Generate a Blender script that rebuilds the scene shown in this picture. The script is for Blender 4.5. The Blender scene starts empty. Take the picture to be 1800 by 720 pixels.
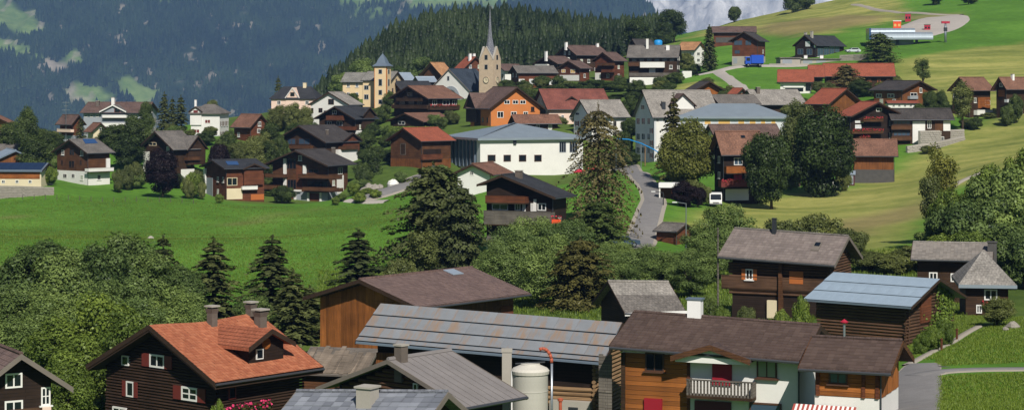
import bpy, math, random
import numpy as np
from mathutils import Vector, Matrix

# ------------------------------------------------------------------ camera, sky, sun, exposure
SC = bpy.context.scene
COL = SC.collection
F, YH, CZ = 3600.0, 150.0, 30.0          # focal length and horizon row in pixels of the 1800 px wide photograph, eye height
R = math.radians
cam = bpy.data.cameras.new('camera'); cam.sensor_width = 36.0; cam.lens = 36.0 * F / 1800.0
cam.shift_y = -(360.0 - YH) / 1800.0; cam.clip_start = 1.0; cam.clip_end = 40000.0
camo = bpy.data.objects.new('camera', cam); COL.objects.link(camo)
camo.location = (0, 0, CZ); camo.rotation_euler = (R(90), 0, 0); SC.camera = camo

SUN_EL, SUN_AZ = R(42), R(165)           # azimuth clockwise from +Y (the view direction): behind the camera, to its right
sun = bpy.data.lights.new('sun', 'SUN'); sun.energy = 5.0; sun.angle = R(0.53); sun.color = (1.0, 0.95, 0.87)
suno = bpy.data.objects.new('sun', sun); COL.objects.link(suno)
sdir = Vector((math.sin(SUN_AZ) * math.cos(SUN_EL), math.cos(SUN_AZ) * math.cos(SUN_EL), math.sin(SUN_EL)))
suno.rotation_euler = sdir.to_track_quat('Z', 'Y').to_euler(); suno.location = (60, -60, 120)
world = bpy.data.worlds.new('World'); SC.world = world; world.use_nodes = True
wn = world.node_tree.nodes; wl = world.node_tree.links
sky = wn.new('ShaderNodeTexSky'); sky.sky_type = 'NISHITA'; sky.sun_disc = False
sky.sun_elevation = SUN_EL; sky.sun_rotation = SUN_AZ; sky.altitude = 1300
wl.new(sky.outputs[0], wn['Background'].inputs[0]); wn['Background'].inputs[1].default_value = 0.05
SC.view_settings.view_transform = 'Standard'; SC.view_settings.look = 'None'
SC.view_settings.gamma = 1.0; SC.view_settings.exposure = 0.2; SC.view_settings.use_curve_mapping = False
SC.render.engine = 'CYCLES'
SC.cycles.use_denoising = True; SC.cycles.max_bounces = 6; SC.cycles.diffuse_bounces = 3; SC.cycles.glossy_bounces = 2
SC.cycles.transmission_bounces = 3; SC.cycles.transparent_max_bounces = 6; SC.cycles.volume_bounces = 0
SC.cycles.caustics_reflective = False; SC.cycles.caustics_refractive = False
HAZE = 0.72e-4                            # per metre
rng = random.Random(7)
nr = np.random.default_rng(7)

def P(px, row, Y):                       # photo pixel + distance -> world point
    return Vector(((px - 900) / F * Y, Y, CZ - (row - YH) / F * Y))
def hexc(h):
    h = h.lstrip('#'); o = []
    for i in (0, 2, 4):
        c = int(h[i:i + 2], 16) / 255.0
        o.append(c / 12.92 if c <= 0.04045 else ((c + 0.055) / 1.055) ** 2.4)
    return tuple(o) + (1.0,)

# ------------------------------------------------------------------ materials
MAT = {}
class NT:
    def __init__(s, name):
        m = bpy.data.materials.new(name); m.use_nodes = True; s.m = m; s.t = m.node_tree
        s.n = s.t.nodes; s.b = s.n['Principled BSDF']; MAT[name] = m
    def add(s, typ, **kw):
        n = s.n.new(typ)
        for k, v in kw.items(): setattr(n, k, v)
        return n
    def link(s, a, b): s.t.links.new(a, b)
    def coord(s, kind, scale=(1, 1, 1), rot=(0, 0, 0)):
        c = s.add('ShaderNodeTexCoord'); mp = s.add('ShaderNodeMapping')
        mp.inputs['Scale'].default_value = scale; mp.inputs['Rotation'].default_value = rot
        s.link(c.outputs[kind], mp.inputs['Vector']); return mp.outputs[0]
    def noise(s, vec, scale, detail=4, rough=.55, dist=0):
        n = s.add('ShaderNodeTexNoise'); n.inputs['Scale'].default_value = scale; n.inputs['Detail'].default_value = detail
        n.inputs['Roughness'].default_value = rough; n.inputs['Distortion'].default_value = dist
        if vec is not None: s.link(vec, n.inputs['Vector'])
        return n.outputs['Fac']
    def ramp(s, fac, stops):
        r = s.add('ShaderNodeValToRGB'); e = r.color_ramp.elements
        while len(e) < len(stops): e.new(.5)
        for q, (p, c) in zip(e, stops): q.position = p; q.color = c if len(c) == 4 else tuple(c) + (1,)
        s.link(fac, r.inputs[0]); return r.outputs[0]
    def mix(s, fac, a, b, mode='MIX'):
        n = s.add('ShaderNodeMix', data_type='RGBA', blend_type=mode)
        for i, v in ((0, fac), (6, a), (7, b)):
            if isinstance(v, (int, float)): n.inputs[i].default_value = v
            elif isinstance(v, tuple): n.inputs[i].default_value = v
            else: s.link(v, n.inputs[i])
        return n.outputs[2]
    def math(s, op, a, b=0.0, c=0.0):
        n = s.add('ShaderNodeMath', operation=op)
        for i, v in enumerate((a, b, c)):
            if isinstance(v, (int, float)): n.inputs[i].default_value = v
            else: s.link(v, n.inputs[i])
        return n.outputs[0]
    def bump(s, h, strength=.4, dist=.05):
        b = s.add('ShaderNodeBump'); b.inputs['Strength'].default_value = strength; b.inputs['Distance'].default_value = dist
        s.link(h, b.inputs['Height']); s.link(b.outputs[0], s.b.inputs['Normal'])
    def fin(s, col, rough=.8, spec=.3, metal=0.0):
        if isinstance(col, tuple): s.b.inputs['Base Color'].default_value = col
        else: s.link(col, s.b.inputs['Base Color'])
        s.b.inputs['Roughness'].default_value = rough; s.b.inputs['Specular IOR Level'].default_value = spec
        s.b.inputs['Metallic'].default_value = metal; return s.m
def sc(c, k): return tuple(min(1, x * k) for x in c[:3]) + (1,)
def mottled(name, h, amp=.25, scale=.8, rough=.85, spec=.2, fine=9.0, bump=.15, metal=0.0):
    t = NT(name); c = hexc(h); v = t.coord('UV')
    a = t.noise(v, scale, 5); b = t.noise(v, fine, 3)
    f = t.math('ADD', t.math('MULTIPLY', a, .7), t.math('MULTIPLY', b, .3))
    col = t.ramp(f, [(.3, sc(c, 1 - amp)), (.7, sc(c, 1 + amp))])
    if bump: t.bump(b, bump, .02)
    return t.fin(col, rough, spec, metal)
def tiles(name, h, h2, w=.3, row=.36, amp=.3, rough=.85, bump=.5, spec=.2, weather=.4):
    t = NT(name); v = t.coord('UV'); br = t.add('ShaderNodeTexBrick')
    br.inputs['Scale'].default_value = 1; br.inputs['Brick Width'].default_value = w; br.inputs['Row Height'].default_value = row
    br.inputs['Mortar Size'].default_value = .015; br.inputs['Mortar Smooth'].default_value = .3
    br.inputs['Color1'].default_value = hexc(h); br.inputs['Color2'].default_value = hexc(h2)
    br.inputs['Mortar'].default_value = sc(hexc(h), .45); t.link(v, br.inputs['Vector'])
    n = t.noise(v, .35, 6, .65); n2 = t.noise(v, 3.5, 3)
    k = t.ramp(n, [(.3, (1 - weather,) * 3), (.7, (1 + weather * .35,) * 3)])
    k2 = t.ramp(n2, [(.3, (1 - amp,) * 3), (.7, (1 + amp,) * 3)])
    col = t.mix(1.0, t.mix(1.0, br.outputs[0], k, 'MULTIPLY'), k2, 'MULTIPLY')
    sep = t.add('ShaderNodeSeparateXYZ'); t.link(v, sep.inputs[0])
    saw = t.math('FRACT', t.math('DIVIDE', sep.outputs[1], row))
    t.bump(t.math('SUBTRACT', 1.0, saw), bump, .04)
    return t.fin(col, rough, spec)
def boards(name, h, h2, size=.2, vertical=False, amp=.3, rough=.8, length=3.5, objvar=0.0, weather=.35):
    t = NT(name); v = t.coord('UV', rot=(0, 0, R(90)) if vertical else (0, 0, 0)); br = t.add('ShaderNodeTexBrick')
    br.inputs['Scale'].default_value = 1; br.inputs['Brick Width'].default_value = length; br.inputs['Row Height'].default_value = size
    br.inputs['Mortar Size'].default_value = .012; br.inputs['Color1'].default_value = hexc(h); br.inputs['Color2'].default_value = hexc(h2)
    br.inputs['Mortar'].default_value = sc(hexc(h), .3); t.link(v, br.inputs['Vector'])
    st = t.add('ShaderNodeMapping'); st.inputs['Scale'].default_value = (.6, 14, 1); t.link(v, st.inputs['Vector'])
    n = t.noise(st.outputs[0], 1.0, 5, .6); n2 = t.noise(v, .5, 4)
    k = t.ramp(n, [(.3, (1 - amp,) * 3), (.7, (1 + amp,) * 3)])
    k2 = t.ramp(n2, [(.3, (1 - weather,) * 3), (.7, (1 + weather * .5,) * 3)])
    col = t.mix(1.0, t.mix(1.0, br.outputs[0], k, 'MULTIPLY'), k2, 'MULTIPLY')
    if objvar:
        oi = t.add('ShaderNodeObjectInfo')
        col = t.mix(1.0, col, t.ramp(oi.outputs['Random'], [(0, (1 - objvar,) * 3), (1, (1 + objvar * .8, 1 + objvar * .7, 1 + objvar * .6))]), 'MULTIPLY')
    t.bump(br.outputs['Fac'], -.5, .03)
    return t.fin(col, rough, .2)
def plain(name, h, rough=.6, spec=.4, metal=0.0): return NT(name).fin(hexc(h), rough, spec, metal)

tiles('tile_red', '#9f5f45', '#95573f', amp=.2, weather=.25)
tiles('tile_orange', '#9b5640', '#8b4d3a', amp=.2, weather=.25)
tiles('tile_brick', '#855045', '#77483e', amp=.2)
tiles('tile_brown', '#6e5951', '#5f4d47')
tiles('tile_warm', '#84604f', '#745546')
tiles('tile_dark', '#4b4643', '#403c3b')
tiles('tile_night', '#3c3d40', '#34363a')
tiles('tile_grey', '#77716b', '#69645f')
tiles('tile_pale', '#98928a', '#87827b')
tiles('tile_tan', '#b88a62', '#a57a57')
tiles('tile_choc', '#5a4a44', '#4f413c', w=.33, row=.4)
tiles('slate', '#7c7e85', '#6b6d75', w=.4, row=.3, weather=.3)
tiles('nave_slate', '#3e4752', '#343c46')
tiles('church_grey', '#8a8780', '#7b7872')
mottled('fibre_roof', '#7b7674', .16, .6, .8, fine=5)
mottled('metal_blue', '#8b969e', .1, .4, .45, .5, metal=.3)
mottled('metal_pale', '#9aa6b2', .1, .4, .45, .5, metal=.3)
mottled('metal_slate', '#6d7a88', .1, .4, .45, .5, metal=.3)
mottled('plaster', '#d8d6d0', .07, .35, .9, fine=3)
mottled('plaster_cool', '#c6c8ca', .06, .35, .9, fine=3)
mottled('plaster_grey', '#8f949a', .08, .4, .9)
mottled('plaster_pink', '#d9bfae', .07, .4, .9)
mottled('plaster_yellow', '#d6bd96', .07, .4, .9)
mottled('plaster_cream', '#cfc1a2', .08, .4, .9)
mottled('plaster_orange', '#bd7440', .1, .4, .9)
mottled('church_stone', '#b8a48c', .14, .9, .9, fine=4)
mottled('concrete', '#a09a90', .12, .5, .9)
mottled('asphalt', '#7b7876', .16, .5, .9, fine=4)
mottled('gravel', '#a39c94', .12, .25, .95, fine=5)
mottled('path_grit', '#9a9285', .1, .4, .95, fine=5)
mottled('stone', '#8d877d', .2, 2, .95)
mottled('dark_stone', '#4f4d4b', .2, 1.2, .95)
mottled('chimney_render', '#635a52', .2, 1.5, .9)
mottled('silo_shell', '#a9a69c', .16, .5, .7, .3); mottled('silo_lid', '#bcb7ac', .18, 1.2, .7, .3)
mottled('white_paint', '#e0dedb', .05, .5, .6)
boards('wood_dark', '#43301f', '#36271b')
boards('wood_black', '#2f231b', '#271d17')
boards('wood_brown', '#5f4028', '#523623')
boards('wood_red', '#6b3f28', '#5c3523')
boards('wood_orange', '#965a2a', '#824b23', .22, amp=.25)
boards('wood_orange_v', '#7d4e2a', '#6b4224', .2, True, amp=.25)
boards('wood_brown_v', '#604127', '#523722', .2, True)
boards('board_piece', '#955c2c', '#865126', 3.0, amp=.3, objvar=.28, length=9)
boards('board_piece_v', '#9a6030', '#8b552b', 3.0, True, amp=.35, objvar=.34, length=9)
boards('log_wood', '#5a4231', '#4a3628', 3.0, amp=.35, length=30, weather=.4)
boards('log_dark', '#3a2a1f', '#30231a', 3.0, amp=.4, length=30, weather=.5)
boards('log_pale', '#8d7154', '#76603f', 3.0, amp=.35, length=30, weather=.3)
boards('grey_wood', '#6f6860', '#625b54', .18); boards('old_plank', '#7b7064', '#675c50', 3.0, amp=.4, objvar=.3, length=9)
mottled('barge_dark', '#37291f', .2, 1, .8)
mottled('barge_pale', '#6f675f', .15, 1, .8)
plain('gutter', '#4a4c50', .4, .5, .4)
plain('glass', '#141a20', .12, .6)
plain('glass_blue', '#3b4b5c', .15, .6)
plain('curtain', '#8f9a80', .7)
plain('frame_white', '#d9d7d2', .5)
plain('frame_brown', '#4b3122', .6)
plain('shutter_red', '#672822', .6)
plain('shutter_orange', '#a85f2c', .6)
plain('door_red', '#8c1626', .55)
plain('garage_red', '#4f1722', .6)
plain('awning_red', '#9c463d', .8)
plain('awning_white', '#e2dcd6', .8)
plain('flower_red', '#c03040', .7)
plain('flower_pink', '#cf3a6a', .7)
plain('orange_paint', '#d84a1e', .5)
plain('red_paint', '#a32338', .5)
plain('blue_paint', '#1547b0', .45)
plain('cyan_paint', '#1f86c8', .5)
mottled('pipe_orange', '#a8563f', .2, 2, .6)
plain('steel', '#9aa0a6', .35, .5, .7)
plain('dark_steel', '#2c2f33', .5)
plain('panel_yellow', '#d2a860', .7)
plain('solar', '#1d2b44', .15, .6)
plain('solar_blue', '#2d4a74', .2, .6)
plain('tyre', '#17171a', .9)
plain('car_silver', '#b9bec4', .3, .6)
plain('lamp_white', '#d8d8d4', .5)
mottled('trunk_bark', '#54473c', .25, 2, .95)

# rusty sheet metal for the long barn: streaks run down the slope
def sheet(name, h, rust):
    t = NT(name); v = t.coord('UV'); oi = t.add('ShaderNodeObjectInfo'); c = hexc(h)
    base = t.mix(1.0, t.ramp(t.noise(v, .5, 5), [(.3, sc(c, .86)), (.7, sc(c, 1.12))]),
                 t.ramp(oi.outputs['Random'], [(0, (.95 if rust else .985,) * 3), (1, (1.04 if rust else 1.01,) * 3)]), 'MULTIPLY')
    if rust:
        g = t.coord('Object', (.9, .22, .22)); n = t.noise(g, 1.2, 6, .7, .6)
        cc = t.add('ShaderNodeCombineXYZ'); t.link(t.math('MULTIPLY', oi.outputs['Random'], 40), cc.inputs[0])
        va = t.add('ShaderNodeVectorMath', operation='ADD'); st = t.coord('UV', (1.1, .16, 1))
        t.link(st, va.inputs[0]); t.link(cc.outputs[0], va.inputs[1])
        m = t.noise(va.outputs[0], 1.0, 6, .7)
        mask = t.ramp(m, [(.48, (0,) * 3), (.62, (rust,) * 3)])
        base = t.mix(mask, base, hexc('#9a7f66'))
    return t.fin(base, .5, .4, .25)
sheet('sheet_rusty', '#8c8f92', .8); sheet('sheet_clean', '#9fb0be', 0)

def foliage(name, dark, light, trans=.25, var=.3):
    t = NT(name); oi = t.add('ShaderNodeObjectInfo'); g = t.add('ShaderNodeNewGeometry')
    a = t.add('ShaderNodeAttribute', attribute_name='tone')
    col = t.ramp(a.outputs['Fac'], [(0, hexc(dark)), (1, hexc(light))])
    col = t.mix(1.0, col, t.ramp(oi.outputs['Random'], [(0, (1 - var, 1 - var, 1 - var)), (1, (1 + var, 1 + var * .6, 1 + var * .2))]), 'MULTIPLY')
    d = t.add('ShaderNodeBsdfDiffuse'); tr = t.add('ShaderNodeBsdfTranslucent'); mx = t.add('ShaderNodeMixShader')
    gl = t.add('ShaderNodeBsdfGlossy'); gl.inputs['Roughness'].default_value = .45; mg = t.add('ShaderNodeMixShader'); mg.inputs[0].default_value = .012
    t.link(col, d.inputs[0]); t.link(t.mix(1.0, col, (1.15, 1.1, .55, 1), 'MULTIPLY'), tr.inputs[0]); mx.inputs[0].default_value = trans
    t.link(d.outputs[0], mx.inputs[1]); t.link(tr.outputs[0], mx.inputs[2])
    t.link(mx.outputs[0], mg.inputs[1]); t.link(gl.outputs[0], mg.inputs[2])
    t.link(mg.outputs[0], t.n['Material Output'].inputs['Surface'])
    return t.m
foliage('leaf_green', '#3d522a', '#7f9656', .32)
foliage('leaf_bright', '#475c24', '#869c48', .34)
foliage('leaf_deep', '#2b3a1f', '#586a38')
foliage('leaf_olive', '#424d29', '#77824c', .3)
foliage('leaf_yellow', '#4a5424', '#838742', .32)
foliage('leaf_dark', '#1e2c16', '#45572b', .2)
foliage('leaf_purple', '#120d10', '#261c20', .08)
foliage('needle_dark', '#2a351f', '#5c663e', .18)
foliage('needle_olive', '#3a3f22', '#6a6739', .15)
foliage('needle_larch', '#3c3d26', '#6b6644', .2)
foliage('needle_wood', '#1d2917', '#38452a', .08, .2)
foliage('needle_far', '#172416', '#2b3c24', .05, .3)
foliage('vine', '#3f5522', '#738a3c')
foliage('grass_tuft', '#4c6422', '#7c923a', .3)

# ------------------------------------------------------------------ mesh helpers
class MB:
    def __init__(s): s.v = []; s.f = []
    def face(s, pts):
        i = len(s.v); s.v += [tuple(p) for p in pts]; s.f.append(tuple(range(i, i + len(pts)))); return s
    def hexa(s, p):            # 8 points: bottom 0-3 counter-clockwise, top 4-7
        i = len(s.v); s.v += [tuple(q) for q in p]
        for a in ((3, 2, 1, 0), (4, 5, 6, 7), (0, 1, 5, 4), (1, 2, 6, 5), (2, 3, 7, 6), (3, 0, 4, 7)): s.f.append(tuple(i + k for k in a))
        return s
    def box(s, x0, x1, y0, y1, z0, z1):
        x0, x1 = min(x0, x1), max(x0, x1); y0, y1 = min(y0, y1), max(y0, y1); z0, z1 = min(z0, z1), max(z0, z1)
        return s.hexa([(x0, y0, z0), (x1, y0, z0), (x1, y1, z0), (x0, y1, z0), (x0, y0, z1), (x1, y0, z1), (x1, y1, z1), (x0, y1, z1)])
    def prism(s, poly, d):     # planar polygon extruded by vector d
        n = len(poly); i = len(s.v); s.v += [tuple(p) for p in poly] + [tuple(Vector(p) + Vector(d)) for p in poly]
        s.f.append(tuple(i + k for k in reversed(range(n)))); s.f.append(tuple(i + n + k for k in range(n)))
        for k in range(n): s.f.append((i + k, i + (k + 1) % n, i + n + (k + 1) % n, i + n + k))
        return s
    def tube(s, a, b, r0, r1=None, n=10, cap=True):
        a, b = Vector(a), Vector(b); r1 = r0 if r1 is None else r1; d = (b - a).normalized()
        u = d.orthogonal().normalized(); w = d.cross(u); i = len(s.v)
        for p, r in ((a, r0), (b, r1)):
            for k in range(n):
                t = 2 * math.pi * k / n; s.v.append(tuple(p + (u * math.cos(t) + w * math.sin(t)) * r))
        for k in range(n): s.f.append((i + k, i + (k + 1) % n, i + n + (k + 1) % n, i + n + k))
        if cap: s.f.append(tuple(i + k for k in reversed(range(n)))); s.f.append(tuple(i + n + k for k in range(n)))
        return s
    def lathe(s, prof, n=24, c=(0, 0)):
        i = len(s.v)
        for r, z in prof:
            for k in range(n): t = 2 * math.pi * k / n; s.v.append((c[0] + r * math.cos(t), c[1] + r * math.sin(t), z))
        for j in range(len(prof) - 1):
            for k in range(n): s.f.append((i + j * n + k, i + j * n + (k + 1) % n, i + (j + 1) * n + (k + 1) % n, i + (j + 1) * n + k))
        return s
    def mapped(s, fn): s.v = [tuple(fn(*p)) for p in s.v]; return s
    def build(s, name, mat, parent=None, smooth=False, **props):
        return link(name, meshof(name, s.v, s.f, mat, smooth), parent, **props)
def meshof(name, v, f, mat, smooth=False):
    me = bpy.data.meshes.new(name); me.from_pydata(v, [], f); me.update()
    uv = me.uv_layers.new(name='UVMap').data
    for p in me.polygons:
        n = p.normal
        if abs(n.z) > .995: t, b = Vector((1, 0, 0)), Vector((0, 1, 0))
        else: t = Vector((-n.y, n.x, 0)).normalized(); b = n.cross(t)
        for li in p.loop_indices:
            co = me.vertices[me.loops[li].vertex_index].co; uv[li].uv = (co.dot(t), co.dot(b))
        if smooth: p.use_smooth = True
    me.materials.append(MAT[mat] if isinstance(mat, str) else mat); return me
def link(name, me, parent=None, loc=None, **props):
    o = bpy.data.objects.new(name, me); COL.objects.link(o); o.parent = parent
    if loc is not None: o.location = loc
    for k, v in props.items():
        if v is not None: o[k] = v
    return o
def thing(name, label, cat, loc, rz=0.0, group=None):
    o = bpy.data.objects.new(name, None); COL.objects.link(o); o.empty_display_size = .5
    o.location = loc; o.rotation_euler = (0, 0, rz); o['label'] = label; o['category'] = cat
    if group: o['group'] = group
    return o
CTRL = []                                 # ground control points (X, Y, Z)
def ground(*pts):
    for px, row, Y in pts: CTRL.append(tuple(P(px, row, Y)))
WARN = []; HOUSES = []

# ------------------------------------------------------------------ house builder
class House:
    """Gabled house from its roof outline: left tip xl, near tip xc, right tip xr (photo pixels), distance Y of the near tip,
    th = turn of the left face away from the picture plane. gable 'A' = left face carries the gable, 'B' = right face."""
    def __init__(s, name, label, xl, xc, xr, Y, th, tip, apex, base, gable='A', oe=.9, og=.8, la=None, lb=None, cat='house', group=None,
                 roof='tile_brown', wall='wood_dark', barge='barge_dark', plinth=None, ro=.5, tilt=0.0, thick=.24, hip=0.0, ctrl=True, bury=3.0, gutter=True):
        th = R(th); c, sn = math.cos(th), math.sin(th); K = P(xc, tip, Y); s.gable = gable; s.name = name
        m = (xl - 900) / F; m2 = (xr - 900) / F if xr is not None else 0
        RA = la if la else (K.x - m * Y) / (c + m * sn)
        RB = lb if lb else (m2 * Y - K.x) / (sn - m2 * c)
        s.RA, s.RB = RA, RB
        s.ox, s.oy = (oe, og) if gable == 'A' else (og, oe)
        corner = K + Vector((-c, sn, 0)) * s.ox + Vector((sn, c, 0)) * s.oy
        zb = CZ - (base - YH) / F * corner.y
        s.zt = K.z - zb
        ad = Y + (RA / 2 * sn if gable == 'A' else RB / 2 * c)
        s.zr = CZ - (apex - YH) / F * ad - zb; s.ro = ro; s.tilt = tilt; s.th = thick; s.hip = hip
        if ctrl: CTRL.append((corner.x, corner.y, zb))
        s.e = thing(name, label, cat, (K.x, K.y, zb), -th, group)
        s.M = Matrix.Translation((K.x, K.y, zb)) @ Matrix.Rotation(-th, 4, 'Z'); s.Mi = s.M.inverted()
        s.W0, s.W1 = -RA + s.ox, -s.ox; s.D0, s.D1 = s.oy, RB - s.oy; s.bury = bury
        if not (2.5 < RA < 45 and 2.5 < RB < 45 and 1 < s.zt < 16 and s.zr > s.zt): WARN.append((name, round(RA, 1), round(RB, 1), round(s.zt, 1), round(s.zr, 1)))
        s.mats = (roof, wall, barge); s.off = {'A': 0.0, 'B': 0.0}; s.occ = {'A': [], 'B': []}; HOUSES.append(s); s._walls(wall, plinth); s._roof(roof, barge, gutter)
    # perpendicular coordinate t (0 at the near eave) and along coordinate l (0 at the visible gable)
    def P3(s, t, l, z): return (-t, l, z) if s.gable == 'A' else (-l, t, z)
    def span(s): return (s.RA, s.RB) if s.gable == 'A' else (s.RB, s.RA)
    def rz(s, t, l=0):
        T, L = s.span(); tr = T * s.ro; p = (s.zr - s.zt) / tr
        return (s.zt + p * t if t <= tr else s.zr - p * (t - tr)) + s.tilt * l / L
    def _walls(s, wall, plinth):
        T, L = s.span(); ot, ol = (s.ox, s.oy) if s.gable == 'A' else (s.oy, s.ox); tr = T * s.ro
        a, b, l0, l1 = ot, T - ot, ol, L - ol; z0 = -s.bury; d = s.th + .03; tl = s.tilt / L
        if s.hip:
            h = min(s.rz(a), s.rz(b)) - d; m = MB(); m.box(*sorted((s.P3(a, 0, 0)[0], s.P3(b, l1, 0)[0])) if s.gable == 'A' else sorted((-l0, -l1)), *(sorted((l0, l1)) if s.gable == 'A' else (a, b)), z0, h)
            m.build('wall', wall, s.e)
        else:
            poly = [s.P3(a, l0, z0), s.P3(b, l0, z0), s.P3(b, l0, s.rz(b) - d), s.P3(tr, l0, s.zr - d), s.P3(a, l0, s.rz(a) - d)]
            q = [s.P3(a, l1, z0), s.P3(b, l1, z0), s.P3(b, l1, s.rz(b, L) - d), s.P3(tr, l1, s.rz(tr, L) - d), s.P3(a, l1, s.rz(a, L) - d)]
            if s.gable == 'B': poly, q = q, poly
            m = MB(); n = 5; m.v = poly + q; m.f = [tuple(range(n)), tuple(range(2 * n - 1, n - 1, -1))] + [((k + 1) % n, k, n + k, n + (k + 1) % n) for k in range(n)]
            if s.gable == 'B': m.f = [tuple(f) for f in m.f]
            m.build('wall', wall, s.e)
        if plinth:
            row, mat = plinth
            z = s.hit('A', (s.px(s.W0, s.D0) + s.px(s.W1, s.D0)) / 2, row)[1]
            MB().box(s.W0 - .04, s.W1 + .04, s.D0 - .04, s.D1 + .04, -s.bury - .1, z).build('plinth', mat, s.e); s.plinth_z = z
    def px(s, x, y):
        w = s.M @ Vector((x, y, 0)); return 900 + F * w.x / w.y
    def _roof(s, roof, barge, gutter):
        T, L = s.span(); tr = T * s.ro; d = s.th
        m = MB()
        if s.hip:
            hi = s.hip * T / 2; zf = s.rz(T)
            A0, A1, B0, B1 = (0, 0, s.zt), (0, L, s.zt), (T, 0, zf), (T, L, zf); R0, R1 = (tr, hi, s.zr), (tr, L - hi, s.zr)
            g = lambda p: s.P3(*p); dn = lambda p: (p[0], p[1], p[2] - d)
            fs = [[A0, A1, R1, R0], [B1, B0, R0, R1], [B0, A0, R0], [A1, B1, R1]]
            for f in fs:
                q = [g(p) for p in f]
                if s.gable == 'A': q = q[::-1]
                if Vector(q[1]).__sub__(Vector(q[0])).cross(Vector(q[2]) - Vector(q[0])).z < 0: q = q[::-1]
                m.face(q)
            low = [g(dn(p)) for p in (A0, A1, B1, B0)]; top = [g(p) for p in (A0, A1, B1, B0)]; m.face(low)
            for k in range(4): m.face([top[k], top[(k + 1) % 4], low[(k + 1) % 4], low[k]])
            s.roof = m.build('roof', roof, s.e); return
        for (t0, t1) in ((0, tr), (tr, T)):
            up = [(t0, 0), (t1, 0), (t1, L), (t0, L)]; pts = [s.P3(t, l, s.rz(t, l)) for t, l in up]
            if (Vector(pts[1]) - Vector(pts[0])).cross(Vector(pts[2]) - Vector(pts[0])).z < 0: pts = pts[::-1]
            m.hexa([(p[0], p[1], p[2] - d) for p in pts] + pts)
        s.roof = m.build('roof', roof, s.e)
        for l in (-.05, L):
            for (t0, t1) in ((-.02, tr), (tr, T + .02)):
                b = MB(); poly = [s.P3(t0, l, s.rz(t0, l) + .03), s.P3(t1, l, s.rz(t1, l) + .03), s.P3(t1, l, s.rz(t1, l) - d - .06), s.P3(t0, l, s.rz(t0, l) - d - .06)]
                b.prism(poly, s.P3(0, .05, 0)).build('barge_board', barge, s.e)
        if gutter:
            a, b = s.P3(-.1, 0, s.rz(0, 0) - d * .6), s.P3(-.1, L, s.rz(0, L) - d * .6); MB().tube(a, b, .09, n=6).build('gutter', 'gutter', s.e)
    # ---- picking by pixel on the two visible walls (w metres in front of the wall)
    def ray(s, px, row):
        o = s.Mi @ Vector((0, 0, CZ)); d = s.Mi.to_3x3() @ Vector(((px - 900) / F, 1, -(row - YH) / F)); return o, d
    def hit(s, face, px, row, w=0.0):
        o, d = s.ray(px, row)
        k = ((s.D0 - w) - o.y) / d.y if face == 'A' else ((s.W1 + w) - o.x) / d.x
        p = o + d * k; return (p.x, p.z) if face == 'A' else (p.y, p.z)
    def fmap(s, face): return (lambda u, v, w: (u, s.D0 - w, v)) if face == 'A' else (lambda u, v, w: (s.W1 + w, u, v))
    def pmap(s, face): k = s.off[face]; g = s.fmap(face); return lambda u, v, w: g(u, v, w + k if w > 1e-6 else w)
    def lim(s, face): return (s.W0, s.W1) if face == 'A' else (s.D0, s.D1)
    def ceil(s, face, u):
        if s.hip: return s.zt - s.th - .1
        t = (-u if face == 'A' else u) if ((s.gable == 'A') == (face == 'A')) else (s.ox if s.gable == 'A' else s.oy)
        return s.rz(t) - s.th - .08
    def rect(s, face, x0, r0, x1, r1, w=0.0):
        rm = (r0 + r1) / 2; xm = (x0 + x1) / 2
        u0, u1 = sorted((s.hit(face, x0, rm, w)[0], s.hit(face, x1, rm, w)[0])); v1, v0 = s.hit(face, xm, r0, w)[1], s.hit(face, xm, r1, w)[1]
        a, b = s.lim(face); u0, u1 = max(u0, a + .05), min(u1, b - .05); v1 = min(v1, s.ceil(face, u0), s.ceil(face, u1))
        if u1 - u0 < .2 or v1 - v0 < .25: WARN.append((s.name, 'rect', face, x0, r0)); return None
        s.occ[face].append((u0, u1, v0, v1)); return u0, u1, v0, v1
    def win(s, face, rects, frame='frame_white', pane='glass', mull=1, shutter=None, fw=None, sill=False, trans=0):
        for (x0, r0, x1, r1) in rects:
            q = s.rect(face, x0, r0, x1, r1)
            if not q: continue
            s._win(face, *q, frame, pane, mull, shutter, fw, sill, trans)
    def _win(s, face, u0, u1, v0, v1, frame='frame_white', pane='glass', mull=1, shutter=None, fw=None, sill=False, trans=0):
        if 1:
            f = fw or min(.12, .14 * min(u1 - u0, v1 - v0)); m = MB(); g = s.pmap(face); h = .05 + (.04 if hasattr(s, 'plinth_z') and v0 < s.plinth_z else 0)
            m.box(u0, u1, v0, v0 + f, 0, h).box(u0, u1, v1 - f, v1, 0, h).box(u0, u0 + f, v0 + f, v1 - f, 0, h).box(u1 - f, u1, v0 + f, v1 - f, 0, h)
            for k in range(mull): um = u0 + (u1 - u0) * (k + 1) / (mull + 1); m.box(um - f * .4, um + f * .4, v0 + f, v1 - f, 0, h * .9)
            for k in range(trans): vm = v0 + (v1 - v0) * (k + 1) / (trans + 1); m.box(u0 + f, u1 - f, vm - f * .3, vm + f * .3, 0, h * .85)
            if sill: m.box(u0 - .12, u1 + .12, v0 - .08, v0, 0, .16)
            o = m.mapped(g).build('window', frame, s.e)
            MB().box(u0 + f, u1 - f, v0 + f, v1 - f, 0, h - .03).mapped(g).build('pane', pane, o)
            if shutter:
                sw = (u1 - u0) * .5
                for a in (u0 - sw - .02, u1 + .02): MB().box(a, a + sw, v0, v1, .01, .06).mapped(g).build('shutter', shutter, s.e)
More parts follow.
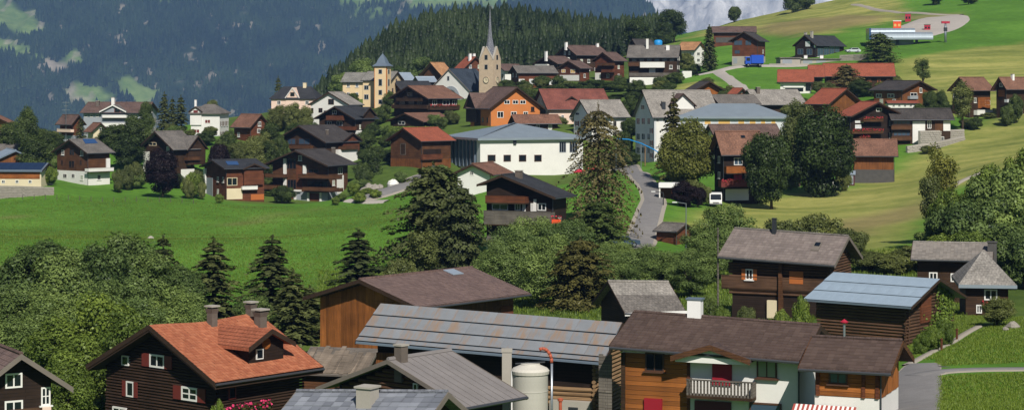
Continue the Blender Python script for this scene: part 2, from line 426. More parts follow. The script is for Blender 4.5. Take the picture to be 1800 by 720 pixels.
    def autowin(s, r, frame, shutter=None, w=.95, hgt=1.15, first=.95, step=2.65):
        for face in 'AB':
            a, b = s.lim(face); n = int((b - a - .8) / 2.6)
            if n < 1: continue
            for k in range(5):
                v0 = first + k * step; v1 = v0 + hgt
                for j in range(n):
                    u = a + .4 + (b - a - .8) * (j + .5) / n; u0, u1 = u - w / 2, u + w / 2
                    if min(s.ceil(face, u0), s.ceil(face, u1)) < v1 + .25 or r.random() < .18: continue
                    if any(u0 < q1 + .25 and u1 > q0 - .25 and v0 < z1 + .2 and v1 > z0 - .2 for q0, q1, z0, z1 in s.occ[face]): continue
                    s._win(face, u0, u1, v0, v1, frame, r.choice(('glass', 'glass', 'glass_blue', 'curtain')), 1, shutter, .1, True)
    def trim(s, ridge=True):
        if s.hip: return
        T, L = s.span(); tr = T * s.ro; MB().tube(s.P3(tr, .02, s.rz(tr, 0) + .03), s.P3(tr, L - .02, s.rz(tr, L) + .03), .13, n=6).build('ridge_cap', s.mats[0], s.e)
        MB().tube((s.W1 + .08, s.D0 - .08, -.5), (s.W1 + .08, s.D0 - .08, s.rz(s.ox if s.gable == 'A' else s.oy) - .5), .05, n=6).build('downpipe', 'gutter', s.e)
    def row(s, face, x0, x1, n, r0, r1, fill=.5, **kw):
        st = (x1 - x0) / n; s.win(face, [(x0 + st * (k + .5 - fill / 2), r0, x0 + st * (k + .5 + fill / 2), r1) for k in range(n)], **kw)
    def panel(s, face, x0, r0, x1, r1, name, mat, proud=.06, clip=True, w0=0.0):
        q = s.rect(face, x0, r0, x1, r1)
        if q: u0, u1, v0, v1 = q; return MB().box(u0, u1, v0, v1, w0, proud).mapped(s.pmap(face)).build(name, mat, s.e)
    def balcony(s, face, x0, r0, x1, r1, depth=1.1, mat='wood_brown', gap=0, flower=None, post=True, floor='wood_dark'):
        rm = (r0 + r1) / 2; xm = (x0 + x1) / 2; g = s.fmap(face)
        u0, u1 = sorted((s.hit(face, x0, rm, depth)[0], s.hit(face, x1, rm, depth)[0])); v1, v0 = s.hit(face, xm, r0, depth)[1], s.hit(face, xm, r1, depth)[1]
        if u1 - u0 < .5: return
        v1 = max(v1, v0 + .75); s.occ[face].append((u0, u1, v0 - .2, v1))
        o = MB().box(u0, u1, v0 - .16, v0, 0, depth).mapped(g).build('balcony', floor, s.e)
        if gap:
            n = max(4, int((u1 - u0) / gap)); me = None
            for k in range(n + 1):
                u = u0 + .04 + (u1 - u0 - .08) * k / n
                b = MB().box(-gap * .28, gap * .28, 0, v1 - v0 - .08, 0, .03)
                if me is None: me = meshof('baluster', b.mapped(lambda a, c, w: (a, -w, c) if face == 'A' else (w, a, c)).v, b.f, mat)
                link('baluster', me, o, g(u, v0, depth - .05))
        else: MB().box(u0, u1, v0, v1 - .08, depth - .06, depth).mapped(g).build('railing_panel', mat, o)
        for a, b in ((u0, u0 + .06), (u1 - .06, u1)): MB().box(a, b, v0, v1 - .08, 0, depth - .07).mapped(g).build('railing_panel', mat, o)
        MB().box(u0 - .03, u1 + .03, v1 - .075, v1, depth - .1, depth + .04).mapped(g).build('handrail', mat, o)
        if flower: flowers(g, u0 + .1, u1 - .1, v1, depth + .05, o, flower)
        return o
    def roof_hit(s, px, row):
        o, d = s.ray(px, row); T, L = s.span(); tr = T * s.ro; best = None
        for far in (False, True):
            p = (s.zr - s.zt) / tr
            # z = zt + p*t  or zr - p*(t-tr);  t = -x (A) or y (B)
            to, td = (-o.x, -d.x) if s.gable == 'A' else (o.y, d.y); lo, ld = (o.y, d.y) if s.gable == 'A' else (-o.x, -d.x); tl = s.tilt / L
            if far: den = d.z + p * td - tl * ld; k = (s.zr + p * tr - p * to + tl * lo - o.z) / den
            else: den = d.z - p * td - tl * ld; k = (s.zt + p * to + tl * lo - o.z) / den
            h = o + d * k; t, l = (-h.x, h.y) if s.gable == 'A' else (h.y, -h.x)
            if not -.6 < l < L + .6: continue
            if (tr - .3 <= t <= T + .5) if far else (-.5 <= t <= tr + .3):
                if best is None or k < best[0]: best = (k, h)
        return best[1] if best else None
    def chimney(s, px, row, top, w=.7, mat='chimney_render', cap='concrete', d=None, style=0):
        h = s.roof_hit(px, row)
        if h is None: WARN.append((s.name, 'chimney', px)); return
        o, dr = s.ray(px, top); k = (h.y - o.y) / dr.y; z1 = max((o + dr * k).z, h.z + .5); w2 = w / 2; d2 = (d or w) / 2
        m = MB(); x, y = h.x, h.y
        if style == 1:     # flared hood
            m.box(x - w2, x + w2, y - d2, y + d2, h.z - 1.2, z1 - .55)
            m.hexa([(x - w2, y - d2, z1 - .55), (x + w2, y - d2, z1 - .55), (x + w2, y + d2, z1 - .55), (x - w2, y + d2, z1 - .55),
                    (x - w2 * 1.35, y - d2 * 1.35, z1 - .22), (x + w2 * 1.35, y - d2 * 1.35, z1 - .22), (x + w2 * 1.35, y + d2 * 1.35, z1 - .22), (x - w2 * 1.35, y + d2 * 1.35, z1 - .22)])
            m.box(x - w2 * .9, x + w2 * .9, y - d2 * .9, y + d2 * .9, z1 - .22, z1 - .1)
        else: m.box(x - w2, x + w2, y - d2, y + d2, h.z - 1.2, z1 - .1)
        o = m.build('chimney', mat, s.roof)
        k = 1.5 if style == 1 else 1.2
        MB().box(x - w2 * k, x + w2 * k, y - d2 * k, y + d2 * k, z1 - .099, z1).build('chimney_cap', cap, s.roof)
    def dormer(s, face, xc, half, r_apex, r_eave, w0=.3, mat=None, roof=None, over=.5, back=None, barge=None, wall=True, eo=.45):
        """gable facing out of the given side; xc/rows are measured on its front plane (w0 in front of the wall)"""
        u, za = s.hit(face, xc, r_apex, w0); _, ze = s.hit(face, xc, r_eave, w0); g = s.fmap(face)
        if back is None: back = (s.span()[0] * .5)
        d = .2; rm = roof or s.mats[0]
        pr = (za - ze) / (half + eo); e = thing_part('dormer', s.e)
        if wall:
            zb = ze - 3.5; zw = za - d - .02
            m = MB(); m.prism([(u - half, zb, w0 - .01), (u + half, zb, w0 - .01), (u + half, za - pr * half - d - .02, w0 - .01), (u, zw, w0 - .01), (u - half, za - pr * half - d - .02, w0 - .01)], (0, 0, -back)).mapped(g).build('dormer_wall', mat or s.mats[1], e)
        m = MB()
        for sg in (-1, 1):
            a, b = (u, za), (u + sg * (half + eo), ze)
            if sg < 0: a, b = b, a
            m.hexa([(a[0], a[1] - d, w0 + over), (b[0], b[1] - d, w0 + over), (b[0], b[1] - d, -back), (a[0], a[1] - d, -back),
                    (a[0], a[1], w0 + over), (b[0], b[1], w0 + over), (b[0], b[1], -back), (a[0], a[1], -back)])
        m.mapped(g).build('dormer_roof', rm, e)
        for sg in (-1, 1):
            m = MB().prism([(u, za + .03, w0 + over), (u + sg * (half + eo), ze + .03, w0 + over), (u + sg * (half + eo), ze - d - .1, w0 + over), (u, za - d - .1, w0 + over)], (0, 0, .05)).mapped(g).build('barge_board', barge or s.mats[2], e)
        return e, u, za, ze
def thing_part(name, parent):
    o = bpy.data.objects.new(name, None); COL.objects.link(o); o.parent = parent; o.empty_display_size = .3; return o
def flowers(g, u0, u1, v, w, parent, mat, dense=26):
    m = MB(); n = int((u1 - u0) * dense)
    for k in range(n):
        u, vv, ww = rng.uniform(u0, u1), v + rng.uniform(-.3, .22), w + rng.uniform(-.1, .22); q = rng.uniform(.05, .11)
        a = Vector((rng.gauss(0, 1), rng.gauss(0, 1), rng.gauss(0, 1))).normalized(); b = a.orthogonal().normalized(); c = a.cross(b); ce = Vector((u, vv, ww))
        m.face([ce + b * q, ce + c * q, ce - b * q, ce - c * q])
    m.mapped(g).build('flowers', mat, parent, kind='stuff')
    m = MB()
    for k in range(n):
        u, vv, ww = rng.uniform(u0, u1), v + rng.uniform(-.35, .05), w + rng.uniform(-.1, .15); q = rng.uniform(.05, .1)
        a = Vector((rng.gauss(0, 1), rng.gauss(0, 1), rng.gauss(0, 1))).normalized(); b = a.orthogonal().normalized(); c = a.cross(b); ce = Vector((u, vv, ww))
        m.face([ce + b * q, ce + c * q, ce - b * q, ce - c * q])
    m.mapped(g).build('flower_leaves', 'vine', parent, kind='stuff')
def real_tiles(h, mat, w=.3, row=.36, side='near', jit=.012, lift=.05):
    """individual tiles laid in courses on the slope, joined as one part"""
    T, L = h.span(); tr = T * h.ro; V = []; Fc = []; tone = []
    for far in (False, True):
        t0, t1 = (tr, 0) if not far else (tr, T); n = abs(t1 - t0); p = (h.zr - h.zt) / tr; sl = math.hypot(1, p); steps = int(n * sl / row) + 1; cols = int(L / w)
        for i in range(steps):
            a = i * row / sl; b = min(n, (i + 1) * row / sl + .06); sgn = 1 if far else -1
            if a >= n: break
            for j in range(cols):
                l0 = j * L / cols + .006; l1 = (j + 1) * L / cols - .006; q = rng.uniform(-jit, jit); ta, tb = tr + sgn * a, tr + sgn * b; k = len(V)
                za = lambda t, l, e: h.rz(t, l) + e
                V += [h.P3(ta, l0, za(ta, l0, .012)), h.P3(tb, l0, za(tb, l0, lift + q)), h.P3(tb, l1, za(tb, l1, lift + q + rng.uniform(-.006, .006))), h.P3(ta, l1, za(ta, l1, .012)),
                      h.P3(tb, l0, za(tb, l0, .005)), h.P3(tb, l1, za(tb, l1, .005))]
                f1, f2 = (k, k + 1, k + 2, k + 3), (k + 1, k + 4, k + 5, k + 2)
                up = (Vector(V[k + 1]) - Vector(V[k])).cross(Vector(V[k + 2]) - Vector(V[k])).z > 0
                Fc += [f1, f2] if up else [f1[::-1], f2[::-1]]; x = rng.random(); tone += [x, x]
    me = bpy.data.meshes.new('roof_tiles'); me.from_pydata(V, [], Fc)
    at = me.attributes.new('tone', 'FLOAT', 'FACE'); at.data.foreach_set('value', tone); me.materials.append(MAT[mat])
    return link('roof_tiles', me, h.e, kind='stuff')
def tile_mat(name, a, b, c):
    t = NT(name); at = t.add('ShaderNodeAttribute', attribute_name='tone'); g = t.coord('Object')
    col = t.ramp(at.outputs['Fac'], [(0, hexc(a)), (.5, hexc(b)), (1, hexc(c))])
    col = t.mix(1.0, col, t.ramp(t.noise(g, .45, 6, .7), [(.3, (.84, .85, .86)), (.65, (1.06,) * 3)]), 'MULTIPLY')
    col = t.mix(t.ramp(t.noise(g, 1.7, 5, .7), [(.6, (0,) * 3), (.8, (.2,) * 3)]), col, hexc('#6d655b'))
    t.bump(t.noise(g, 14, 2), .2, .02); return t.fin(col, .85, .2)
tile_mat('tiles_red', '#97583f', '#a26246', '#ac6d4f'); tile_mat('tiles_choc', '#4c3e38', '#52433d', '#594a43')
tile_mat('tiles_greybrown', '#6f6560', '#776c67', '#80756f'); tile_mat('tiles_slate', '#696c74', '#777a82', '#878a92')
tile_mat('tiles_barn', '#655450', '#6c5a55', '#74615b'); tile_mat('tiles_ash', '#78716a', '#827b74', '#8d857d')
def log_wall(h, face, v0, v1, size=.24, mat='log_wood', ends=True, clip=True):
    """stacked round logs laid over one wall, joined as one part"""
    a, b = h.lim(face); m = MB(); n = int((v1 - v0) / size)
    for k in range(n):
        v = v0 + (k + .5) * size; u0, u1 = a - .25, b + .25
        if clip and ((h.gable == 'A') == (face == 'A')):      # gable: shorten under the slope
            for _ in range(80):
                if u0 < 0 if face == 'A' else True:
                    pass
                if h.ceil(face, u0) < v + size * .6: u0 += .12
                if h.ceil(face, u1) < v + size * .6: u1 -= .12
            if u1 - u0 < .6: continue
        elif v + size * .5 > h.ceil(face, (a + b) / 2): continue
        r = size * .5 * rng.uniform(.92, 1.03); o = rng.uniform(0, .03)
        m.tube((u0 - rng.uniform(0, .12), v, .06 + o), (u1 + rng.uniform(0, .12), v, .06 + o), r, r * rng.uniform(.9, 1), 7)
    m.mapped(h.fmap(face)).build('logs', mat, h.e, kind='stuff'); h.off[face] = size * .5 + .09
def plank_wall(h, face, u0, u1, v0, v1, size, vertical, mat, proud=.05, skip=()):
    """separate planks over one wall, each an object of its own sharing mesh data where the lengths match"""
    g = h.fmap(face); cache = {}; h.off[face] = max(h.off[face], proud + .03)
    n = max(1, round(((u1 - u0) if vertical else (v1 - v0)) / size)); st = ((u1 - u0) if vertical else (v1 - v0)) / n
    for k in range(n):
        pr = proud + (k % 3) * .012
        if vertical:
            a, b = u0 + k * st + .008, u0 + (k + 1) * st - .008; top = min(v1, h.ceil(face, a), h.ceil(face, b))
            if top - v0 > .3: MB().box(a, b, v0, top, 0, pr).mapped(g).build('plank', mat, h.e)
        else:
            key = k % 3
            if key not in cache:
                m = MB().box(u0, u1, 0, st - .012, 0, pr); cache[key] = meshof('plank', m.mapped(h.fmap(face)).v, m.f, mat)
            v = v0 + k * st
            link('plank', cache[key], h.e, (0, 0, v))
# ------------------------------------------------------------------ buildings: foreground
# left edge house
h = House('wooden_house', 'dark wooden house with brown roof and white windows beside leafy trees', -55, -55, 128, 115, 60, 694, 622, 800, 'B', la=10, oe=1.0, og=.9, roof='tile_brown', wall='wood_black', barge='barge_pale')
real_tiles(h, 'tiles_barn')
h.win('B', [(9, 655, 39, 681), (8, 703, 40, 735)], mull=1, fw=.1); h.win('B', [(72, 679, 98, 711)], mull=1, trans=1, fw=.09, sill=True)
plank_wall(h, 'B', h.D0, h.D1, 2.0, 2.5, .25, False, 'log_wood', .09)
h.panel('B', 73, 713, 103, 745, 'wall_panel', 'plaster_pink')
# red roofed house
h = House('red_roof_house', 'dark log house with red tiled roof, dormer and three chimneys', 152, 378, 568, 133, 40, 672, 571, 800, 'A', oe=1.1, og=1.2, roof='tile_red', wall='wood_black', barge='barge_dark')
o = real_tiles(h, 'tiles_red', .26, .33); T, L = h.span()
for v in o.data.vertices:                  # the old ridge sags in the middle
    v.co.z -= .19 * math.sin(math.pi * min(1, max(0, v.co.y / L))) ** 2 * max(0, 1 - abs(-v.co.x - T / 2) / (T / 2)) ** .7
h.roof.location.z = -.2; h.roof.data.materials[0] = MAT['barge_dark']
log_wall(h, 'A', .2, h.zr - .6, .2, 'log_dark'); log_wall(h, 'B', .2, h.zt - .4, .2, 'log_dark')
for o in [c for c in h.e.children if c.name.startswith('logs')]: o.location.z = 0
h.win('A', [(267, 622, 293, 645)], mull=1, fw=.12, shutter='shutter_red'); h.win('A', [(218, 624, 230, 641)], fw=.08, mull=0)
h.win('A', [(226, 669, 239, 696)], mull=0, fw=.1, shutter='shutter_red'); h.win('A', [(323, 679, 351, 703)], mull=1, trans=1, fw=.13, shutter='shutter_red')
h.win('A', [(202, 714, 226, 735)], mull=1, fw=.12); h.win('B', [(398, 678, 411, 700)], frame='shutter_red', mull=0)
h.balcony('B', 385, 712, 480, 735, 1.0, 'wood_dark', flower='flower_pink'); RED = h
h.chimney(373, 566, 531, .52, style=1); h.chimney(441, 553, 524, .52, style=1); h.chimney(458, 572, 537, .62, style=1)
q = h.roof_hit(462, 634); DW = q.x - h.W1
e, u, za, ze = h.dormer('B', 468, 1.6, 577, 605, w0=DW, mat='wood_black', over=.6, back=6.5, eo=.55)
g = h.fmap('B'); m = MB().box(u - .95, u - .3, za - 2.0, za - 1.3, DW - .02, DW + .06).mapped(g).build('window', 'frame_white', e); MB().box(u - .87, u - .38, za - 1.92, za - 1.38, DW, DW + .07).mapped(g).build('pane', 'glass', m)
m = MB().lathe([(.38, -.03), (.38, .03), (0, .03)], 20); m.mapped(lambda x, y, z: g(u + x, za - 1.0 + y, DW + z)).build('round_plaque', 'wood_orange', e)
m = MB()                                   # courses of tiles on the dormer's slopes
for sg in (-1, 1):
    for k in range(6):
        a, b = k * .36, min(2.15, (k + 1) * .36 + .05); pr = (za - ze) / 2.15
        for q in range(26):
            w0 = DW + .58 - q * .26; m.face([g(u + sg * a, za - pr * a + .02, w0), g(u + sg * b, za - pr * b + .055, w0), g(u + sg * b, za - pr * b + .055, w0 - .25), g(u + sg * a, za - pr * a + .02, w0 - .25)])
m.build('dormer_tiles', 'tile_red', e, kind='stuff')
# grey stone-slab roof at the lower edge
h = House('slab_roof_house', 'low house with weathered grey stone slab roof and concrete chimney', 440, 712, None, 100, 28, 796, 689, 906, 'B', lb=8.4, oe=.9, og=.7, roof='slate', wall='wood_dark', barge='barge_pale', tilt=-.6)
real_tiles(h, 'tiles_slate', .55, .4, jit=.03, lift=.07)
h.chimney(646, 708, 677, .85, mat='concrete', cap='concrete')
h.panel('A', 500, 850, 530, 880, 'door', 'wood_brown')
# grey roofed chalet in front of the long barn
h = House('grey_roof_chalet', 'dark chalet with smooth grey sheet roof in front of the silo', 556, 815, 925, 112, 40, 715, 632, 840, 'A', oe=1.0, og=.9, roof='fibre_roof', wall='wood_black', barge='barge_pale', thick=.16)
log_wall(h, 'A', 1.5, 6.6, .24)
h.chimney(705, 633, 604, .55); h.win('A', [(731, 672, 739, 685), (700, 695, 716, 712)], mull=0, fw=.07); h.win('B', [(845, 722, 862, 740)], fw=.08)
T, L = h.span()
for k in range(1, 9):                      # battens between the sheets
    l = L * k / 9; MB().prism([h.P3(0, l - .03, h.rz(0) + .004), h.P3(0, l + .03, h.rz(0) + .004), h.P3(T / 2, l + .03, h.rz(T / 2) + .004), h.P3(T / 2, l - .03, h.rz(T / 2) + .004)], (0, 0, .03)).build('roof_batten', 'fibre_roof', h.e)
# long barn with rusty sheet roof
h = House('long_barn', 'long log barn with rusty blue grey sheet metal roof', 625, 1060, None, 128, 20, 638, 567, 770, 'B', lb=8.2, oe=1.3, og=1.0, roof='metal_slate', wall='wood_black', barge='barge_dark', tilt=.62, thick=.12, gutter=False)
T, L = h.span(); tr = T / 2; nc, nrw = 12, 4; p = (h.zr - h.zt) / tr; tl = h.tilt / L; edges = [0, .12, .38, .68, 1.0]; pm = {}
for i in range(nrw):
    t0, t1 = tr * edges[i], tr * edges[i + 1] - .03
    w = L / nc
    for j in range(nc):
        if i not in pm:
            q = []
            for t, l, e in ((t0, .005, .1), (t1, .005, .015), (t1, w - .005, .015), (t0, w - .005, .1)): q.append(h.P3(t, l, h.zt + p * t + tl * l + e))
            m = MB().hexa([(a, b, c + .012) for a, b, c in q] + [(a, b, c + .03) for a, b, c in q]); pm[i] = meshof('roof_sheet', m.v, m.f, 'sheet_rusty')
        link('roof_sheet', pm[i], h.e, h.P3(0, j * w, tl * j * w + rng.uniform(0, .012)))
log_wall(h, 'A', .5, 3.2, .3, 'log_pale'); log_wall(h, 'B', .6, h.zr - .5, .26, 'log_pale')
h.panel('A', 640, 618, 700, 655, 'board_panel', 'wood_orange_v', .1)
LB_ = h
# board clad barn
h = House('board_barn', 'tall barn of upright brown boards under a dull brown roof', 533, 735, 932, 168, 39, 540, 491, 630, 'A', oe=1.1, og=1.0, roof='tile_brown', wall='wood_brown_v', barge='barge_dark')
real_tiles(h, 'tiles_barn')
plank_wall(h, 'A', h.W0, h.W1, -1.0, 99, .36, True, 'board_piece_v')
q = h.roof_hit(797, 479); T, L = h.span()
n = Vector(h.P3(1, 0, (h.zr - h.zt) / (T / 2)))
MB().hexa([h.P3(t, l, h.rz(t) + z) for z in (.06, .12) for t, l in ((-q.x - .6, q.y - .7), (-q.x + .6, q.y - .7), (-q.x + .6, q.y + .7), (-q.x - .6, q.y + .7))]).build('roof_patch', 'metal_pale', h.e)
h.panel('B', 880, 535, 925, 560, 'board_panel', 'wood_red', .06)
# old roof shed between red house and barn
h = House('plank_roof_shed', 'open shed roofed with loose weathered planks beside the board barn', 520, 640, None, 148, 15, 660, 612, 740, 'B', lb=6.5, oe=.5, og=.3, roof='grey_wood', wall='wood_brown', barge='barge_pale', thick=.12, gutter=False)
T, L = h.span(); pm = {}
for k in range(22):
    l = L * (k + .5) / 22; ln = rng.uniform(.55, 1.0); t0 = rng.uniform(0, .15); t1 = min(T / 2, T / 2 * (t0 + ln)); w = .17; sk = rng.uniform(-.25, .25)
    MB().hexa([h.P3(t, lv + (sk if t == t1 else 0), h.rz(t) + z) for z in (.03, .07 + (k % 3) * .02) for t, lv in ((t0, l - w), (t1, l - w), (t1, l + w), (t0, l + w))]).build('roof_plank', 'old_plank', h.e)
# brown and white house with its annex
h = House('half_timbered_house', 'house half timber clad and half white with brown roof and balcony', 1072, 1411, None, 118, 21, 633, 572, 775, 'B', lb=9.4, oe=.9, og=.5, roof='tile_choc', wall='plaster', barge='barge_dark', tilt=.35)
BW = h; real_tiles(h, 'tiles_choc', .33, .36)
us = h.hit('A', 1209, 660)[0]; zt = h.zt - .45
plank_wall(h, 'A', h.W0, us, 0.0, zt + .3, .27, False, 'board_piece')
MB().box(us - .02, us + .16, -1, zt + .3, 0, .12).mapped(h.fmap('A')).build('corner_post', 'wood_red', h.e)
MB().box(h.W0 - .05, h.W0 + .2, -1, zt + .3, .02, .14).mapped(h.fmap('A')).build('corner_post', 'wood_dark', h.e)
h.win('A', [(1135, 619, 1168, 652)], frame='frame_brown', mull=1, fw=.08, sill=True); h.win('A', [(1331, 630, 1366, 664)], frame='frame_brown', pane='curtain', mull=1, fw=.09, sill=True)
h.panel('A', 1253, 630, 1287, 676, 'balcony_door', 'door_red', .07); h.panel('A', 1134, 699, 1165, 760, 'door', 'door_red', .16); h.panel('A', 1222, 704, 1286, 770, 'garage_door', 'garage_red', .08)
h.win('A', [(1318, 707, 1374, 745)], frame='frame_brown', pane='glass_blue', mull=0, fw=.1)
h.balcony('A', 1207, 668, 1322, 697, 1.0, 'grey_wood', gap=.2)
e, u, za, ze = h.dormer('A', 1258, 2.0, 602, 624, w0=.04, mat='plaster', roof='tile_choc', over=1.25, back=4.4, barge='wood_brown', eo=.4)
MB().prism([(u - 2.2, ze - .35, .95), (u + 2.2, ze - .35, .95), (u + 2.2, ze - .12, .95), (u, za - .24, .95), (u - 2.2, ze - .12, .95)], (0, 0, .04)).mapped(h.fmap('A')).build('gable_panel', 'plaster', e)
h.chimney(1222, 556, 523, .85, mat='white_paint', cap='metal_slate', d=.6)
h = House('wooden_annex', 'orange timber annex with brown roof, white base and striped awning', 1404, 1567, 1606, 113.5, 22, 653, 599, 722, 'B', oe=.7, og=.8, roof='tile_choc', wall='wood_orange', plinth=(697, 'plaster'), barge='wood_brown')
AX = h; real_tiles(h, 'tiles_choc', .33, .36)
plank_wall(h, 'A', h.W0, h.W1, h.plinth_z + .02, h.zt - .3, .26, False, 'board_piece', .07); plank_wall(h, 'B', h.D0, h.D1, h.plinth_z + .02, 99, .5, True, 'board_piece_v', .07)
for u in (h.W0 + .15, h.W1 - .12, h.W1 - .9): MB().box(u - .1, u + .1, h.plinth_z, h.zt - .3, .06, .15).mapped(h.fmap('A')).build('corner_post', 'wood_red', h.e)
h.win('A', [(1458, 653, 1490, 674)], frame='frame_brown', mull=1, fw=.09, sill=True, pane='glass_blue')
q0 = h.hit('A', 1396, 704); q1 = h.hit('A', 1506, 704); m = {}
st = thing_part('awning', h.e); g = h.fmap('A'); n = 27
for k in range(n):
    a, b = q0[0] + (q1[0] - q0[0]) * k / n, q0[0] + (q1[0] - q0[0]) * (k + 1) / n; z = q0[1] - .15
    MB().hexa([(a, z, .1), (b, z, .1), (b, z - .9, 1.5), (a, z - .9, 1.5), (a, z + .03, .1), (b, z + .03, .1), (b, z - .87, 1.5), (a, z - .87, 1.5)]).mapped(g).build('awning_stripe', ('awning_red', 'awning_white')[k % 2], st)
o = thing_part('roof_vent', h.e); q = h.roof_hit(1484, 594)
if q: MB().tube((q.x, q.y, q.z - .3), (q.x, q.y, q.z + .9), .07).build('pipe', 'steel', o); MB().lathe([(.0, q.z + 1.12), (.24, q.z + .95), (.2, q.z + .88)], 14, (q.x, q.y)).build('cowl', 'red_paint', o)
# small grey roofed outbuilding behind
h = House('outbuilding', 'low outbuilding with two tone grey sheet roof and white fascia', 1040, 1098, 1207, 185, 72, 549, 494, 600, 'A', oe=.7, og=.7, roof='tile_pale', wall='wood_dark', barge='barge_dark', thick=.16, tilt=-.25)
T, L = h.span(); MB().prism([h.P3(0, 0, h.rz(0) + .01), h.P3(0, L, h.rz(0, L) + .01), h.P3(T * .28, L, h.rz(T * .28, L) + .01), h.P3(T * .28, 0, h.rz(T * .28) + .01)], (0, 0, .03)).build('roof_apron', 'tile_grey', h.e)
MB().box(.02, .1, 0, L, h.zt - .3, h.zt - .02).build('fascia', 'white_paint', h.e)
# log house
h = House('log_house', 'old blackened log house with ribbed grey roof and orange shutters', 1262, 1467, 1516, 185, 25, 465, 415, 556, 'B', oe=1.2, og=1.0, roof='tile_grey', wall='wood_black', barge='barge_pale', tilt=.4, plinth=(538, 'wood_black'))
real_tiles(h, 'tiles_greybrown', .34, .45); log_wall(h, 'A', 1.7, 3.6, .26); log_wall(h, 'A', 3.6, h.zt, .26, 'log_wood'); log_wall(h, 'B', 1.8, h.zr - .4, .26, 'log_wood')
h.win('A', [(1312, 472, 1325, 491)], mull=1, fw=.1, shutter='shutter_orange', sill=True); h.panel('A', 1389, 476, 1413, 498, 'shutter', 'shutter_orange', .06); h.panel('A', 1350, 527, 1367, 558, 'door', 'plaster_cream', .12)
h.panel('A', 1371, 440, 1377, 550, 'post', 'wood_brown', .3); h.chimney(1361, 410, 383, .35, mat='dark_steel', cap='dark_steel'); q = h.roof_hit(1437, 432); T, L = h.span()
MB().hexa([h.P3(t, l, h.rz(t, l) + z) for z in (.07, .16) for t, l in ((q.y - .9, -q.x - .35), (q.y + .4, -q.x - .35), (q.y + .4, -q.x + .35), (q.y - .9, -q.x + .35))]).build('skylight', 'barge_pale', h.e)
MB().hexa([h.P3(t, l, h.rz(t, l) + z) for z in (.162, .18) for t, l in ((q.y - .3, -q.x - .25), (q.y + .3, -q.x - .25), (q.y + .3, -q.x + .25), (q.y - .3, -q.x + .25))]).build('skylight_pane', 'glass', h.e)
h.balcony('A', 1268, 487, 1460, 508, .25, 'log_wood', post=False)
# log barn with clean metal roof
h = House('log_barn', 'dark log barn with smooth pale blue metal roof and vine covered gable', 1412, 1602, 1701, 160, 38, 540, 490, 612, 'B', oe=1.1, og=1.0, roof='metal_slate', wall='wood_black', barge='barge_dark', thick=.12, gutter=False)
T, L = h.span(); tr = T / 2; p = (h.zr - h.zt) / tr; pm = {}; nc = 9
for i in range(3):
    t0, t1 = tr * i / 3, tr * (i + 1) / 3 - .03; w = L / nc
    for j in range(nc):
        if i not in pm:
            q = [h.P3(t, l, h.zt + p * t + e) for t, l, e in ((t0, .006, .06), (t1, .006, .01), (t1, w - .006, .01), (t0, w - .006, .06))]
            m = MB().hexa([(a, b, c + .012) for a, b, c in q] + [(a, b, c + .03) for a, b, c in q]); pm[i] = meshof('roof_sheet', m.v, m.f, 'sheet_clean')
        link('roof_sheet', pm[i], h.e, h.P3(0, j * w, 0))
log_wall(h, 'A', .1, h.zt, .25); log_wall(h, 'B', .1, h.zr - .4, .25, 'log_wood'); LBN = h
dr = h.panel('B', 1614, 514, 1632, 566, 'hay_door', 'wood_red', .05)
# right hand house, two roofs
h = House('dark_house', 'dark timber house under a long grey shingle roof by the thicket', 1601, 1745, None, 205, 14, 457, 428, 545, 'B', lb=8.5, oe=1.0, og=.6, roof='tile_pale', wall='wood_dark', barge='barge_dark')
real_tiles(h, 'tiles_ash', .35, .4)
h.win('A', [(1633, 478, 1648, 492), (1671, 480, 1690, 495)], fw=.12); h.chimney(1744, 440, 424, .9, mat='dark_stone', cap='dark_stone')
h = House('porch_house', 'small dark house with steep grey hipped roof and red flower box', 1685, 1788, None, 184, 8, 501, 441, 556, 'B', lb=9.0, oe=.8, og=.7, roof='tile_pale', wall='wood_dark', barge='metal_blue', hip=.55)
h.win('A', [(1730, 508, 1753, 527)], fw=.12); flowers(h.fmap('A'), h.hit('A', 1727, 530)[0], h.hit('A', 1751, 530)[0], h.hit('A', 1730, 532)[1], .2, h.e, 'flower_red', 40)
MB().box(-h.RA, 0, -.05, 0, h.zt - .3, h.zt).build('fascia', 'metal_blue', h.e)
h.win('A', [(1716, 535, 1726, 550)], fw=.1)

# ------------------------------------------------------------------ buildings: middle distance
h = House('dark_chalet', 'dark chalet with layered timber balconies among the trees', 838, 976, 1012, 272, 24, 347, 308, 446, 'A', oe=.9, og=1.2, roof='tile_night', wall='wood_black', ro=.68, barge='barge_dark', plinth=(420, 'plaster_grey'))
h.balcony('A', 853, 344, 923, 356, 1.3, 'wood_red'); h.balcony('A', 850, 371, 968, 395, 1.5, 'grey_wood')
h.balcony('A', 856, 415, 912, 424, 1.2, 'grey_wood'); h.chimney(912, 312, 299, .8)
h.win('A', [(865, 358, 893, 369), (905, 357, 915, 370), (933, 357, 938, 371), (945, 357, 960, 370)], fw=.12); h.panel('A', 918, 354, 924, 371, 'wall_panel', 'plaster', .05); h.panel('A', 938, 350, 943, 371, 'wall_panel', 'plaster', .05)
h.panel('A', 876, 424, 883, 450, 'post', 'plaster_cream', .1)
h = House('garden_shed', 'small red brown wooden shed with grey roof beside the road', 1148, 1190, 1223, 285, 38, 407, 393, 433, 'B', oe=.35, og=.35, roof='tile_grey', wall='wood_red', barge='barge_dark', cat='shed', thick=.15)
h.panel('B', 1197, 412, 1205, 432, 'door', 'wood_brown')
h = House('white_gable_annex', 'small white gabled house tucked behind the big dark conifer', 792, 867, None, 330, 22, 307, 288, 330, 'A', lb=9, roof='tile_warm', wall='plaster')
h.win('A', [(826, 300, 833, 308)])
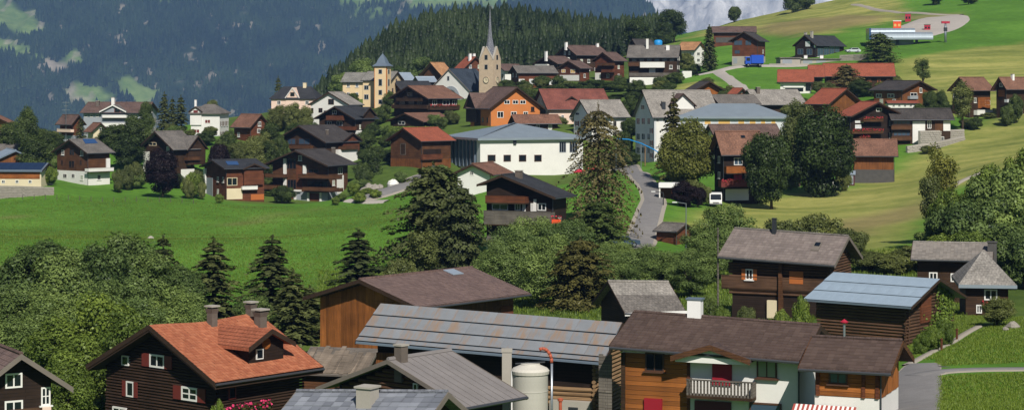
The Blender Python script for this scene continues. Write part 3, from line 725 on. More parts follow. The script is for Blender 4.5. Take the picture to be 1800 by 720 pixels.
# gym
h = House('gym_hall', 'large white hall with shallow blue grey hipped metal roof', 778, 840, 1034, 450, 68, 243, 217, 308, 'B', oe=.9, og=.9, roof='metal_blue', wall='plaster', hip=.9, thick=.5, cat='hall')
GYM = h
h.win('B', [(857, 272, 871, 284), (885, 272, 898, 284), (912, 272, 925, 284), (939, 272, 952, 284)], frame='frame_brown', fw=.15, mull=0)
h.win('B', [(983, 249, 995, 268), (1001, 249, 1015, 268)], frame='plaster_grey', mull=2); h.panel('A', 781, 246, 838, 292, 'glazing', 'glass_blue', .05)
for k in range(9): x = 782 + k * 6.6; h.panel('A', x, 244, x + 1.6, 292, 'fin', 'metal_slate', .35)
h.panel('B', 902, 246, 907, 254, 'wall_lamp', 'dark_steel', .3)
for k in range(1, 7):                     # standing seams across the front slope
    l = h.RB * 0 + k
T, L = h.span()
# brown barn with orange roof
h = House('brown_barn', 'brown plank barn with orange tiled roof next to the white hall', 677, 740, 802, 455, 45, 248, 225, 296, 'A', roof='tile_orange', wall='wood_brown', plinth=(279, 'wood_orange_v'), oe=.8, og=1.0)
h.win('A', [(704, 252, 713, 272)], frame='grey_wood', pane='wood_dark', mull=0); h.panel('B', 744, 262, 775, 282, 'opening', 'wood_black', .05); h.balcony('B', 743, 271, 778, 280, .6, 'wood_red')
# modern chalet
h = House('modern_chalet', 'modern glazed chalet with brown balconies and white posts on the meadow edge', 462, 576, 628, 440, 28, 291, 264, 356, 'A', roof='tile_dark', wall='wood_brown', oe=1.2, og=2.0, plinth=(337, 'plaster_grey'))
h.win('A', [(503, 271, 521, 297), (505, 315, 521, 332), (533, 297, 560, 304), (540, 318, 590, 331)], frame='frame_brown', pane='glass', mull=2); h.panel('A', 500, 274, 504, 335, 'post', 'plaster', .5); h.panel('A', 534, 290, 539, 305, 'post', 'plaster', .4)
h.panel('A', 500, 333, 530, 336, 'sill_band', 'plaster', .5); h.panel('A', 521, 290, 531, 330, 'wall_panel', 'wood_red', .08)
h.balcony('A', 524, 307, 594, 313, 1.7, 'wood_brown'); h.balcony('A', 532, 329, 596, 335, 1.7, 'wood_brown'); h.balcony('A', 466, 305, 499, 311, 1.5, 'wood_brown'); h.balcony('A', 452, 325, 499, 332, 1.5, 'wood_brown')
for x in (475, 497, 518, 541, 563): h.panel('A', x, 338, x + 3, 355, 'post', 'plaster', .3)
h.panel('A', 500, 339, 516, 355, 'garage_door', 'wood_red', .1); h.panel('A', 545, 339, 561, 355, 'garage_door', 'wood_red', .1); h.panel('A', 478, 339, 496, 355, 'garage_door', 'wood_dark', .1)
h.win('B', [(594, 294, 602, 306)]); h.panel('B', 592, 308, 604, 340, 'wall_panel', 'plaster', .05); h.chimney(586, 268, 259, .6)
h = House('low_house', 'low timber house with dark roof and blue solar panel on the meadow edge', 350, 394, 474, 435, 60, 296, 281, 351, 'A', roof='tile_night', wall='wood_red', oe=.9, og=.9, plinth=None)
h.win('B', [(399, 312, 417, 326)], frame='plaster_cream', mull=1); h.panel('B', 398, 331, 426, 350, 'wall_panel', 'plaster_cream', .06); h.win('B', [(406, 333, 414, 342)]); h.panel('A', 359, 296, 363, 350, 'post', 'plaster', .3); h.panel('A', 363, 312, 374, 348, 'wall_panel', 'plaster_grey', .06)
h.win('B', [(429, 312, 452, 328)], frame='plaster', mull=1, fw=.25); h.balcony('B', 426, 328, 453, 333, .8, 'plaster'); h.panel('B', 441, 341, 466, 351, 'garage_door', 'shutter_orange', .05); h.panel('B', 398, 300, 425, 311, 'wall_panel', 'wood_red', .05)
h.dormer('B', 446, 2.2, 287, 296, w0=.6, mat='wood_red', back=5)
q = [h.roof_hit(x, r) for x, r in ((396, 284), (417, 284), (420, 290), (400, 290))]
if all(q): MB().hexa([(a.x, a.y, a.z + .05) for a in q] + [(a.x, a.y, a.z + .12) for a in q]).build('solar_panel', 'solar_blue', h.e)
h = House('terrace_chalet', 'broad chalet with dark grey roof behind the modern glazed chalet', 478, 572, 636, 480, 35, 250, 221, 300, 'A', roof='tile_dark', wall='wood_dark', oe=1.0, og=1.4)
h.win('A', [(505, 243, 520, 254), (525, 243, 545, 254)], pane='glass_blue', frame='frame_brown'); h.balcony('A', 502, 255, 545, 261, 1.2, 'wood_brown'); h.dormer('B', 618, 3.0, 233, 246, w0=.8, mat='wood_red', back=6)
h.panel('B', 590, 262, 634, 290, 'wall_panel', 'plaster', .9, w0=.0); h.win('B', [(600, 264, 606, 274), (612, 264, 620, 276), (627, 264, 632, 274)]); h.balcony('B', 602, 256, 630, 262, 1.4, 'wood_brown'); h.chimney(575, 236, 228, .5)
h = House('blue_roof_chalet', 'dark chalet with bluish slate roof below the white gabled house', 551, 624, 667, 520, 35, 209, 187, 252, 'A', roof='tile_night', wall='wood_dark', oe=.9, og=1.2)
h.balcony('A', 573, 203, 602, 211, 1.1, 'wood_red'); h.balcony('A', 570, 222, 622, 228, 1.1, 'wood_red'); h.win('A', [(584, 192, 592, 201), (575, 213, 583, 221), (592, 213, 602, 221)]); h.panel('B', 624, 229, 660, 252, 'wall_panel', 'plaster', .1); h.win('B', [(630, 233, 635, 242), (644, 233, 649, 242)], fw=.1); h.win('B', [(638, 212, 646, 224)], pane='panel_yellow'); h.dormer('B', 648, 2.4, 188, 203, w0=.6, mat='wood_dark', back=5)
h = House('white_gabled_house', 'white house with pointed gable and pale grey roof', 541, 614, 640, 545, 28, 184, 162, 226, 'A', roof='tile_pale', wall='plaster', oe=.6, og=.6)
h.win('A', [(577, 174, 587, 184), (560, 190, 567, 198), (546, 190, 551, 199)], frame='frame_brown'); h.chimney(592, 160, 148, .8, mat='plaster')
h = House('pink_house', 'pale pink villa with dark mansard roof and round headed dormer', 473, 556, None, 560, 8, 173, 152, 217, 'B', lb=11, oe=.5, og=.5, roof='tile_night', wall='plaster_pink', hip=.5)
h.row('A', 482, 548, 4, 177, 184, .4, frame='plaster'); h.row('A', 482, 548, 4, 196, 206, .4, frame='plaster'); e, u, za, ze = h.dormer('A', 514, 1.9, 154, 172, w0=.15, mat='plaster_pink', over=.2, back=5, eo=.15, roof='plaster_pink', barge='plaster'); h.win('A', [(510, 163, 518, 169)]) if 0 else None
g = h.fmap('A'); m = MB().box(u - .6, u + .6, za - 2.4, za - 1.3, .14, .22).mapped(g).build('window', 'frame_brown', e); MB().box(u - .5, u + .5, za - 2.3, za - 1.4, .2, .24).mapped(g).build('pane', 'glass', m); h.chimney(536, 153, 145, .9, mat='plaster_cream')
h = House('brown_side_house', 'small brown house with plain warm brown roof beside leafy garden', 404, 440, 479, 500, 45, 224, 201, 248, 'B', roof='tile_warm', wall='wood_red', oe=.7, og=.8)
h.win('B', [(452, 226, 458, 234)])
h = House('white_villa', 'white three storey villa with narrow front gable and red windows', 331, 388, None, 530, 8, 199, 183, 246, 'B', lb=10, oe=.7, og=.5, roof='tile_grey', wall='plaster', hip=.6)
for r in (210, 227): h.win('A', [(340, r, 351, r + 7), (360, r, 370, r + 7)], frame='plaster', pane='shutter_red', mull=1)
e, u, za, ze = h.dormer('A', 344, 1.5, 187, 196, w0=.35, mat='plaster', over=.3, back=5, eo=.35); g = h.fmap('A'); m = MB().box(u - .75, u + .75, za - 2.0, za - .9, .34, .42).mapped(g).build('window', 'plaster', e); MB().box(u - .6, u + .6, za - 1.9, za - 1.0, .4, .44).mapped(g).build('pane', 'shutter_red', m); h.chimney(344, 190, 175, .5, mat='white_paint')
h.balcony('A', 336, 238, 384, 242, .8, 'plaster_cool')
h = House('grey_roof_villa', 'house with broad grey roof and two gables behind the purple tree', 240, 304, 353, 455, 40, 263, 231, 316, 'A', roof='tile_grey', wall='wood_dark', oe=.9, og=1.1)
h.panel('A', 245, 266, 263, 316, 'wall_panel', 'plaster', .06); h.win('A', [(262, 250, 275, 256)], frame='plaster_cream'); h.win('A', [(249, 278, 255, 288), (249, 295, 255, 304)]); h.dormer('B', 346, 2.6, 238, 262, w0=.8, mat='wood_dark', back=6); h.balcony('B', 330, 276, 352, 281, 1.2, 'wood_brown'); h.win('B', [(328, 283, 335, 291), (340, 283, 347, 291)], pane='panel_yellow'); h.panel('B', 318, 297, 342, 316, 'wall_panel', 'plaster', .06)
h = House('solar_chalet', 'brown timber chalet on white basement with rooftop solar panel', 90, 153, 203, 440, 42, 269, 245, 325, 'A', roof='tile_grey', wall='wood_brown', oe=.9, og=.9, plinth=(300, 'plaster'))
h.win('A', [(122, 262, 131, 273), (107, 281, 111, 290), (121, 282, 131, 295), (140, 281, 144, 290)], frame='frame_brown'); h.win('A', [(111, 305, 118, 313), (126, 305, 132, 313)])
h.balcony('B', 156, 297, 200, 301, 1.4, 'plaster'); h.panel('B', 186, 278, 203, 300, 'wall_panel', 'plaster', .3); h.win('B', [(192, 281, 198, 290)], pane='curtain')
q = [h.roof_hit(x, r) for x, r in ((145, 245), (166, 245), (172, 252), (150, 253))]
if all(q): MB().hexa([(a.x, a.y, a.z + .05) for a in q] + [(a.x, a.y, a.z + .12) for a in q]).build('solar_panel', 'solar_blue', h.e)
h = House('metal_roof_barn', 'brown gabled barn with pale metal roof behind the solar shed', -34, -34, 89, 445, 68, 292, 264, 318, 'B', la=14, roof='metal_pale', wall='wood_orange_v', oe=.9, og=.8, barge='metal_slate')
h = House('solar_shed', 'long low cream shed roofed with dark blue solar panels', -60, 74, None, 425, 5, 300, 286, 323, 'B', lb=9, roof='metal_slate', wall='plaster_cream', oe=.6, og=.4, gutter=False, cat='shed')
h.panel('A', -50, 302, 70, 314, 'board_band', 'wood_orange', .06); h.win('A', [(3, 316, 9, 322), (27, 316, 33, 322), (50, 316, 56, 322)], frame='plaster', fw=.1); T, L = h.span()
pm = None
for i in range(2):
    for j in range(9):
        t0, t1 = T / 2 * (.12 + .42 * i), T / 2 * (.12 + .42 * i + .4); w = (L - .8) / 9
        MB().hexa([h.P3(t, l, h.rz(t) + z) for z in (.06, .12) for t, l in ((t0, .4 + j * w), (t1, .4 + j * w), (t1, .36 + (j + 1) * w), (t0, .36 + (j + 1) * w))]).build('solar_panel', 'solar', h.e)
h = House('back_grey_barn', 'grey roofed barn half hidden behind the pale metal roof', -40, 36, None, 470, 6, 268, 254, 300, 'B', lb=10, roof='tile_grey', wall='wood_dark')
h = House('orange_edge_house', 'orange timber house at the village edge beside leafy trees', -70, 16, 30, 520, 35, 216, 196, 258, 'A', roof='tile_warm', wall='wood_orange')
h.win('A', [(1, 226, 8, 235)])
h = House('brown_roof_house', 'reddish house with plain grey brown roof below the hotel', 97, 126, 152, 510, 45, 219, 202, 256, 'B', roof='tile_brown', wall='wood_red', plinth=(238, 'plaster_grey'))
h.balcony('A', 100, 228, 124, 232, 1, 'plaster_pink'); h.win('A', [(102, 233, 108, 239)])
h = House('tile_gable_house', 'small house with reddish roof and cream gable among trees', 146, 160, 195, 492, 55, 232, 216, 258, 'B', roof='tile_warm', wall='plaster_cream'); h.win('B', [(174, 224, 182, 229)])
h = House('hotel', 'wide grey roofed hotel with central gable and white balconies', 140, 256, None, 540, 6, 198, 180, 240, 'B', lb=14, roof='tile_brown', wall='plaster_grey', oe=.8, og=.8)
e, u, za, ze = h.dormer('A', 199, 3.2, 184, 196, w0=.6, mat='plaster_grey', barge='frame_white', roof='tile_grey'); h.balcony('A', 180, 203, 222, 207, 1.5, 'plaster'); h.balcony('A', 180, 216, 222, 224, 1.5, 'plaster'); h.win('A', [(203, 208, 216, 215)], frame='shutter_red', mull=1); h.win('A', [(186, 208, 196, 215)]); h.row('A', 146, 176, 3, 201, 206, .5); h.row('A', 226, 252, 3, 201, 206, .5); h.chimney(199, 185, 171, .8, mat='plaster'); h.chimney(172, 186, 177, .8)
g = h.fmap('A'); m = MB().box(u + .3, u + 1.9, za - 2.1, za - .9, .6, .68).mapped(g).build('window', 'shutter_red', e); MB().box(u + .45, u + 1.75, za - 2.0, za - 1.0, .66, .7).mapped(g).build('pane', 'glass', m)
# balcony chalets in the centre
h = House('balcony_chalet', 'wide chalet with warm brown roof, long dark balconies and red flowers', 682, 752, 815, 540, 45, 173, 151, 206, 'A', roof='tile_warm', wall='wood_dark', oe=1.0, og=1.3)
h.balcony('A', 688, 184, 750, 190, 1.3, 'wood_dark'); h.balcony('A', 696, 172, 742, 177, 1.1, 'wood_dark'); h.win('A', [(702, 177, 712, 184), (718, 177, 728, 184), (733, 177, 742, 184), (715, 162, 725, 170)], frame='grey_wood'); h.balcony('B', 756, 185, 808, 192, 1.3, 'wood_dark', flower='flower_red'); h.win('B', [(760, 176, 768, 185), (778, 176, 790, 185), (795, 176, 802, 185)], frame='plaster')
h = House('low_veranda_house', 'low house with wide brown roof above a green hedge', 678, 744, 807, 522, 50, 214, 199, 226, 'A', roof='tile_warm', wall='wood_dark', oe=1.0, og=.8); h.win('A', [(700, 213, 712, 219)])
h.panel('B', 790, 212, 806, 226, 'wall_panel', 'plaster_grey', .05)
h = House('orange_house', 'bright orange house with large gable and dark brown roof', 818, 860, 958, 500, 65, 191, 153, 222, 'B', roof='tile_brown', wall='plaster_orange', oe=.9, og=1.1)
h.win('B', [(874, 196, 885, 207), (898, 196, 908, 207), (886, 176, 896, 183), (901, 176, 911, 183), (914, 176, 924, 183), (920, 196, 928, 205)], frame='plaster'); h.dormer('A', 828, 3.2, 163, 190, w0=.5, mat='wood_dark', back=6, roof='tile_brown'); h.panel('A', 834, 193, 845, 222, 'wall_panel', 'wood_dark', .06)
h = House('red_roof_inn', 'pink white inn under a long brick red roof', 932, 962, 1078, 515, 72, 192, 157, 226, 'A', roof='tile_brick', wall='plaster_pink', oe=.8, og=.7)
h.dormer('B', 1004, 2.4, 169, 182, w0=-2.5, mat='wood_dark', back=5, roof='tile_brick'); h.row('B', 968, 1010, 3, 202, 211, .35)
h.panel('A', 936, 178, 959, 200, 'gable_boarding', 'wood_dark', .06)
h = House('red_lean_house', 'low house with plain reddish brown roof behind the white hall', 893, 906, 988, 482, 76, 217, 202, 235, 'A', roof='tile_warm', wall='wood_dark')
h = House('pale_roof_house', 'white house with pale grey roof behind the tall larch', 1001, 1037, 1109, 470, 66, 206, 176, 250, 'A', roof='tile_pale', wall='plaster', oe=.7, og=.8)
h.row('B', 1040, 1105, 4, 213, 222, .35, frame='grey_wood'); h.win('A', [(1012, 195, 1018, 202)], frame='plaster_grey'); h.row('B', 1040, 1105, 4, 230, 239, .35)
# church
h = House('church_nave', 'white church nave with pointed gable and dark slate roof', 752, 826, 874, 592, 35, 160, 121, 188, 'A', roof='nave_slate', wall='plaster', oe=.35, og=.35, barge='barge_pale', cat='church', gutter=False)
h.win('A', [(786, 134, 790, 142)], frame='plaster_grey', mull=0)
u, v = h.hit('A', 793, 178); g = h.fmap('A'); m = MB()
for k in range(13):
    a0, a1 = math.pi * k / 13, math.pi * (k + 1) / 13; r0, r1 = 2.6, 3.4
    m.hexa([(u + r0 * math.cos(a0), v + r0 * 1.3 * math.sin(a0), 0), (u + r1 * math.cos(a0), v + r1 * 1.3 * math.sin(a0), 0), (u + r1 * math.cos(a1), v + r1 * 1.3 * math.sin(a1), 0), (u + r0 * math.cos(a1), v + r0 * 1.3 * math.sin(a1), 0),
            (u + r0 * math.cos(a0), v + r0 * 1.3 * math.sin(a0), .22), (u + r1 * math.cos(a0), v + r1 * 1.3 * math.sin(a0), .22), (u + r1 * math.cos(a1), v + r1 * 1.3 * math.sin(a1), .22), (u + r0 * math.cos(a1), v + r0 * 1.3 * math.sin(a1), .22)])
m.mapped(g).build('arch', 'plaster_grey', h.e)
# church tower
def church_tower():
    Y = 583; th = R(28); K = P(867, 162, Y); s = 4.6; e = thing('church_tower', 'stone church tower with four pointed gables, clock and needle spire', 'church tower', K, -th); CTRL.append(tuple(K))
    pz = lambda row: -(row - 162) / F * Y; ze, zg = pz(105), pz(82); H = s / 2; cx, cy = -H, H
    MB().box(-s, 0, 0, s, -4, ze).build('wall', 'church_stone', e)
    M0 = Matrix.Translation(K) @ Matrix.Rotation(-th, 4, 'Z')
    for k in range(4):
        rot = Matrix.Translation((cx, cy, 0)) @ Matrix.Rotation(k * math.pi / 2, 4, 'Z'); f = lambda x, y, z: rot @ Vector((x, y, z))
        MB().prism([(-H + .02, -H, ze), (H - .02, -H, ze), (0, -H, zg)], (0, .5, 0)).mapped(f).build('gable', 'church_stone', e)
        for sg in (-1, 1): MB().prism([(sg * (H + .05), -H - .06, ze + .02), (0, -H - .06, zg + .12), (0, -H - .06, zg - .1), (sg * (H - .1), -H - .06, ze - .1)], (0, .6, 0)).mapped(f).build('gable_coping', 'concrete', e)
        for r0, r1, w in ((97, 105, .45), (114, 122, .45)):
            o = MB().box(-w - .12, w + .12, -H - .03, -H + .1, pz(r1) - .1, pz(r0) + .1).mapped(f).build('window', 'concrete', e); MB().box(-w, w, -H - .06, -H + .1, pz(r1), pz(r0)).mapped(f).build('pane', 'glass', o)
        if k != 2:
            c = pz(141); o = MB().lathe([(0, 0), (.95, 0), (.95, .1), (0, .1)], 24).mapped(lambda x, y, z: f(x, -H - z, c + y)).build('clock_face', 'plaster_cream', e)
            MB().box(-.05, .05, -H - .14, -H - .1, c, c + .75).box(.0, .5, -H - .14, -H - .1, c - .04, c + .05).mapped(f).build('clock_hand', 'dark_steel', o)
            MB().lathe([(.8, .1), (.95, .1), (.95, .14), (.8, .14)], 24).mapped(lambda x, y, z: f(x, -H - z, c + y)).build('clock_ring', 'dark_stone', o)
    n = 8; prof = [(H * .98, ze - .2), (H * .55, pz(84)), (H * .3, pz(66)), (H * .2, pz(52)), (.06, pz(14)), (0, pz(12))]
    MB().lathe(prof, n, (cx, cy)).build('spire', 'slate', e)
    MB().tube((cx, cy, pz(14)), (cx, cy, pz(5)), .05).box(cx - .35, cx + .35, cy - .04, cy + .04, pz(9) - .05, pz(9) + .05).build('finial', 'steel', e)
church_tower()
# yellow parish building with tower
def parish_tower():
    Y = 568; th = R(18); K = P(679, 186, Y); s = 3.5; e = thing('bell_tower', 'pale yellow square bell tower with grey flared cap roof', 'tower', K, -th); CTRL.append(tuple(K)); pz = lambda row: -(row - 186) / F * Y; zt = pz(117)
    MB().box(-s, 0, 0, s, -3, zt).build('wall', 'plaster_yellow', e)
    m = MB(); c = (-s / 2, s / 2); q = lambda r, z: [(c[0] - r, c[1] - r, z), (c[0] + r, c[1] - r, z), (c[0] + r, c[1] + r, z), (c[0] - r, c[1] + r, z)]
    lv = [q(s / 2 + .45, zt), q(s / 2 + .5, zt + .15), q(s / 2 - .35, zt + .9), q(s / 2 - .8, zt + 2.1), q(.04, pz(94))]
    for a, b in zip(lv, lv[1:]): m.hexa(a + b)
    m.build('roof', 'metal_slate', e); MB().tube((c[0], c[1], pz(95)), (c[0], c[1], pz(90)), .05).build('finial', 'steel', e)
    for r0, r1 in ((122, 130), (139, 151), (158, 167), (175, 183)):
        for f in (lambda u, v, w: (u - s / 2, -w, v), lambda u, v, w: (w, u + s / 2, v)):
            o = MB().box(-.55, .55, pz(r1), pz(r0), 0, .08).mapped(f).build('window', 'plaster_grey', e); MB().box(-.42, .42, pz(r1) + .12, pz(r0) - .12, .05, .1).mapped(f).build('pane', 'glass', o)
    for x in (-s, 0): MB().box(x - .06, x + .06, -.06, .5, -2, zt - .1).build('corner_strip', 'plaster_orange', e)
parish_tower()
h = House('parish_house', 'pale yellow parish house with grey roof joined to the bell tower', 634, 688, None, 572, 18, 141, 126, 185, 'B', lb=10, roof='church_grey', wall='plaster_yellow', oe=.4, og=.5)
h.win('A', [(640, 150, 648, 158), (640, 166, 648, 175)], frame='plaster_grey')
h = House('grey_hall_house', 'grey roofed hall standing left of the yellow bell tower', 598, 640, None, 600, 12, 144, 128, 175, 'B', lb=10, roof='church_grey', wall='plaster_yellow', oe=.6, og=.6)
h = House('tin_roof_house', 'house with shining tin roof behind the balcony chalet', 680, 700, 732, 620, 60, 141, 128, 165, 'A', roof='metal_pale', wall='wood_dark')
h = House('tin_roof_shed', 'low building with flat pale tin roof beside the church gable', 724, 736, 770, 605, 70, 144, 135, 165, 'A', roof='metal_pale', wall='wood_dark')
h = House('slate_roof_house', 'house with bluish slate roof just behind the balcony chalet', 678, 706, 768, 572, 62, 160, 143, 185, 'A', roof='tile_night', wall='wood_dark'); h.win('A', [(688, 158, 694, 166)], pane='glass_blue')
h = House('forest_edge_barn', 'brown barn with orange brown roof at the forest edge', 735, 777, 802, 645, 40, 134, 110, 152, 'A', roof='tile_tan', wall='wood_brown', og=1.2)
h = House('forest_edge_house', 'house with red brown roof and two white chimneys at the forest edge', 797, 815, 858, 655, 60, 121, 100, 140, 'B', roof='tile_orange', wall='wood_red'); h.chimney(826, 106, 94, .8, mat='white_paint'); h.chimney(833, 105, 94, .8, mat='white_paint')
h = House('white_back_house', 'small white gabled house just right of the church tower', 878, 886, 900, 640, 60, 124, 113, 142, 'A', roof='tile_brown', wall='plaster', lb=8, la=9)
# chalets behind the church
h = House('long_brown_chalet', 'long brown chalet with grey roof and three white windows', 893, 909, 982, 600, 72, 128, 116, 157, 'A', roof='tile_grey', wall='wood_red', oe=.7, og=.7)
h.win('B', [(912, 139, 922, 148), (930, 139, 942, 148), (964, 140, 972, 149)], frame='plaster', pane='plaster_cool', fw=.15); h.win('B', [(947, 140, 958, 150)], frame='frame_brown')
h = House('upper_chalet', 'upper brown chalet with broad grey brown roof below the forest', 974, 1013, 1074, 662, 60, 97, 80, 130, 'A', roof='tile_brown', wall='wood_dark'); h.balcony('A', 975, 101, 998, 105, 1, 'plaster'); h.chimney(995, 82, 74, .8, mat='white_paint'); h.chimney(1050, 82, 76, .8, mat='white_paint')
h = House('step_chalet', 'chalet with white balcony stepped below the upper brown chalet', 936, 980, 1016, 640, 52, 112, 99, 135, 'A', roof='tile_brown', wall='wood_dark'); h.balcony('A', 940, 113, 962, 117, 1, 'plaster'); h.chimney(960, 101, 90, .7, mat='white_paint')
h = House('porch_chalet', 'chalet with curved porch roof and lit timber front', 977, 1020, 1043, 615, 42, 120, 107, 142, 'A', roof='tile_brown', wall='wood_red'); h.panel('A', 982, 132, 1018, 142, 'wall_panel', 'plaster', .06); h.win('A', [(987, 122, 994, 128), (1003, 122, 1011, 129)], pane='panel_yellow')
h = House('double_balcony_chalet', 'brown chalet with two timber balconies next to the white terrace house', 1039, 1079, 1104, 618, 40, 107, 92, 142, 'A', roof='tile_brown', wall='wood_red'); h.balcony('A', 1057, 122, 1077, 127, 1.2, 'wood_red'); h.balcony('A', 1050, 111, 1077, 115, 1.2, 'wood_brown'); h.panel('A', 1043, 128, 1056, 142, 'wall_panel', 'plaster', .06)
h = House('terrace_house', 'grey roofed house with white terrace walls and white balcony', 1101, 1193, None, 600, 9, 101, 80, 143, 'B', lb=13, roof='tile_grey', wall='wood_dark', oe=.8, og=.6); h.row('A', 1108, 1188, 6, 103, 108, .6, pane='glass_blue', frame='grey_wood'); h.balcony('A', 1125, 109, 1168, 119, 1.4, 'plaster'); h.balcony('A', 1104, 110, 1124, 116, 1.4, 'wood_brown'); h.panel('A', 1141, 119, 1152, 128, 'wall_panel', 'plaster', .06); h.balcony('A', 1106, 128, 1186, 134, 2.0, 'grey_wood'); h.chimney(1174, 87, 79, 1.0, mat='white_paint'); h.chimney(1138, 85, 68, .7, mat='plaster')
h = House('tan_roof_house', 'white house with sandy tan roof beside a tall spruce', 1186, 1221, 1244, 640, 38, 88, 74, 118, 'B', roof='tile_tan', wall='plaster'); h.win('B', [(1225, 92, 1230, 98), (1233, 92, 1238, 98), (1225, 103, 1230, 109)]); h.row('A', 1190, 1218, 3, 92, 98, .4)
h = House('ridge_chalet', 'dark roofed chalet at the foot of the forest hill', 1104, 1118, 1152, 690, 60, 80, 69, 100, 'A', roof='tile_dark', wall='wood_dark')
# school block
h = House('school_house', 'tall grey school house with pale roof and shaded gable', 1111, 1147, 1268, 440, 75, 206, 159, 286, 'A', roof='tile_pale', wall='plaster_cool', oe=.6, og=.6)
for r in (207, 234, 258): h.win('A', [(1119, r, 1125, r + 12), (1128, r, 1134, r + 12), (1138, r, 1143, r + 12)], frame='plaster', pane='glass_blue')
h.win('A', [(1127, 184, 1133, 193)], frame='plaster'); h.dormer('B', 1200, 2.6, 164, 186, w0=-1.5, mat='plaster', back=6, roof='tile_brown'); h.panel('B', 1153, 214, 1171, 286, 'wall_panel', 'plaster', .12)
h.row('B', 1150, 1185, 3, 208, 219, .4, frame='plaster'); h.chimney(1166, 190, 178, .8, mat='dark_steel')
h = House('sports_hall', 'long white hall with blue grey hipped roof and yellow window panels', 1190, 1389, None, 420, 6, 205, 182, 275, 'B', lb=16, roof='metal_blue', wall='plaster_cool', hip=.9, thick=.45, oe=.7, og=.7, cat='hall')
for x0, x1 in ((1238, 1250), (1262, 1284), (1297, 1309), (1317, 1329), (1337, 1346), (1355, 1364)): h.win('A', [(x0, 210, x1, 219)], frame='plaster', pane='panel_yellow', mull=0, fw=.1)
h = House('brown_back_house', 'grey roofed house right behind the red balcony chalet', 1231, 1259, 1380, 400, 74, 247, 219, 300, 'A', roof='tile_brown', wall='plaster_cream')
h = House('red_balcony_chalet', 'brown roofed chalet with red flower balconies by the road', 1245, 1268, 1348, 345, 74, 272, 231, 352, 'A', roof='tile_warm', wall='wood_black', oe=.9, og=.8)
h.balcony('B', 1277, 292, 1314, 304, 1.2, 'wood_orange'); h.balcony('B', 1268, 316, 1330, 328, 1.4, 'shutter_red', flower='flower_red'); h.panel('B', 1275, 332, 1316, 352, 'wall_panel', 'plaster', .06); h.win('B', [(1280, 335, 1286, 343), (1295, 335, 1307, 344)]); h.win('B', [(1290, 277, 1305, 290)], pane='glass_blue'); h.win('B', [(1289, 306, 1305, 316)], frame='shutter_red', pane='flower_red')
q = [h.roof_hit(x, r) for x, r in ((1302, 239), (1309, 239), (1310, 243), (1303, 243))]
if all(q): MB().hexa([(a.x, a.y, a.z + .05) for a in q] + [(a.x, a.y, a.z + .12) for a in q]).build('skylight', 'glass', h.e)
h = House('grey_back_roof', 'wide house with pale grey roof behind the long white hall', 1296, 1330, 1420, 470, 70, 184, 158, 215, 'A', roof='tile_pale', wall='wood_dark'); h.chimney(1332, 163, 153, .8)
h = House('dark_low_house', 'low house with dark grey roof between school and white hall', 1238, 1263, 1338, 455, 72, 182, 167, 215, 'A', roof='tile_grey', wall='wood_dark')
h = House('tiny_gable_house', 'tiny house with orange gable peeping over the grey roofs', 1278, 1296, 1316, 492, 50, 165, 155, 185, 'B', roof='tile_orange', wall='wood_orange'); h.win('B', [(1300, 160, 1305, 164)])
h = House('meadow_chalet', 'chalet with dark brown roof and orange gable below the lane', 1203, 1222, 1274, 520, 62, 158, 143, 185, 'B', roof='tile_dark', wall='wood_orange', og=1.2)
# slope above: orange roofs
h = House('awning_house', 'white walled house with terracotta roof and long cream blind', 1366, 1431, None, 520, 8, 144, 123, 164, 'B', lb=11, roof='tile_orange', wall='plaster'); h.panel('A', 1377, 146, 1413, 154, 'blind', 'white_paint', .2); h.panel('A', 1416, 146, 1428, 160, 'opening', 'glass', .05); h.panel('A', 1380, 155, 1412, 161, 'opening', 'glass', .05)
h = House('terracotta_cottage', 'narrow cottage with terracotta roof between two longer roofs', 1421, 1450, None, 535, 6, 135, 115, 160, 'B', lb=9, roof='tile_orange', wall='wood_dark')
h = House('terracotta_row', 'long dark house with terracotta roof on the upper slope', 1448, 1575, None, 542, 5, 134, 112, 160, 'B', lb=10, roof='tile_orange', wall='wood_dark'); h.row('A', 1470, 1570, 6, 139, 146, .35, frame='shutter_orange'); h.balcony('A', 1440, 147, 1475, 151, 1, 'shutter_red')
h = House('plank_gable_barn', 'barn with bright plank gable and terracotta roof above the round trees', 1412, 1457, 1520, 455, 50, 183, 156, 218, 'B', roof='tile_orange', wall='wood_orange_v', oe=.8, og=1.0)
h = House('flower_chalet', 'dark chalet hung with red flowers under a terracotta roof', 1464, 1497, 1592, 425, 60, 204, 179, 252, 'B', roof='tile_orange', wall='wood_black', oe=.8, og=1.4)
h.balcony('B', 1518, 207, 1553, 213, 1.1, 'wood_brown', flower='flower_red'); h.balcony('B', 1498, 228, 1553, 234, 1.2, 'wood_brown', flower='flower_red'); h.balcony('B', 1510, 241, 1530, 246, 1.2, 'wood_brown', flower='flower_red'); h.win('B', [(1503, 212, 1518, 216), (1503, 219, 1514, 226)], pane='plaster_cool'); h.win('B', [(1540, 190, 1550, 196)])
h = House('terrace_wall_house', 'dark grey roofed house with white corner above stone terraces', 1553, 1566, 1678, 430, 80, 210, 191, 258, 'A', roof='tile_dark', wall='wood_dark', oe=.8, og=.6)
h.panel('B', 1604, 213, 1626, 258, 'wall_panel', 'plaster', .08); h.panel('B', 1658, 212, 1671, 230, 'wall_panel', 'plaster', .08); h.balcony('B', 1567, 221, 1603, 227, .8, 'wood_brown'); h.balcony('B', 1567, 240, 1603, 246, .8, 'wood_brown'); h.win('B', [(1607, 233, 1616, 243)], frame='shutter_red'); h.win('B', [(1570, 212, 1600, 219), (1570, 231, 1600, 239)], frame='frame_brown', pane='glass_blue', mull=3); h.panel('B', 1643, 212, 1657, 230, 'gate', 'wood_brown', .1); h.win('B', [(1630, 212, 1637, 226)])
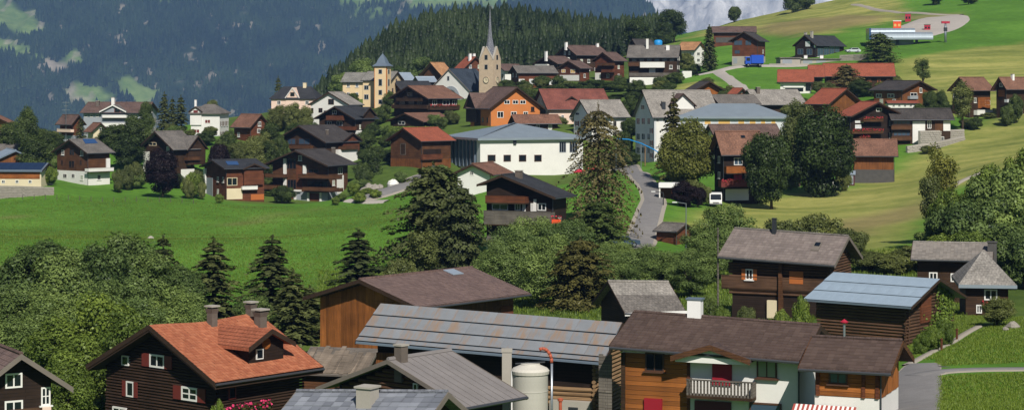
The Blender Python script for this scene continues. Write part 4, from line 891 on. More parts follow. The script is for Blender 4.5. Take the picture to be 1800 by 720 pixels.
h = House('grey_gable_house', 'brown timber house with grey roof behind the round bushes', 1527, 1588, 1648, 480, 50, 158, 142, 190, 'B', roof='tile_dark', wall='wood_orange_v', oe=.7, og=1.0); h.balcony('B', 1600, 169, 1614, 174, .8, 'plaster_grey'); h.win('B', [(1600, 163, 1612, 169)]); h.win('A', [(1540, 165, 1550, 172), (1560, 165, 1572, 172)])
h = House('white_low_annex', 'low white annex with orange flat roof and square windows', 1560, 1617, None, 466, 6, 181, 178, 194, 'B', lb=7, roof='tile_orange', wall='plaster', oe=.2, og=.2); h.row('A', 1566, 1616, 5, 183, 188, .45)
h = House('double_gable_house', 'brown house with twin gable and white chimney above the mown slope', 1665, 1706, 1750, 475, 48, 159, 136, 208, 'A', roof='tile_warm', wall='wood_dark'); h.panel('B', 1719, 171, 1747, 190, 'wall_panel', 'wood_orange', .05); h.win('B', [(1731, 176, 1745, 185)], frame='plaster', pane='plaster_cool'); h.balcony('B', 1718, 193, 1745, 202, 1.0, 'plaster'); h.chimney(1743, 141, 130, .7, mat='white_paint'); h.win('A', [(1676, 165, 1682, 172), (1690, 165, 1696, 172)])
h = House('hill_side_house', 'brown house with white window frames at the end of the slope', 1742, 1769, 1815, 470, 58, 157, 136, 208, 'A', roof='tile_warm', wall='wood_dark'); h.win('A', [(1757, 146, 1763, 153)]); h.balcony('B', 1771, 176, 1790, 180, 1, 'plaster_cool'); h.panel('A', 1755, 158, 1766, 170, 'wall_panel', 'wood_orange', .05); h.chimney(1780, 139, 130, .6, mat='white_paint')
h = House('stone_base_barn', 'timber barn on dark stone base beside the mown meadow', 1494, 1579, None, 385, 8, 274, 245, 321, 'B', lb=9, roof='tile_warm', wall='wood_orange_v', oe=.9, og=.8, plinth=(298, 'dark_stone'))
h = House('lean_to_shed', 'little white roofed lean-to shed against the stone base barn', 1483, 1504, None, 382, 10, 306, 300, 325, 'B', lb=3.2, roof='metal_pale', wall='garage_red', oe=.25, og=.2, cat='shed', thick=.12, gutter=False)
h.panel('A', 1494, 308, 1500, 324, 'door', 'plaster_grey', .05)
# station area
h = House('hill_barn', 'long red brown barn with grey brown roof under the hill crest', 1250, 1330, None, 720, 6, 57, 47, 76, 'B', lb=10, roof='tile_brown', wall='wood_red'); h.panel('A', 1258, 66, 1326, 75, 'stone_base', 'dark_stone', .06)
h = House('slope_house', 'brown gabled house on concrete garage base beside blue truck', 1280, 1334, 1352, 630, 25, 72, 56, 114, 'A', roof='tile_dark', wall='wood_red', oe=.9, og=1.2, plinth=(99, 'concrete'))
h.win('A', [(1290, 71, 1305, 80), (1310, 71, 1321, 80), (1291, 88, 1301, 95)], frame='frame_brown', pane='glass_blue'); h.panel('A', 1289, 102, 1296, 112, 'garage_door', 'plaster_grey', .06)
h = House('ski_lodge', 'black ski lodge with glazed side and white sign on dark wall', 1393, 1435, 1488, 640, 42, 80, 62, 102, 'A', roof='tile_night', wall='wood_black', oe=.6, og=.6, cat='lodge')
h.panel('A', 1431, 74, 1434, 84, 'sign', 'white_paint', .1); h.win('B', [(1437, 85, 1447, 99), (1448, 84, 1457, 97), (1458, 82, 1466, 95), (1467, 80, 1475, 92)], frame='steel', pane='glass_blue', mull=1); h.win('A', [(1402, 86, 1412, 96), (1418, 86, 1428, 97)], pane='glass_blue', frame='steel'); h.panel('A', 1416, 73, 1424, 82, 'sign', 'plaster_cool', .1); [h.chimney(x, 66, r, .7, mat='concrete') for x, r in ((1405, 59), (1416, 57), (1427, 55))]; h.panel('B', 1436, 100, 1480, 103, 'ledge', 'white_paint', .5)
MB()
SKIP = ('board_barn', 'log_barn', 'long_barn', 'brown_barn', 'metal_roof_barn', 'plank_gable_barn', 'stone_base_barn', 'garden_shed', 'lean_to_shed', 'solar_shed', 'church_nave', 'gym_hall', 'sports_hall', 'red_roof_house', 'slab_roof_house', 'wooden_house',
        'half_timbered_house', 'wooden_annex', 'log_house', 'outbuilding', 'plank_roof_shed', 'forest_edge_barn', 'hill_barn', 'back_grey_barn', 'ski_lodge', 'white_low_annex', 'grey_roof_chalet', 'pink_house')
wr = random.Random(5)
for h in HOUSES:
    if h.name not in SKIP:
        pale = h.mats[1].startswith('plaster'); h.autowin(wr, 'frame_brown' if pale and wr.random() < .5 else 'frame_white', wr.choice((None, None, 'wood_brown', 'shutter_red')) if pale else None)
    if h.name not in ('red_roof_house', 'plank_roof_shed', 'long_barn', 'log_barn', 'solar_shed', 'lean_to_shed'): h.trim()
print('WARN', WARN)
# ------------------------------------------------------------------ terrain through the footings
ground((0, 345, 425), (150, 348, 420), (300, 355, 415), (450, 362, 418), (620, 365, 415), (690, 345, 425), (0, 420, 310), (200, 420, 310), (450, 425, 305), (620, 430, 300), (690, 400, 340),
       (100, 520, 232), (300, 520, 232), (560, 512, 236), (690, 505, 240), (760, 480, 252), (0, 590, 195), (200, 595, 192), (400, 600, 188), (600, 640, 176), (850, 560, 205), (1000, 560, 205), (950, 490, 240),
       (1105, 432, 270), (1130, 395, 296), (1150, 352, 330), (1138, 325, 362), (1118, 305, 396), (1104, 290, 432), (1080, 455, 255), (1250, 505, 222), (1350, 470, 238), (1200, 455, 262), (1240, 400, 300), (1300, 364, 345), (1180, 385, 305),
       (1450, 335, 372), (1560, 330, 375), (1580, 292, 402), (1640, 257, 426), (1700, 237, 442), (1740, 226, 448), (1800, 205, 460), (1900, 180, 470), (1450, 395, 305), (1560, 395, 300), (1650, 345, 330), (1740, 300, 350), (1800, 270, 365), (1480, 450, 255), (1600, 450, 250), (1700, 430, 255), (1800, 405, 262), (1560, 500, 212), (1900, 420, 240),
       (1600, 720, 112), (1660, 655, 134), (1800, 652, 136), (1730, 700, 119), (1800, 712, 117), (1640, 640, 142), (1720, 605, 152), (1800, 590, 158), (1900, 600, 150), (1690, 588, 163), (1600, 640, 140), (1750, 560, 178), (1500, 620, 160),
       (0, 780, 125), (200, 770, 140), (480, 800, 118), (700, 790, 125), (1000, 800, 122), (950, 720, 140), (1100, 640, 160), (1200, 590, 185),
       (650, 335, 430), (720, 320, 440), (660, 300, 455), (1000, 330, 430), (1050, 305, 445), (880, 309, 451), (930, 308, 454), (985, 307, 458), (800, 309, 456), (1025, 300, 462), (850, 322, 432), (930, 326, 430), (800, 318, 436), (900, 345, 390), (1180, 345, 340), (1200, 300, 395),
       (100, 258, 490), (230, 262, 482), (420, 262, 490), (0, 262, 500), (60, 250, 520), (300, 236, 530), (480, 240, 520), (640, 256, 510), (660, 228, 540), (470, 215, 565), (560, 205, 570), (720, 232, 515),
       (1000, 160, 575), (1080, 158, 580), (1150, 150, 590), (1230, 135, 585), (1270, 118, 600), (1300, 162, 535), (1330, 150, 545), (1350, 125, 590), (1380, 113, 612), (1440, 108, 618), (1500, 112, 605), (1560, 108, 600), (1520, 90, 630), (1600, 88, 640), (1680, 80, 640), (1800, 70, 640), (1600, 160, 530), (1700, 140, 545), (1800, 140, 540), (1750, 110, 590), (1660, 175, 490),
       (1580, 75, 660), (1640, 62, 672), (1600, 36, 715), (1680, 28, 725), (1700, 12, 760), (1800, 5, 750), (1540, 45, 720), (1450, 60, 700), (1400, 45, 740), (1480, 30, 800), (1560, 5, 830), (1680, -20, 850), (1800, -40, 850), (1180, 74, 790), (1240, 56, 830), (1300, 36, 880), (1350, 28, 880), (1420, 12, 890), (1500, -8, 900), (1150, 92, 740), (1900, -40, 850),
       (620, 178, 640), (720, 162, 660), (800, 150, 690), (900, 142, 690), (1000, 128, 720), (1080, 110, 730), (560, 195, 700), (590, 160, 780), (650, 117, 815), (700, 84, 850), (760, 67, 880), (820, 62, 900), (900, 60, 915), (1000, 66, 920), (1080, 76, 910), (1130, 92, 870), (720, 140, 740), (850, 108, 790), (1000, 98, 800),
       (100, 330, 680), (300, 330, 690), (450, 310, 720), (520, 270, 800), (0, 330, 680), (100, 560, 1000), (400, 560, 1050), (600, 400, 1150), (800, 250, 1150), (1000, 220, 1150), (1200, 130, 1050), (1350, 90, 1080), (1500, 60, 1080), (1700, 20, 1080), (800, 700, 1500), (1200, 500, 1500), (1600, 300, 1500), (200, 900, 1450))
CTRL += [(-70, 60, 13), (0, 60, 12), (70, 60, 13), (0, 10, 20), (-80, 0, 18), (80, 0, 20), (0, -120, 24), (-200, -100, 20), (200, -100, 26), (-160, 300, 5), (-260, 420, 2), (150, 180, 13), (200, 330, 24), (-130, 150, 8), (-300, 700, -45), (320, 650, 60), (400, 400, 48), (300, 200, 25), (-300, 150, 6), (450, 900, 95), (-700, 300, -20), (-700, 900, -120), (700, 300, 70), (700, 1000, 120), (-700, -200, 10), (700, -200, 40), (0, 1900, -300), (-700, 1800, -300), (700, 1800, -150)]
CP = np.array(CTRL); cs = 100.0; CX = CP[:, :2] / cs
def _phi(r2): return np.where(r2 > 1e-12, .5 * r2 * np.log(np.maximum(r2, 1e-12)), 0)
_d2 = ((CX[:, None] - CX[None]) ** 2).sum(-1); _n = len(CX); _A = np.zeros((_n + 3, _n + 3)); _A[:_n, :_n] = _phi(_d2) + np.eye(_n) * .004
_A[:_n, _n] = 1; _A[:_n, _n + 1:] = CX; _A[_n:, :_n] = _A[:_n, _n:].T; _S = np.linalg.solve(_A, np.concatenate([CP[:, 2], np.zeros(3)]))
def vnoise(x, y, seed=0, oct=4, per=.55):        # numpy value noise, unit lattice
    o = np.zeros_like(x); amp = 1; tot = 0
    for k in range(oct):
        xi, yi = np.floor(x).astype(np.int64), np.floor(y).astype(np.int64); fx, fy = x - xi, y - yi; fx = fx * fx * (3 - 2 * fx); fy = fy * fy * (3 - 2 * fy)
        def hsh(a, b):
            h = (a * 374761393 + b * 668265263 + (seed + k * 17) * 1442695041) & 0xffffffff; h = ((h ^ (h >> 13)) * 1274126177) & 0xffffffff; return ((h ^ (h >> 16)) & 0xffff) / 65535.0
        v = (hsh(xi, yi) * (1 - fx) + hsh(xi + 1, yi) * fx) * (1 - fy) + (hsh(xi, yi + 1) * (1 - fx) + hsh(xi + 1, yi + 1) * fx) * fy
        o += v * amp; tot += amp; amp *= per; x = x * 2.03 + 5.1; y = y * 2.03 + 1.7
    return o / tot
def zt(x, y):
    x = np.atleast_1d(np.asarray(x, float)) / cs; y = np.atleast_1d(np.asarray(y, float)) / cs; o = np.zeros(x.size); xf, yf = x.ravel(), y.ravel()
    for i in range(0, x.size, 20000):
        a = xf[i:i + 20000, None] - CX[None, :, 0]; b = yf[i:i + 20000, None] - CX[None, :, 1]
        o[i:i + 20000] = _phi(a * a + b * b) @ _S[:_n] + _S[_n] + _S[_n + 1] * xf[i:i + 20000] + _S[_n + 2] * yf[i:i + 20000]
    return o.reshape(x.shape) + (vnoise(x * cs / 14, y * cs / 14, 3, 2) - .5) * np.clip((y * cs - 90) / 400, 0, 1) * 1.0
def gz(x, y): return float(zt(x, y)[0])
def at(px, Y): x = (px - 900) / F * Y; return Vector((x, Y, gz(x, Y)))
res = zt(CP[:, 0], CP[:, 1]) - CP[:, 2]
print('terrain residual', np.abs(res).max(), [(round(900 + F * CP[i, 0] / max(CP[i, 1], 1)), round(CP[i, 1]), round(res[i], 1)) for i in np.argsort(-np.abs(res))[:12]])

def inpoly(px, py, poly):
    c = np.zeros(px.shape, bool); n = len(poly)
    for i in range(n):
        x0, y0 = poly[i]; x1, y1 = poly[i - 1]
        if y0 == y1: continue
        c ^= ((y0 > py) != (y1 > py)) & (px < (x1 - x0) * (py - y0) / (y1 - y0) + x0)
    return c
def gridmesh(name, X, Y, Z, mat, attrs=None, smooth=True, **props):
    nyy, nxx = X.shape; co = np.stack([X, Y, Z], -1).reshape(-1, 3); idx = np.arange(nyy * nxx).reshape(nyy, nxx)
    q = np.stack([idx[:-1, :-1], idx[:-1, 1:], idx[1:, 1:], idx[1:, :-1]], -1).reshape(-1, 4)
    return rawmesh(name, co, q, mat, attrs, smooth, **props)
def rawmesh(name, co, q, mat, attrs=None, smooth=False, face_tone=None, parent=None, lnk=True, **props):
    me = bpy.data.meshes.new(name); k = q.shape[1]
    me.vertices.add(len(co)); me.vertices.foreach_set('co', np.asarray(co, np.float32).ravel())
    me.loops.add(q.size); me.loops.foreach_set('vertex_index', np.asarray(q, np.int32).ravel())
    me.polygons.add(len(q)); me.polygons.foreach_set('loop_start', np.arange(0, q.size, k, dtype=np.int32)); me.update(calc_edges=True); me.validate()
    if smooth: me.polygons.foreach_set('use_smooth', np.ones(len(q), bool))
    if attrs is not None: a = me.attributes.new('region', 'FLOAT_COLOR', 'POINT'); a.data.foreach_set('color', np.asarray(attrs, np.float32).ravel())
    if face_tone is not None: a = me.attributes.new('tone', 'FLOAT', 'FACE'); a.data.foreach_set('value', np.asarray(face_tone, np.float32))
    me.materials.append(MAT[mat])
    return link(name, me, parent, **props) if lnk else me

def grass_mat():
    t = NT('grass'); a = t.add('ShaderNodeAttribute', attribute_name='region'); sp = t.add('ShaderNodeSeparateColor'); t.link(a.outputs['Color'], sp.inputs[0])
    g = t.coord('Object'); big = t.noise(g, .035, 5, .6); mid = t.noise(g, .5, 5, .65); fine = t.noise(g, 5.0, 3, .7)
    f = t.math('ADD', t.math('ADD', t.math('MULTIPLY', big, .45), t.math('MULTIPLY', mid, .3)), t.math('MULTIPLY', fine, .25))
    lush = t.ramp(f, [(.36, hexc('#426120')), (.5, hexc('#517826')), (.64, hexc('#678e34'))])
    w = t.add('ShaderNodeTexWave'); w.inputs['Scale'].default_value = .05; w.inputs['Distortion'].default_value = 9.0; w.inputs['Detail'].default_value = 3; w.inputs['Detail Scale'].default_value = .6; w.bands_direction = 'Y'
    gm = t.coord('Object', (.25, .6, 5.5)); t.link(gm, w.inputs['Vector'])
    f2 = t.math('ADD', t.math('MULTIPLY', w.outputs['Fac'], .05), t.math('MULTIPLY', t.math('ADD', t.math('MULTIPLY', f, .6), t.math('MULTIPLY', t.noise(t.coord('Object', (.03, .05, .35)), 1.0, 6, .7), .4)), .95))
    mown = t.ramp(f2, [(.38, hexc('#5f6a30')), (.49, hexc('#858746')), (.6, hexc('#a8a05c'))])
    dirt = t.ramp(f, [(.35, hexc('#6e6242')), (.65, hexc('#8d7a58'))])
    wild = t.ramp(f, [(.38, hexc('#3a4a20')), (.62, hexc('#5d6c30'))])
    c = t.mix(sp.outputs[0], lush, mown); c = t.mix(sp.outputs[1], c, dirt); c = t.mix(sp.outputs[2], c, wild)
    t.bump(t.math('ADD', t.math('MULTIPLY', fine, .5), mid), .35, .25); t.fin(c, .95, .1)
grass_mat()
xs = np.concatenate([np.linspace(-1600, -330, 24), np.linspace(-320, 320, 300), np.linspace(330, 1600, 24)])
ys = np.concatenate([np.linspace(-600, 60, 30), np.linspace(64, 300, 150), np.linspace(302, 700, 190), np.linspace(704, 1000, 90), np.linspace(1010, 2600, 45)])
GX, GY = np.meshgrid(xs, ys); GZ = zt(GX, GY)
gy = np.maximum(GY, 20); gpx = 900 + F * GX / gy; grow = YH - F * (GZ - CZ) / gy
jx = gpx + (vnoise(GX / 9, GY / 9, 5) - .5) * 46; jr = grow + (vnoise(GX / 9, GY / 9, 9) - .5) * 16
MOWN = [[(1170, 400), (1300, 352), (1480, 330), (1580, 296), (1700, 225), (1830, 180), (2100, 150), (2100, 270), (1800, 290), (1680, 330), (1600, 400), (1560, 470), (1430, 420), (1300, 410)],
        [(1560, 110), (1640, 95), (1700, 85), (2100, 40), (2100, 205), (1800, 210), (1640, 200), (1570, 170)], [(1160, 80), (1280, 40), (1420, 5), (1560, -30), (1600, 20), (1560, 40), (1450, 60), (1330, 62), (1250, 62)],
        [(1180, 150), (1240, 140), (1290, 165), (1200, 165)]]
DIRT = [[(395, 393), (480, 379), (575, 360), (577, 363), (482, 383), (398, 398)], [(-10, 383), (60, 376), (60, 379), (-10, 388)], [(1340, 42), (1480, 26), (1560, 28), (1500, 46), (1380, 66), (1330, 60)], [(1450, 395), (1600, 360), (1650, 340), (1620, 380), (1520, 415)], [(1560, 30), (1700, 22), (1700, 30), (1580, 36)]]
WILD = [[(600, 480), (800, 470), (1000, 500), (1180, 480), (1300, 450), (1500, 470), (1650, 440), (1800, 400), (2000, 380), (2000, 560), (1700, 580), (1500, 600), (1200, 600), (900, 640), (500, 640), (300, 700), (-400, 760), (-400, 560), (250, 545), (500, 530)]]
reg = np.zeros(GX.shape + (4,)); reg[..., 3] = 1
for k, polys in enumerate((MOWN, DIRT, WILD)):
    for poly in polys: reg[..., k] = np.maximum(reg[..., k], (inpoly(jx, jr, poly) & (GY > 60)) * (.7 if k == 1 else .9))
reg[..., 2] = np.where((GY > 60) & (GY < 300), reg[..., 2], 0); reg[..., 0] = np.where((gpx > 1100) & (GY > 200), reg[..., 0], 0)
reg[..., 2] = np.maximum(reg[..., 2], np.where((GY > 600) & (gpx < 1150), .8, 0)); VILL = (GY > 432) & (GY < 680) & (gpx < 1180) & (gpx > 380); reg[..., 2] = np.where(VILL, .85, reg[..., 2]); FL = ((GY > 690) & (gpx > 540) & (gpx < 1160)); reg[..., 2] = np.where(FL, 1, reg[..., 2])
for _ in range(2):
    r2 = reg.copy(); r2[1:-1, 1:-1] = (reg[1:-1, 1:-1] * 2 + reg[:-2, 1:-1] + reg[2:, 1:-1] + reg[1:-1, :-2] + reg[1:-1, 2:]) / 6; reg = r2
gridmesh('terrain', GX, GY, GZ, 'grass', reg, kind='structure')

# roads and paths draped over the terrain
def strip(name, mat, pts, lift=.12, step=1.5, across=5, label=None, kind='structure', verge=0):
    if verge: strip('verge', 'path_grit', [(a, b, w + verge) for a, b, w in pts], lift - .07, step, across)
    c = [];
    for px, Y, w in pts: c.append((*at(px, Y)[:2], w))
    P0 = [];
    for a, b in zip(c, c[1:]):
        n = max(2, int(math.dist(a[:2], b[:2]) / step)); P0 += [tuple(a[i] + (b[i] - a[i]) * k / n for i in range(3)) for k in range(n)]
    P0.append(c[-1]); A = np.array(P0)
    for _ in range(6): A[1:-1] = (A[:-2] + 2 * A[1:-1] + A[2:]) / 4
    d = np.gradient(A[:, :2], axis=0); d /= np.linalg.norm(d, axis=1)[:, None]; nrm = np.stack([d[:, 1], -d[:, 0]], -1)
    s = np.linspace(-.5, .5, across); X = A[:, 0, None] + nrm[:, 0, None] * s * A[:, 2, None]; Yv = A[:, 1, None] + nrm[:, 1, None] * s * A[:, 2, None]
    Z = zt(X, Yv) + lift; Z[:, 0] -= .35; Z[:, -1] -= .35
    Z = np.concatenate([Z[:1], Z]); X = np.concatenate([X[:1], X]); Yv = np.concatenate([Yv[:1], Yv])
    nyy, nxx = X.shape; co = np.stack([X, Yv, Z], -1).reshape(-1, 3); idx = np.arange(nyy * nxx).reshape(nyy, nxx); q = np.stack([idx[:-1, 1:], idx[:-1, :-1], idx[1:, :-1], idx[1:, 1:]], -1).reshape(-1, 4)
    me = meshof(name, [tuple(v) for v in co], [tuple(int(i) for i in f) for f in q[nxx - 1:]], mat, True); return link(name, me, None, kind=kind)
strip('road', 'asphalt', [(1075, 258, 6.5), (1112, 275, 6.5), (1136, 297, 5.4), (1150, 325, 5), (1143, 352, 5), (1122, 392, 5), (1106, 430, 5), (1085, 452, 5)], .2, verge=1.1)
strip('road', 'asphalt', [(628, 424, 6), (665, 427, 8), (700, 432, 8), (730, 442, 6), (765, 452, 5)], .3, verge=1.2)
strip('lane', 'gravel', [(1225, 590, 4), (1262, 592, 5), (1300, 598, 5), (1360, 600, 5), (1420, 606, 4)], .3)
strip('lane', 'gravel', [(1262, 592, 4), (1276, 575, 4), (1300, 545, 4), (1315, 525, 4)], .3)
strip('parking_yard', 'asphalt', [(1588, 98, 5.2), (1600, 112, 5.0), (1606, 122, 4.8), (1612, 134, 4.5), (1622, 141, 3.5)], .14, verge=.7)
strip('lane', 'asphalt', [(1606, 134, 3), (1640, 136.2, 2.4), (1700, 136, 2), (1800, 135.5, 2), (1900, 135, 2)], .15, verge=.5)
strip('footpath', 'path_grit', [(1592, 141, 1), (1620, 147, 1), (1660, 155, 1), (1690, 163, 1.2), (1720, 170, 1)], .1)
strip('gravel_yard', 'gravel', [(1555, 668, 12), (1590, 672, 16), (1625, 685, 22), (1650, 700, 22), (1665, 722, 14)], .35, step=3, across=9)
strip('farm_track', 'path_grit', [(1500, 845, 3), (1540, 810, 3), (1580, 770, 3), (1640, 738, 3), (1690, 725, 3)], .3)
strip('footpath', 'path_grit', [(1640, 330, 2), (1690, 345, 2), (1740, 352, 2)], .2)
strip('gravel_yard', 'gravel', [(610, 424, 3), (640, 421, 5), (680, 419, 4)], .25)

# ------------------------------------------------------------------ far mountains
def mountain_mat():
    t = NT('mountain_forest'); a = t.add('ShaderNodeAttribute', attribute_name='region'); sp = t.add('ShaderNodeSeparateColor'); t.link(a.outputs['Color'], sp.inputs[0]); g = t.coord('Object')
    n = t.noise(g, .006, 8, .7); n2 = t.noise(g, .03, 5, .7); f = t.math('ADD', t.math('MULTIPLY', n, .5), t.math('MULTIPLY', n2, .5))
    fo = t.ramp(f, [(.4, hexc('#1c271a')), (.6, hexc('#2f3d27'))]); me = t.ramp(f, [(.38, hexc('#4c6432')), (.62, hexc('#74854e'))]); ro = t.ramp(f, [(.4, hexc('#7b7468')), (.6, hexc('#a59b8b'))])
    t.fin(t.mix(sp.outputs[1], t.mix(sp.outputs[0], fo, me), ro), 1.0, .05)
mountain_mat()
def rock_mat():
    t = NT('mountain_rock'); g = t.coord('Object', (1, 1, .35)); n = t.noise(g, .0016, 9, .72, .6); n2 = t.noise(g, .008, 7, .75)
    t.fin(t.ramp(t.math('ADD', t.math('MULTIPLY', n, .55), t.math('MULTIPLY', n2, .45)), [(.38, hexc('#74767a')), (.5, hexc('#a9a9a8')), (.6, hexc('#d8d6d2'))]), 1.0, .05)
rock_mat()
# forested flank: rises away from the valley, its crest falling towards the right
mx = np.linspace(-1900, 900, 420); my = np.linspace(4200, 6900, 300); MX, MY = np.meshgrid(mx, my)
rid = vnoise(MX / 420, MY / 900, 21, 5) - .5; rough = vnoise(MX / 70, MY / 110, 33, 4) - .5
slope = -330 + (MY - 4400) * .47 + rid * 150 + rough * 34
def crest(x):                               # crest height above eye, from its skyline in the picture at 6.2 km
    px = 900 + F * x / 6200.0; return CZ + np.interp(px, [-600, 300, 800, 930, 1000, 1066, 1112, 1150, 1300], [620, 520, 400, 335, 305, 268, 220, 170, -60])
cr = crest(MX) + rough * 30; MZ = np.minimum(slope, cr - np.maximum(0, (slope - cr)) * .35)
mpx = 900 + F * MX / MY; mrow = YH - F * (MZ - CZ) / MY; jx = mpx + (vnoise(MX / 35, MY / 35, 41) - .5) * 60; jr = mrow + (vnoise(MX / 35, MY / 35, 43) - .5) * 34
MEAD = [[(-60, 0), (20, 5), (52, 30), (75, 62), (40, 68), (20, 48), (-60, 50)], [(-40, 66), (30, 70), (55, 95), (95, 104), (60, 112), (40, 95), (-40, 78)], [(110, 96), (150, 94), (130, 108), (105, 112)], [(120, 148), (175, 150), (190, 172), (165, 200), (120, 165)], [(208, 138), (240, 140), (278, 170), (275, 195), (250, 195), (215, 165)],
        [(590, -4), (700, -6), (690, 8), (600, 12)], [(690, -12), (870, -12), (930, -4), (840, 12), (720, 12)], [(615, 18), (700, 20), (690, 30), (620, 28)], [(270, -6), (292, -4), (290, 9), (275, 6)]]
RK = [[(85, 108), (125, 112), (130, 122), (90, 132)], [(110, 150), (150, 165), (160, 182), (140, 190), (125, 168)], [(205, 12), (232, 12), (225, 22), (208, 20)], [(205, 56), (214, 58), (212, 82), (204, 80)], [(335, 148), (344, 148), (342, 158), (322, 158)], [(372, 135), (400, 130), (396, 142), (372, 147)], [(285, 125), (302, 132), (300, 138)], [(425, 160), (434, 162), (430, 178), (424, 178)], [(420, 40), (432, 30), (432, 48)]]
reg = np.zeros(MX.shape + (4,)); reg[..., 3] = 1
for k, polys in enumerate((MEAD, RK)):
    for poly in polys: reg[..., k] = np.maximum(reg[..., k], inpoly(jx, jr, poly) * 1.0)
for _ in range(2): reg[1:-1, 1:-1, :2] = (reg[1:-1, 1:-1, :2] * 2 + reg[:-2, 1:-1, :2] + reg[2:, 1:-1, :2] + reg[1:-1, :-2, :2] + reg[1:-1, 2:, :2]) / 6
spk = (vnoise(MX / 28, MY / 60, 77, 3) > .7); reg[..., 1] = np.maximum(reg[..., 1], spk * .5)
gridmesh('mountain', MX, MY, MZ, 'mountain_forest', reg, kind='structure')
# trees of that flank, one mass of small conifers
def cone_forest(name, pts, hts, tiers, sides, mat, slim=.19, ns=40.0, **props):
    n = len(pts); tv = []; tf = []
    for k in range(tiers):
        z0 = .06 + .9 * (k / tiers) ** 1.0; z1 = min(1.0, z0 + 1.5 / tiers + .06); r = slim * (1 - .97 * k / tiers) ** .75; b = len(tv)
        for j in range(sides):
            a = 2 * math.pi * j / sides + k * .7; q = r * (1.0 if j % 2 == 0 or sides < 6 else .62); tv.append((q * math.cos(a), q * math.sin(a), z0 - (.03 if j % 2 == 0 else 0)))
        tv.append((0, 0, z1)); tf += [(b + j, b + (j + 1) % sides, b + sides) for j in range(sides)]
    tv = np.array(tv); tf = np.array(tf); a = nr.uniform(0, 6.28, n); ca, sa = np.cos(a), np.sin(a); wd = nr.uniform(.85, 1.25, n)
    V = tv[None].repeat(n, 0) * (1 + nr.normal(0, .1, (n, len(tv), 1)) * np.array([1, 1, 0])); x = (V[..., 0] * ca[:, None] - V[..., 1] * sa[:, None]) * (hts * wd)[:, None] + pts[:, 0, None]; y = (V[..., 0] * sa[:, None] + V[..., 1] * ca[:, None]) * (hts * wd)[:, None] + pts[:, 1, None]; z = V[..., 2] * hts[:, None] + pts[:, 2, None]
    fc = (tf[None] + (np.arange(n) * len(tv))[:, None, None]).reshape(-1, 3); tone = np.repeat(np.clip((vnoise(pts[:, 0] / ns, pts[:, 1] / ns, 5, 3) - .5) * 1.6 + nr.normal(.45, .22, n), 0, 1), len(tf))
    return rawmesh(name, np.stack([x, y, z], -1).reshape(-1, 3), fc, mat, None, False, tone, **props)
from bisect import bisect
def samp(grid, x, y): i = np.clip(((y - my[0]) / (my[1] - my[0])), 0, len(my) - 1.001); j = np.clip((x - mx[0]) / (mx[1] - mx[0]), 0, len(mx) - 1.001); i0, j0 = i.astype(int), j.astype(int); fi, fj = i - i0, j - j0; return (grid[i0, j0] * (1 - fi) * (1 - fj) + grid[i0 + 1, j0] * fi * (1 - fj) + grid[i0, j0 + 1] * (1 - fi) * fj + grid[i0 + 1, j0 + 1] * fi * fj)
n = 60000; fx = nr.uniform(-1650, 480, n); fy = nr.uniform(4650, 6300, n); fzv = samp(MZ, fx, fy); rm = samp(reg[..., 0], fx, fy) + samp(reg[..., 1], fx, fy); fp = 900 + F * fx / fy; fr = YH - F * (fzv - CZ) / fy
k = (nr.random(n) > rm * 1.3) & (fp > -60) & (fp < 1180) & (fr > -60) & (fr < 250) & (vnoise(fx / 25, fy / 50, 88, 3) > .36); pts = np.stack([fx, fy, fzv - 1], -1)[k]
cone_forest('mountain_forest', pts, nr.uniform(13, 25, len(pts)), 2, 5, 'needle_far', .24, ns=120.0, kind='stuff', label='hazy blue green conifer forest covering the far mountain flank', category='forest')
# pale rock massif farther away
rx = np.linspace(-800, 2600, 260); ry = np.linspace(7600, 9600, 160); RX, RY = np.meshgrid(rx, ry)
rr = np.abs(vnoise(RX / 520 + RY / 1900, RY / 800, 61, 6, .6) - .5) * 2
RZ = -500 + (RY - 7700) * .62 + (.5 - rr) * 420 + (vnoise(RX / 90, RY / 160, 63, 4) - .5) * 130
gridmesh('mountain', RX, RY, RZ, 'mountain_rock', None, kind='structure', smooth=True)

# ------------------------------------------------------------------ wooded hill behind the church: one mass of spruces
n = 20000; fx = nr.uniform(-130, 110, n); fy = nr.uniform(640, 1010, n); zz = zt(fx, fy); fp = 900 + F * fx / fy; fr = YH - F * (zz - CZ) / fy
edge = np.interp(fp, [520, 580, 640, 720, 800, 900, 1000, 1080, 1130, 1170], [760, 720, 690, 690, 705, 715, 725, 745, 775, 800])
k = (fp > 530) & (fp < 1165) & (fy > edge + nr.normal(0, 10, n)); pts = np.stack([fx, fy, zz - .3], -1)[k]; keep = []
cell = {}
for i, p_ in enumerate(pts):
    c = (int(p_[0] / 2.0), int(p_[1] / 3.0))
    if c not in cell: cell[c] = 1; keep.append(i)
pts = pts[keep]; print('forest trees', len(pts))
cone_forest('hill_forest', pts, np.clip(nr.normal(9.5, 1.9, len(pts)), 4.5, 14), 7, 8, 'needle_wood', .24, kind='stuff', label='dense dark spruce forest on the hill behind the church', category='forest')

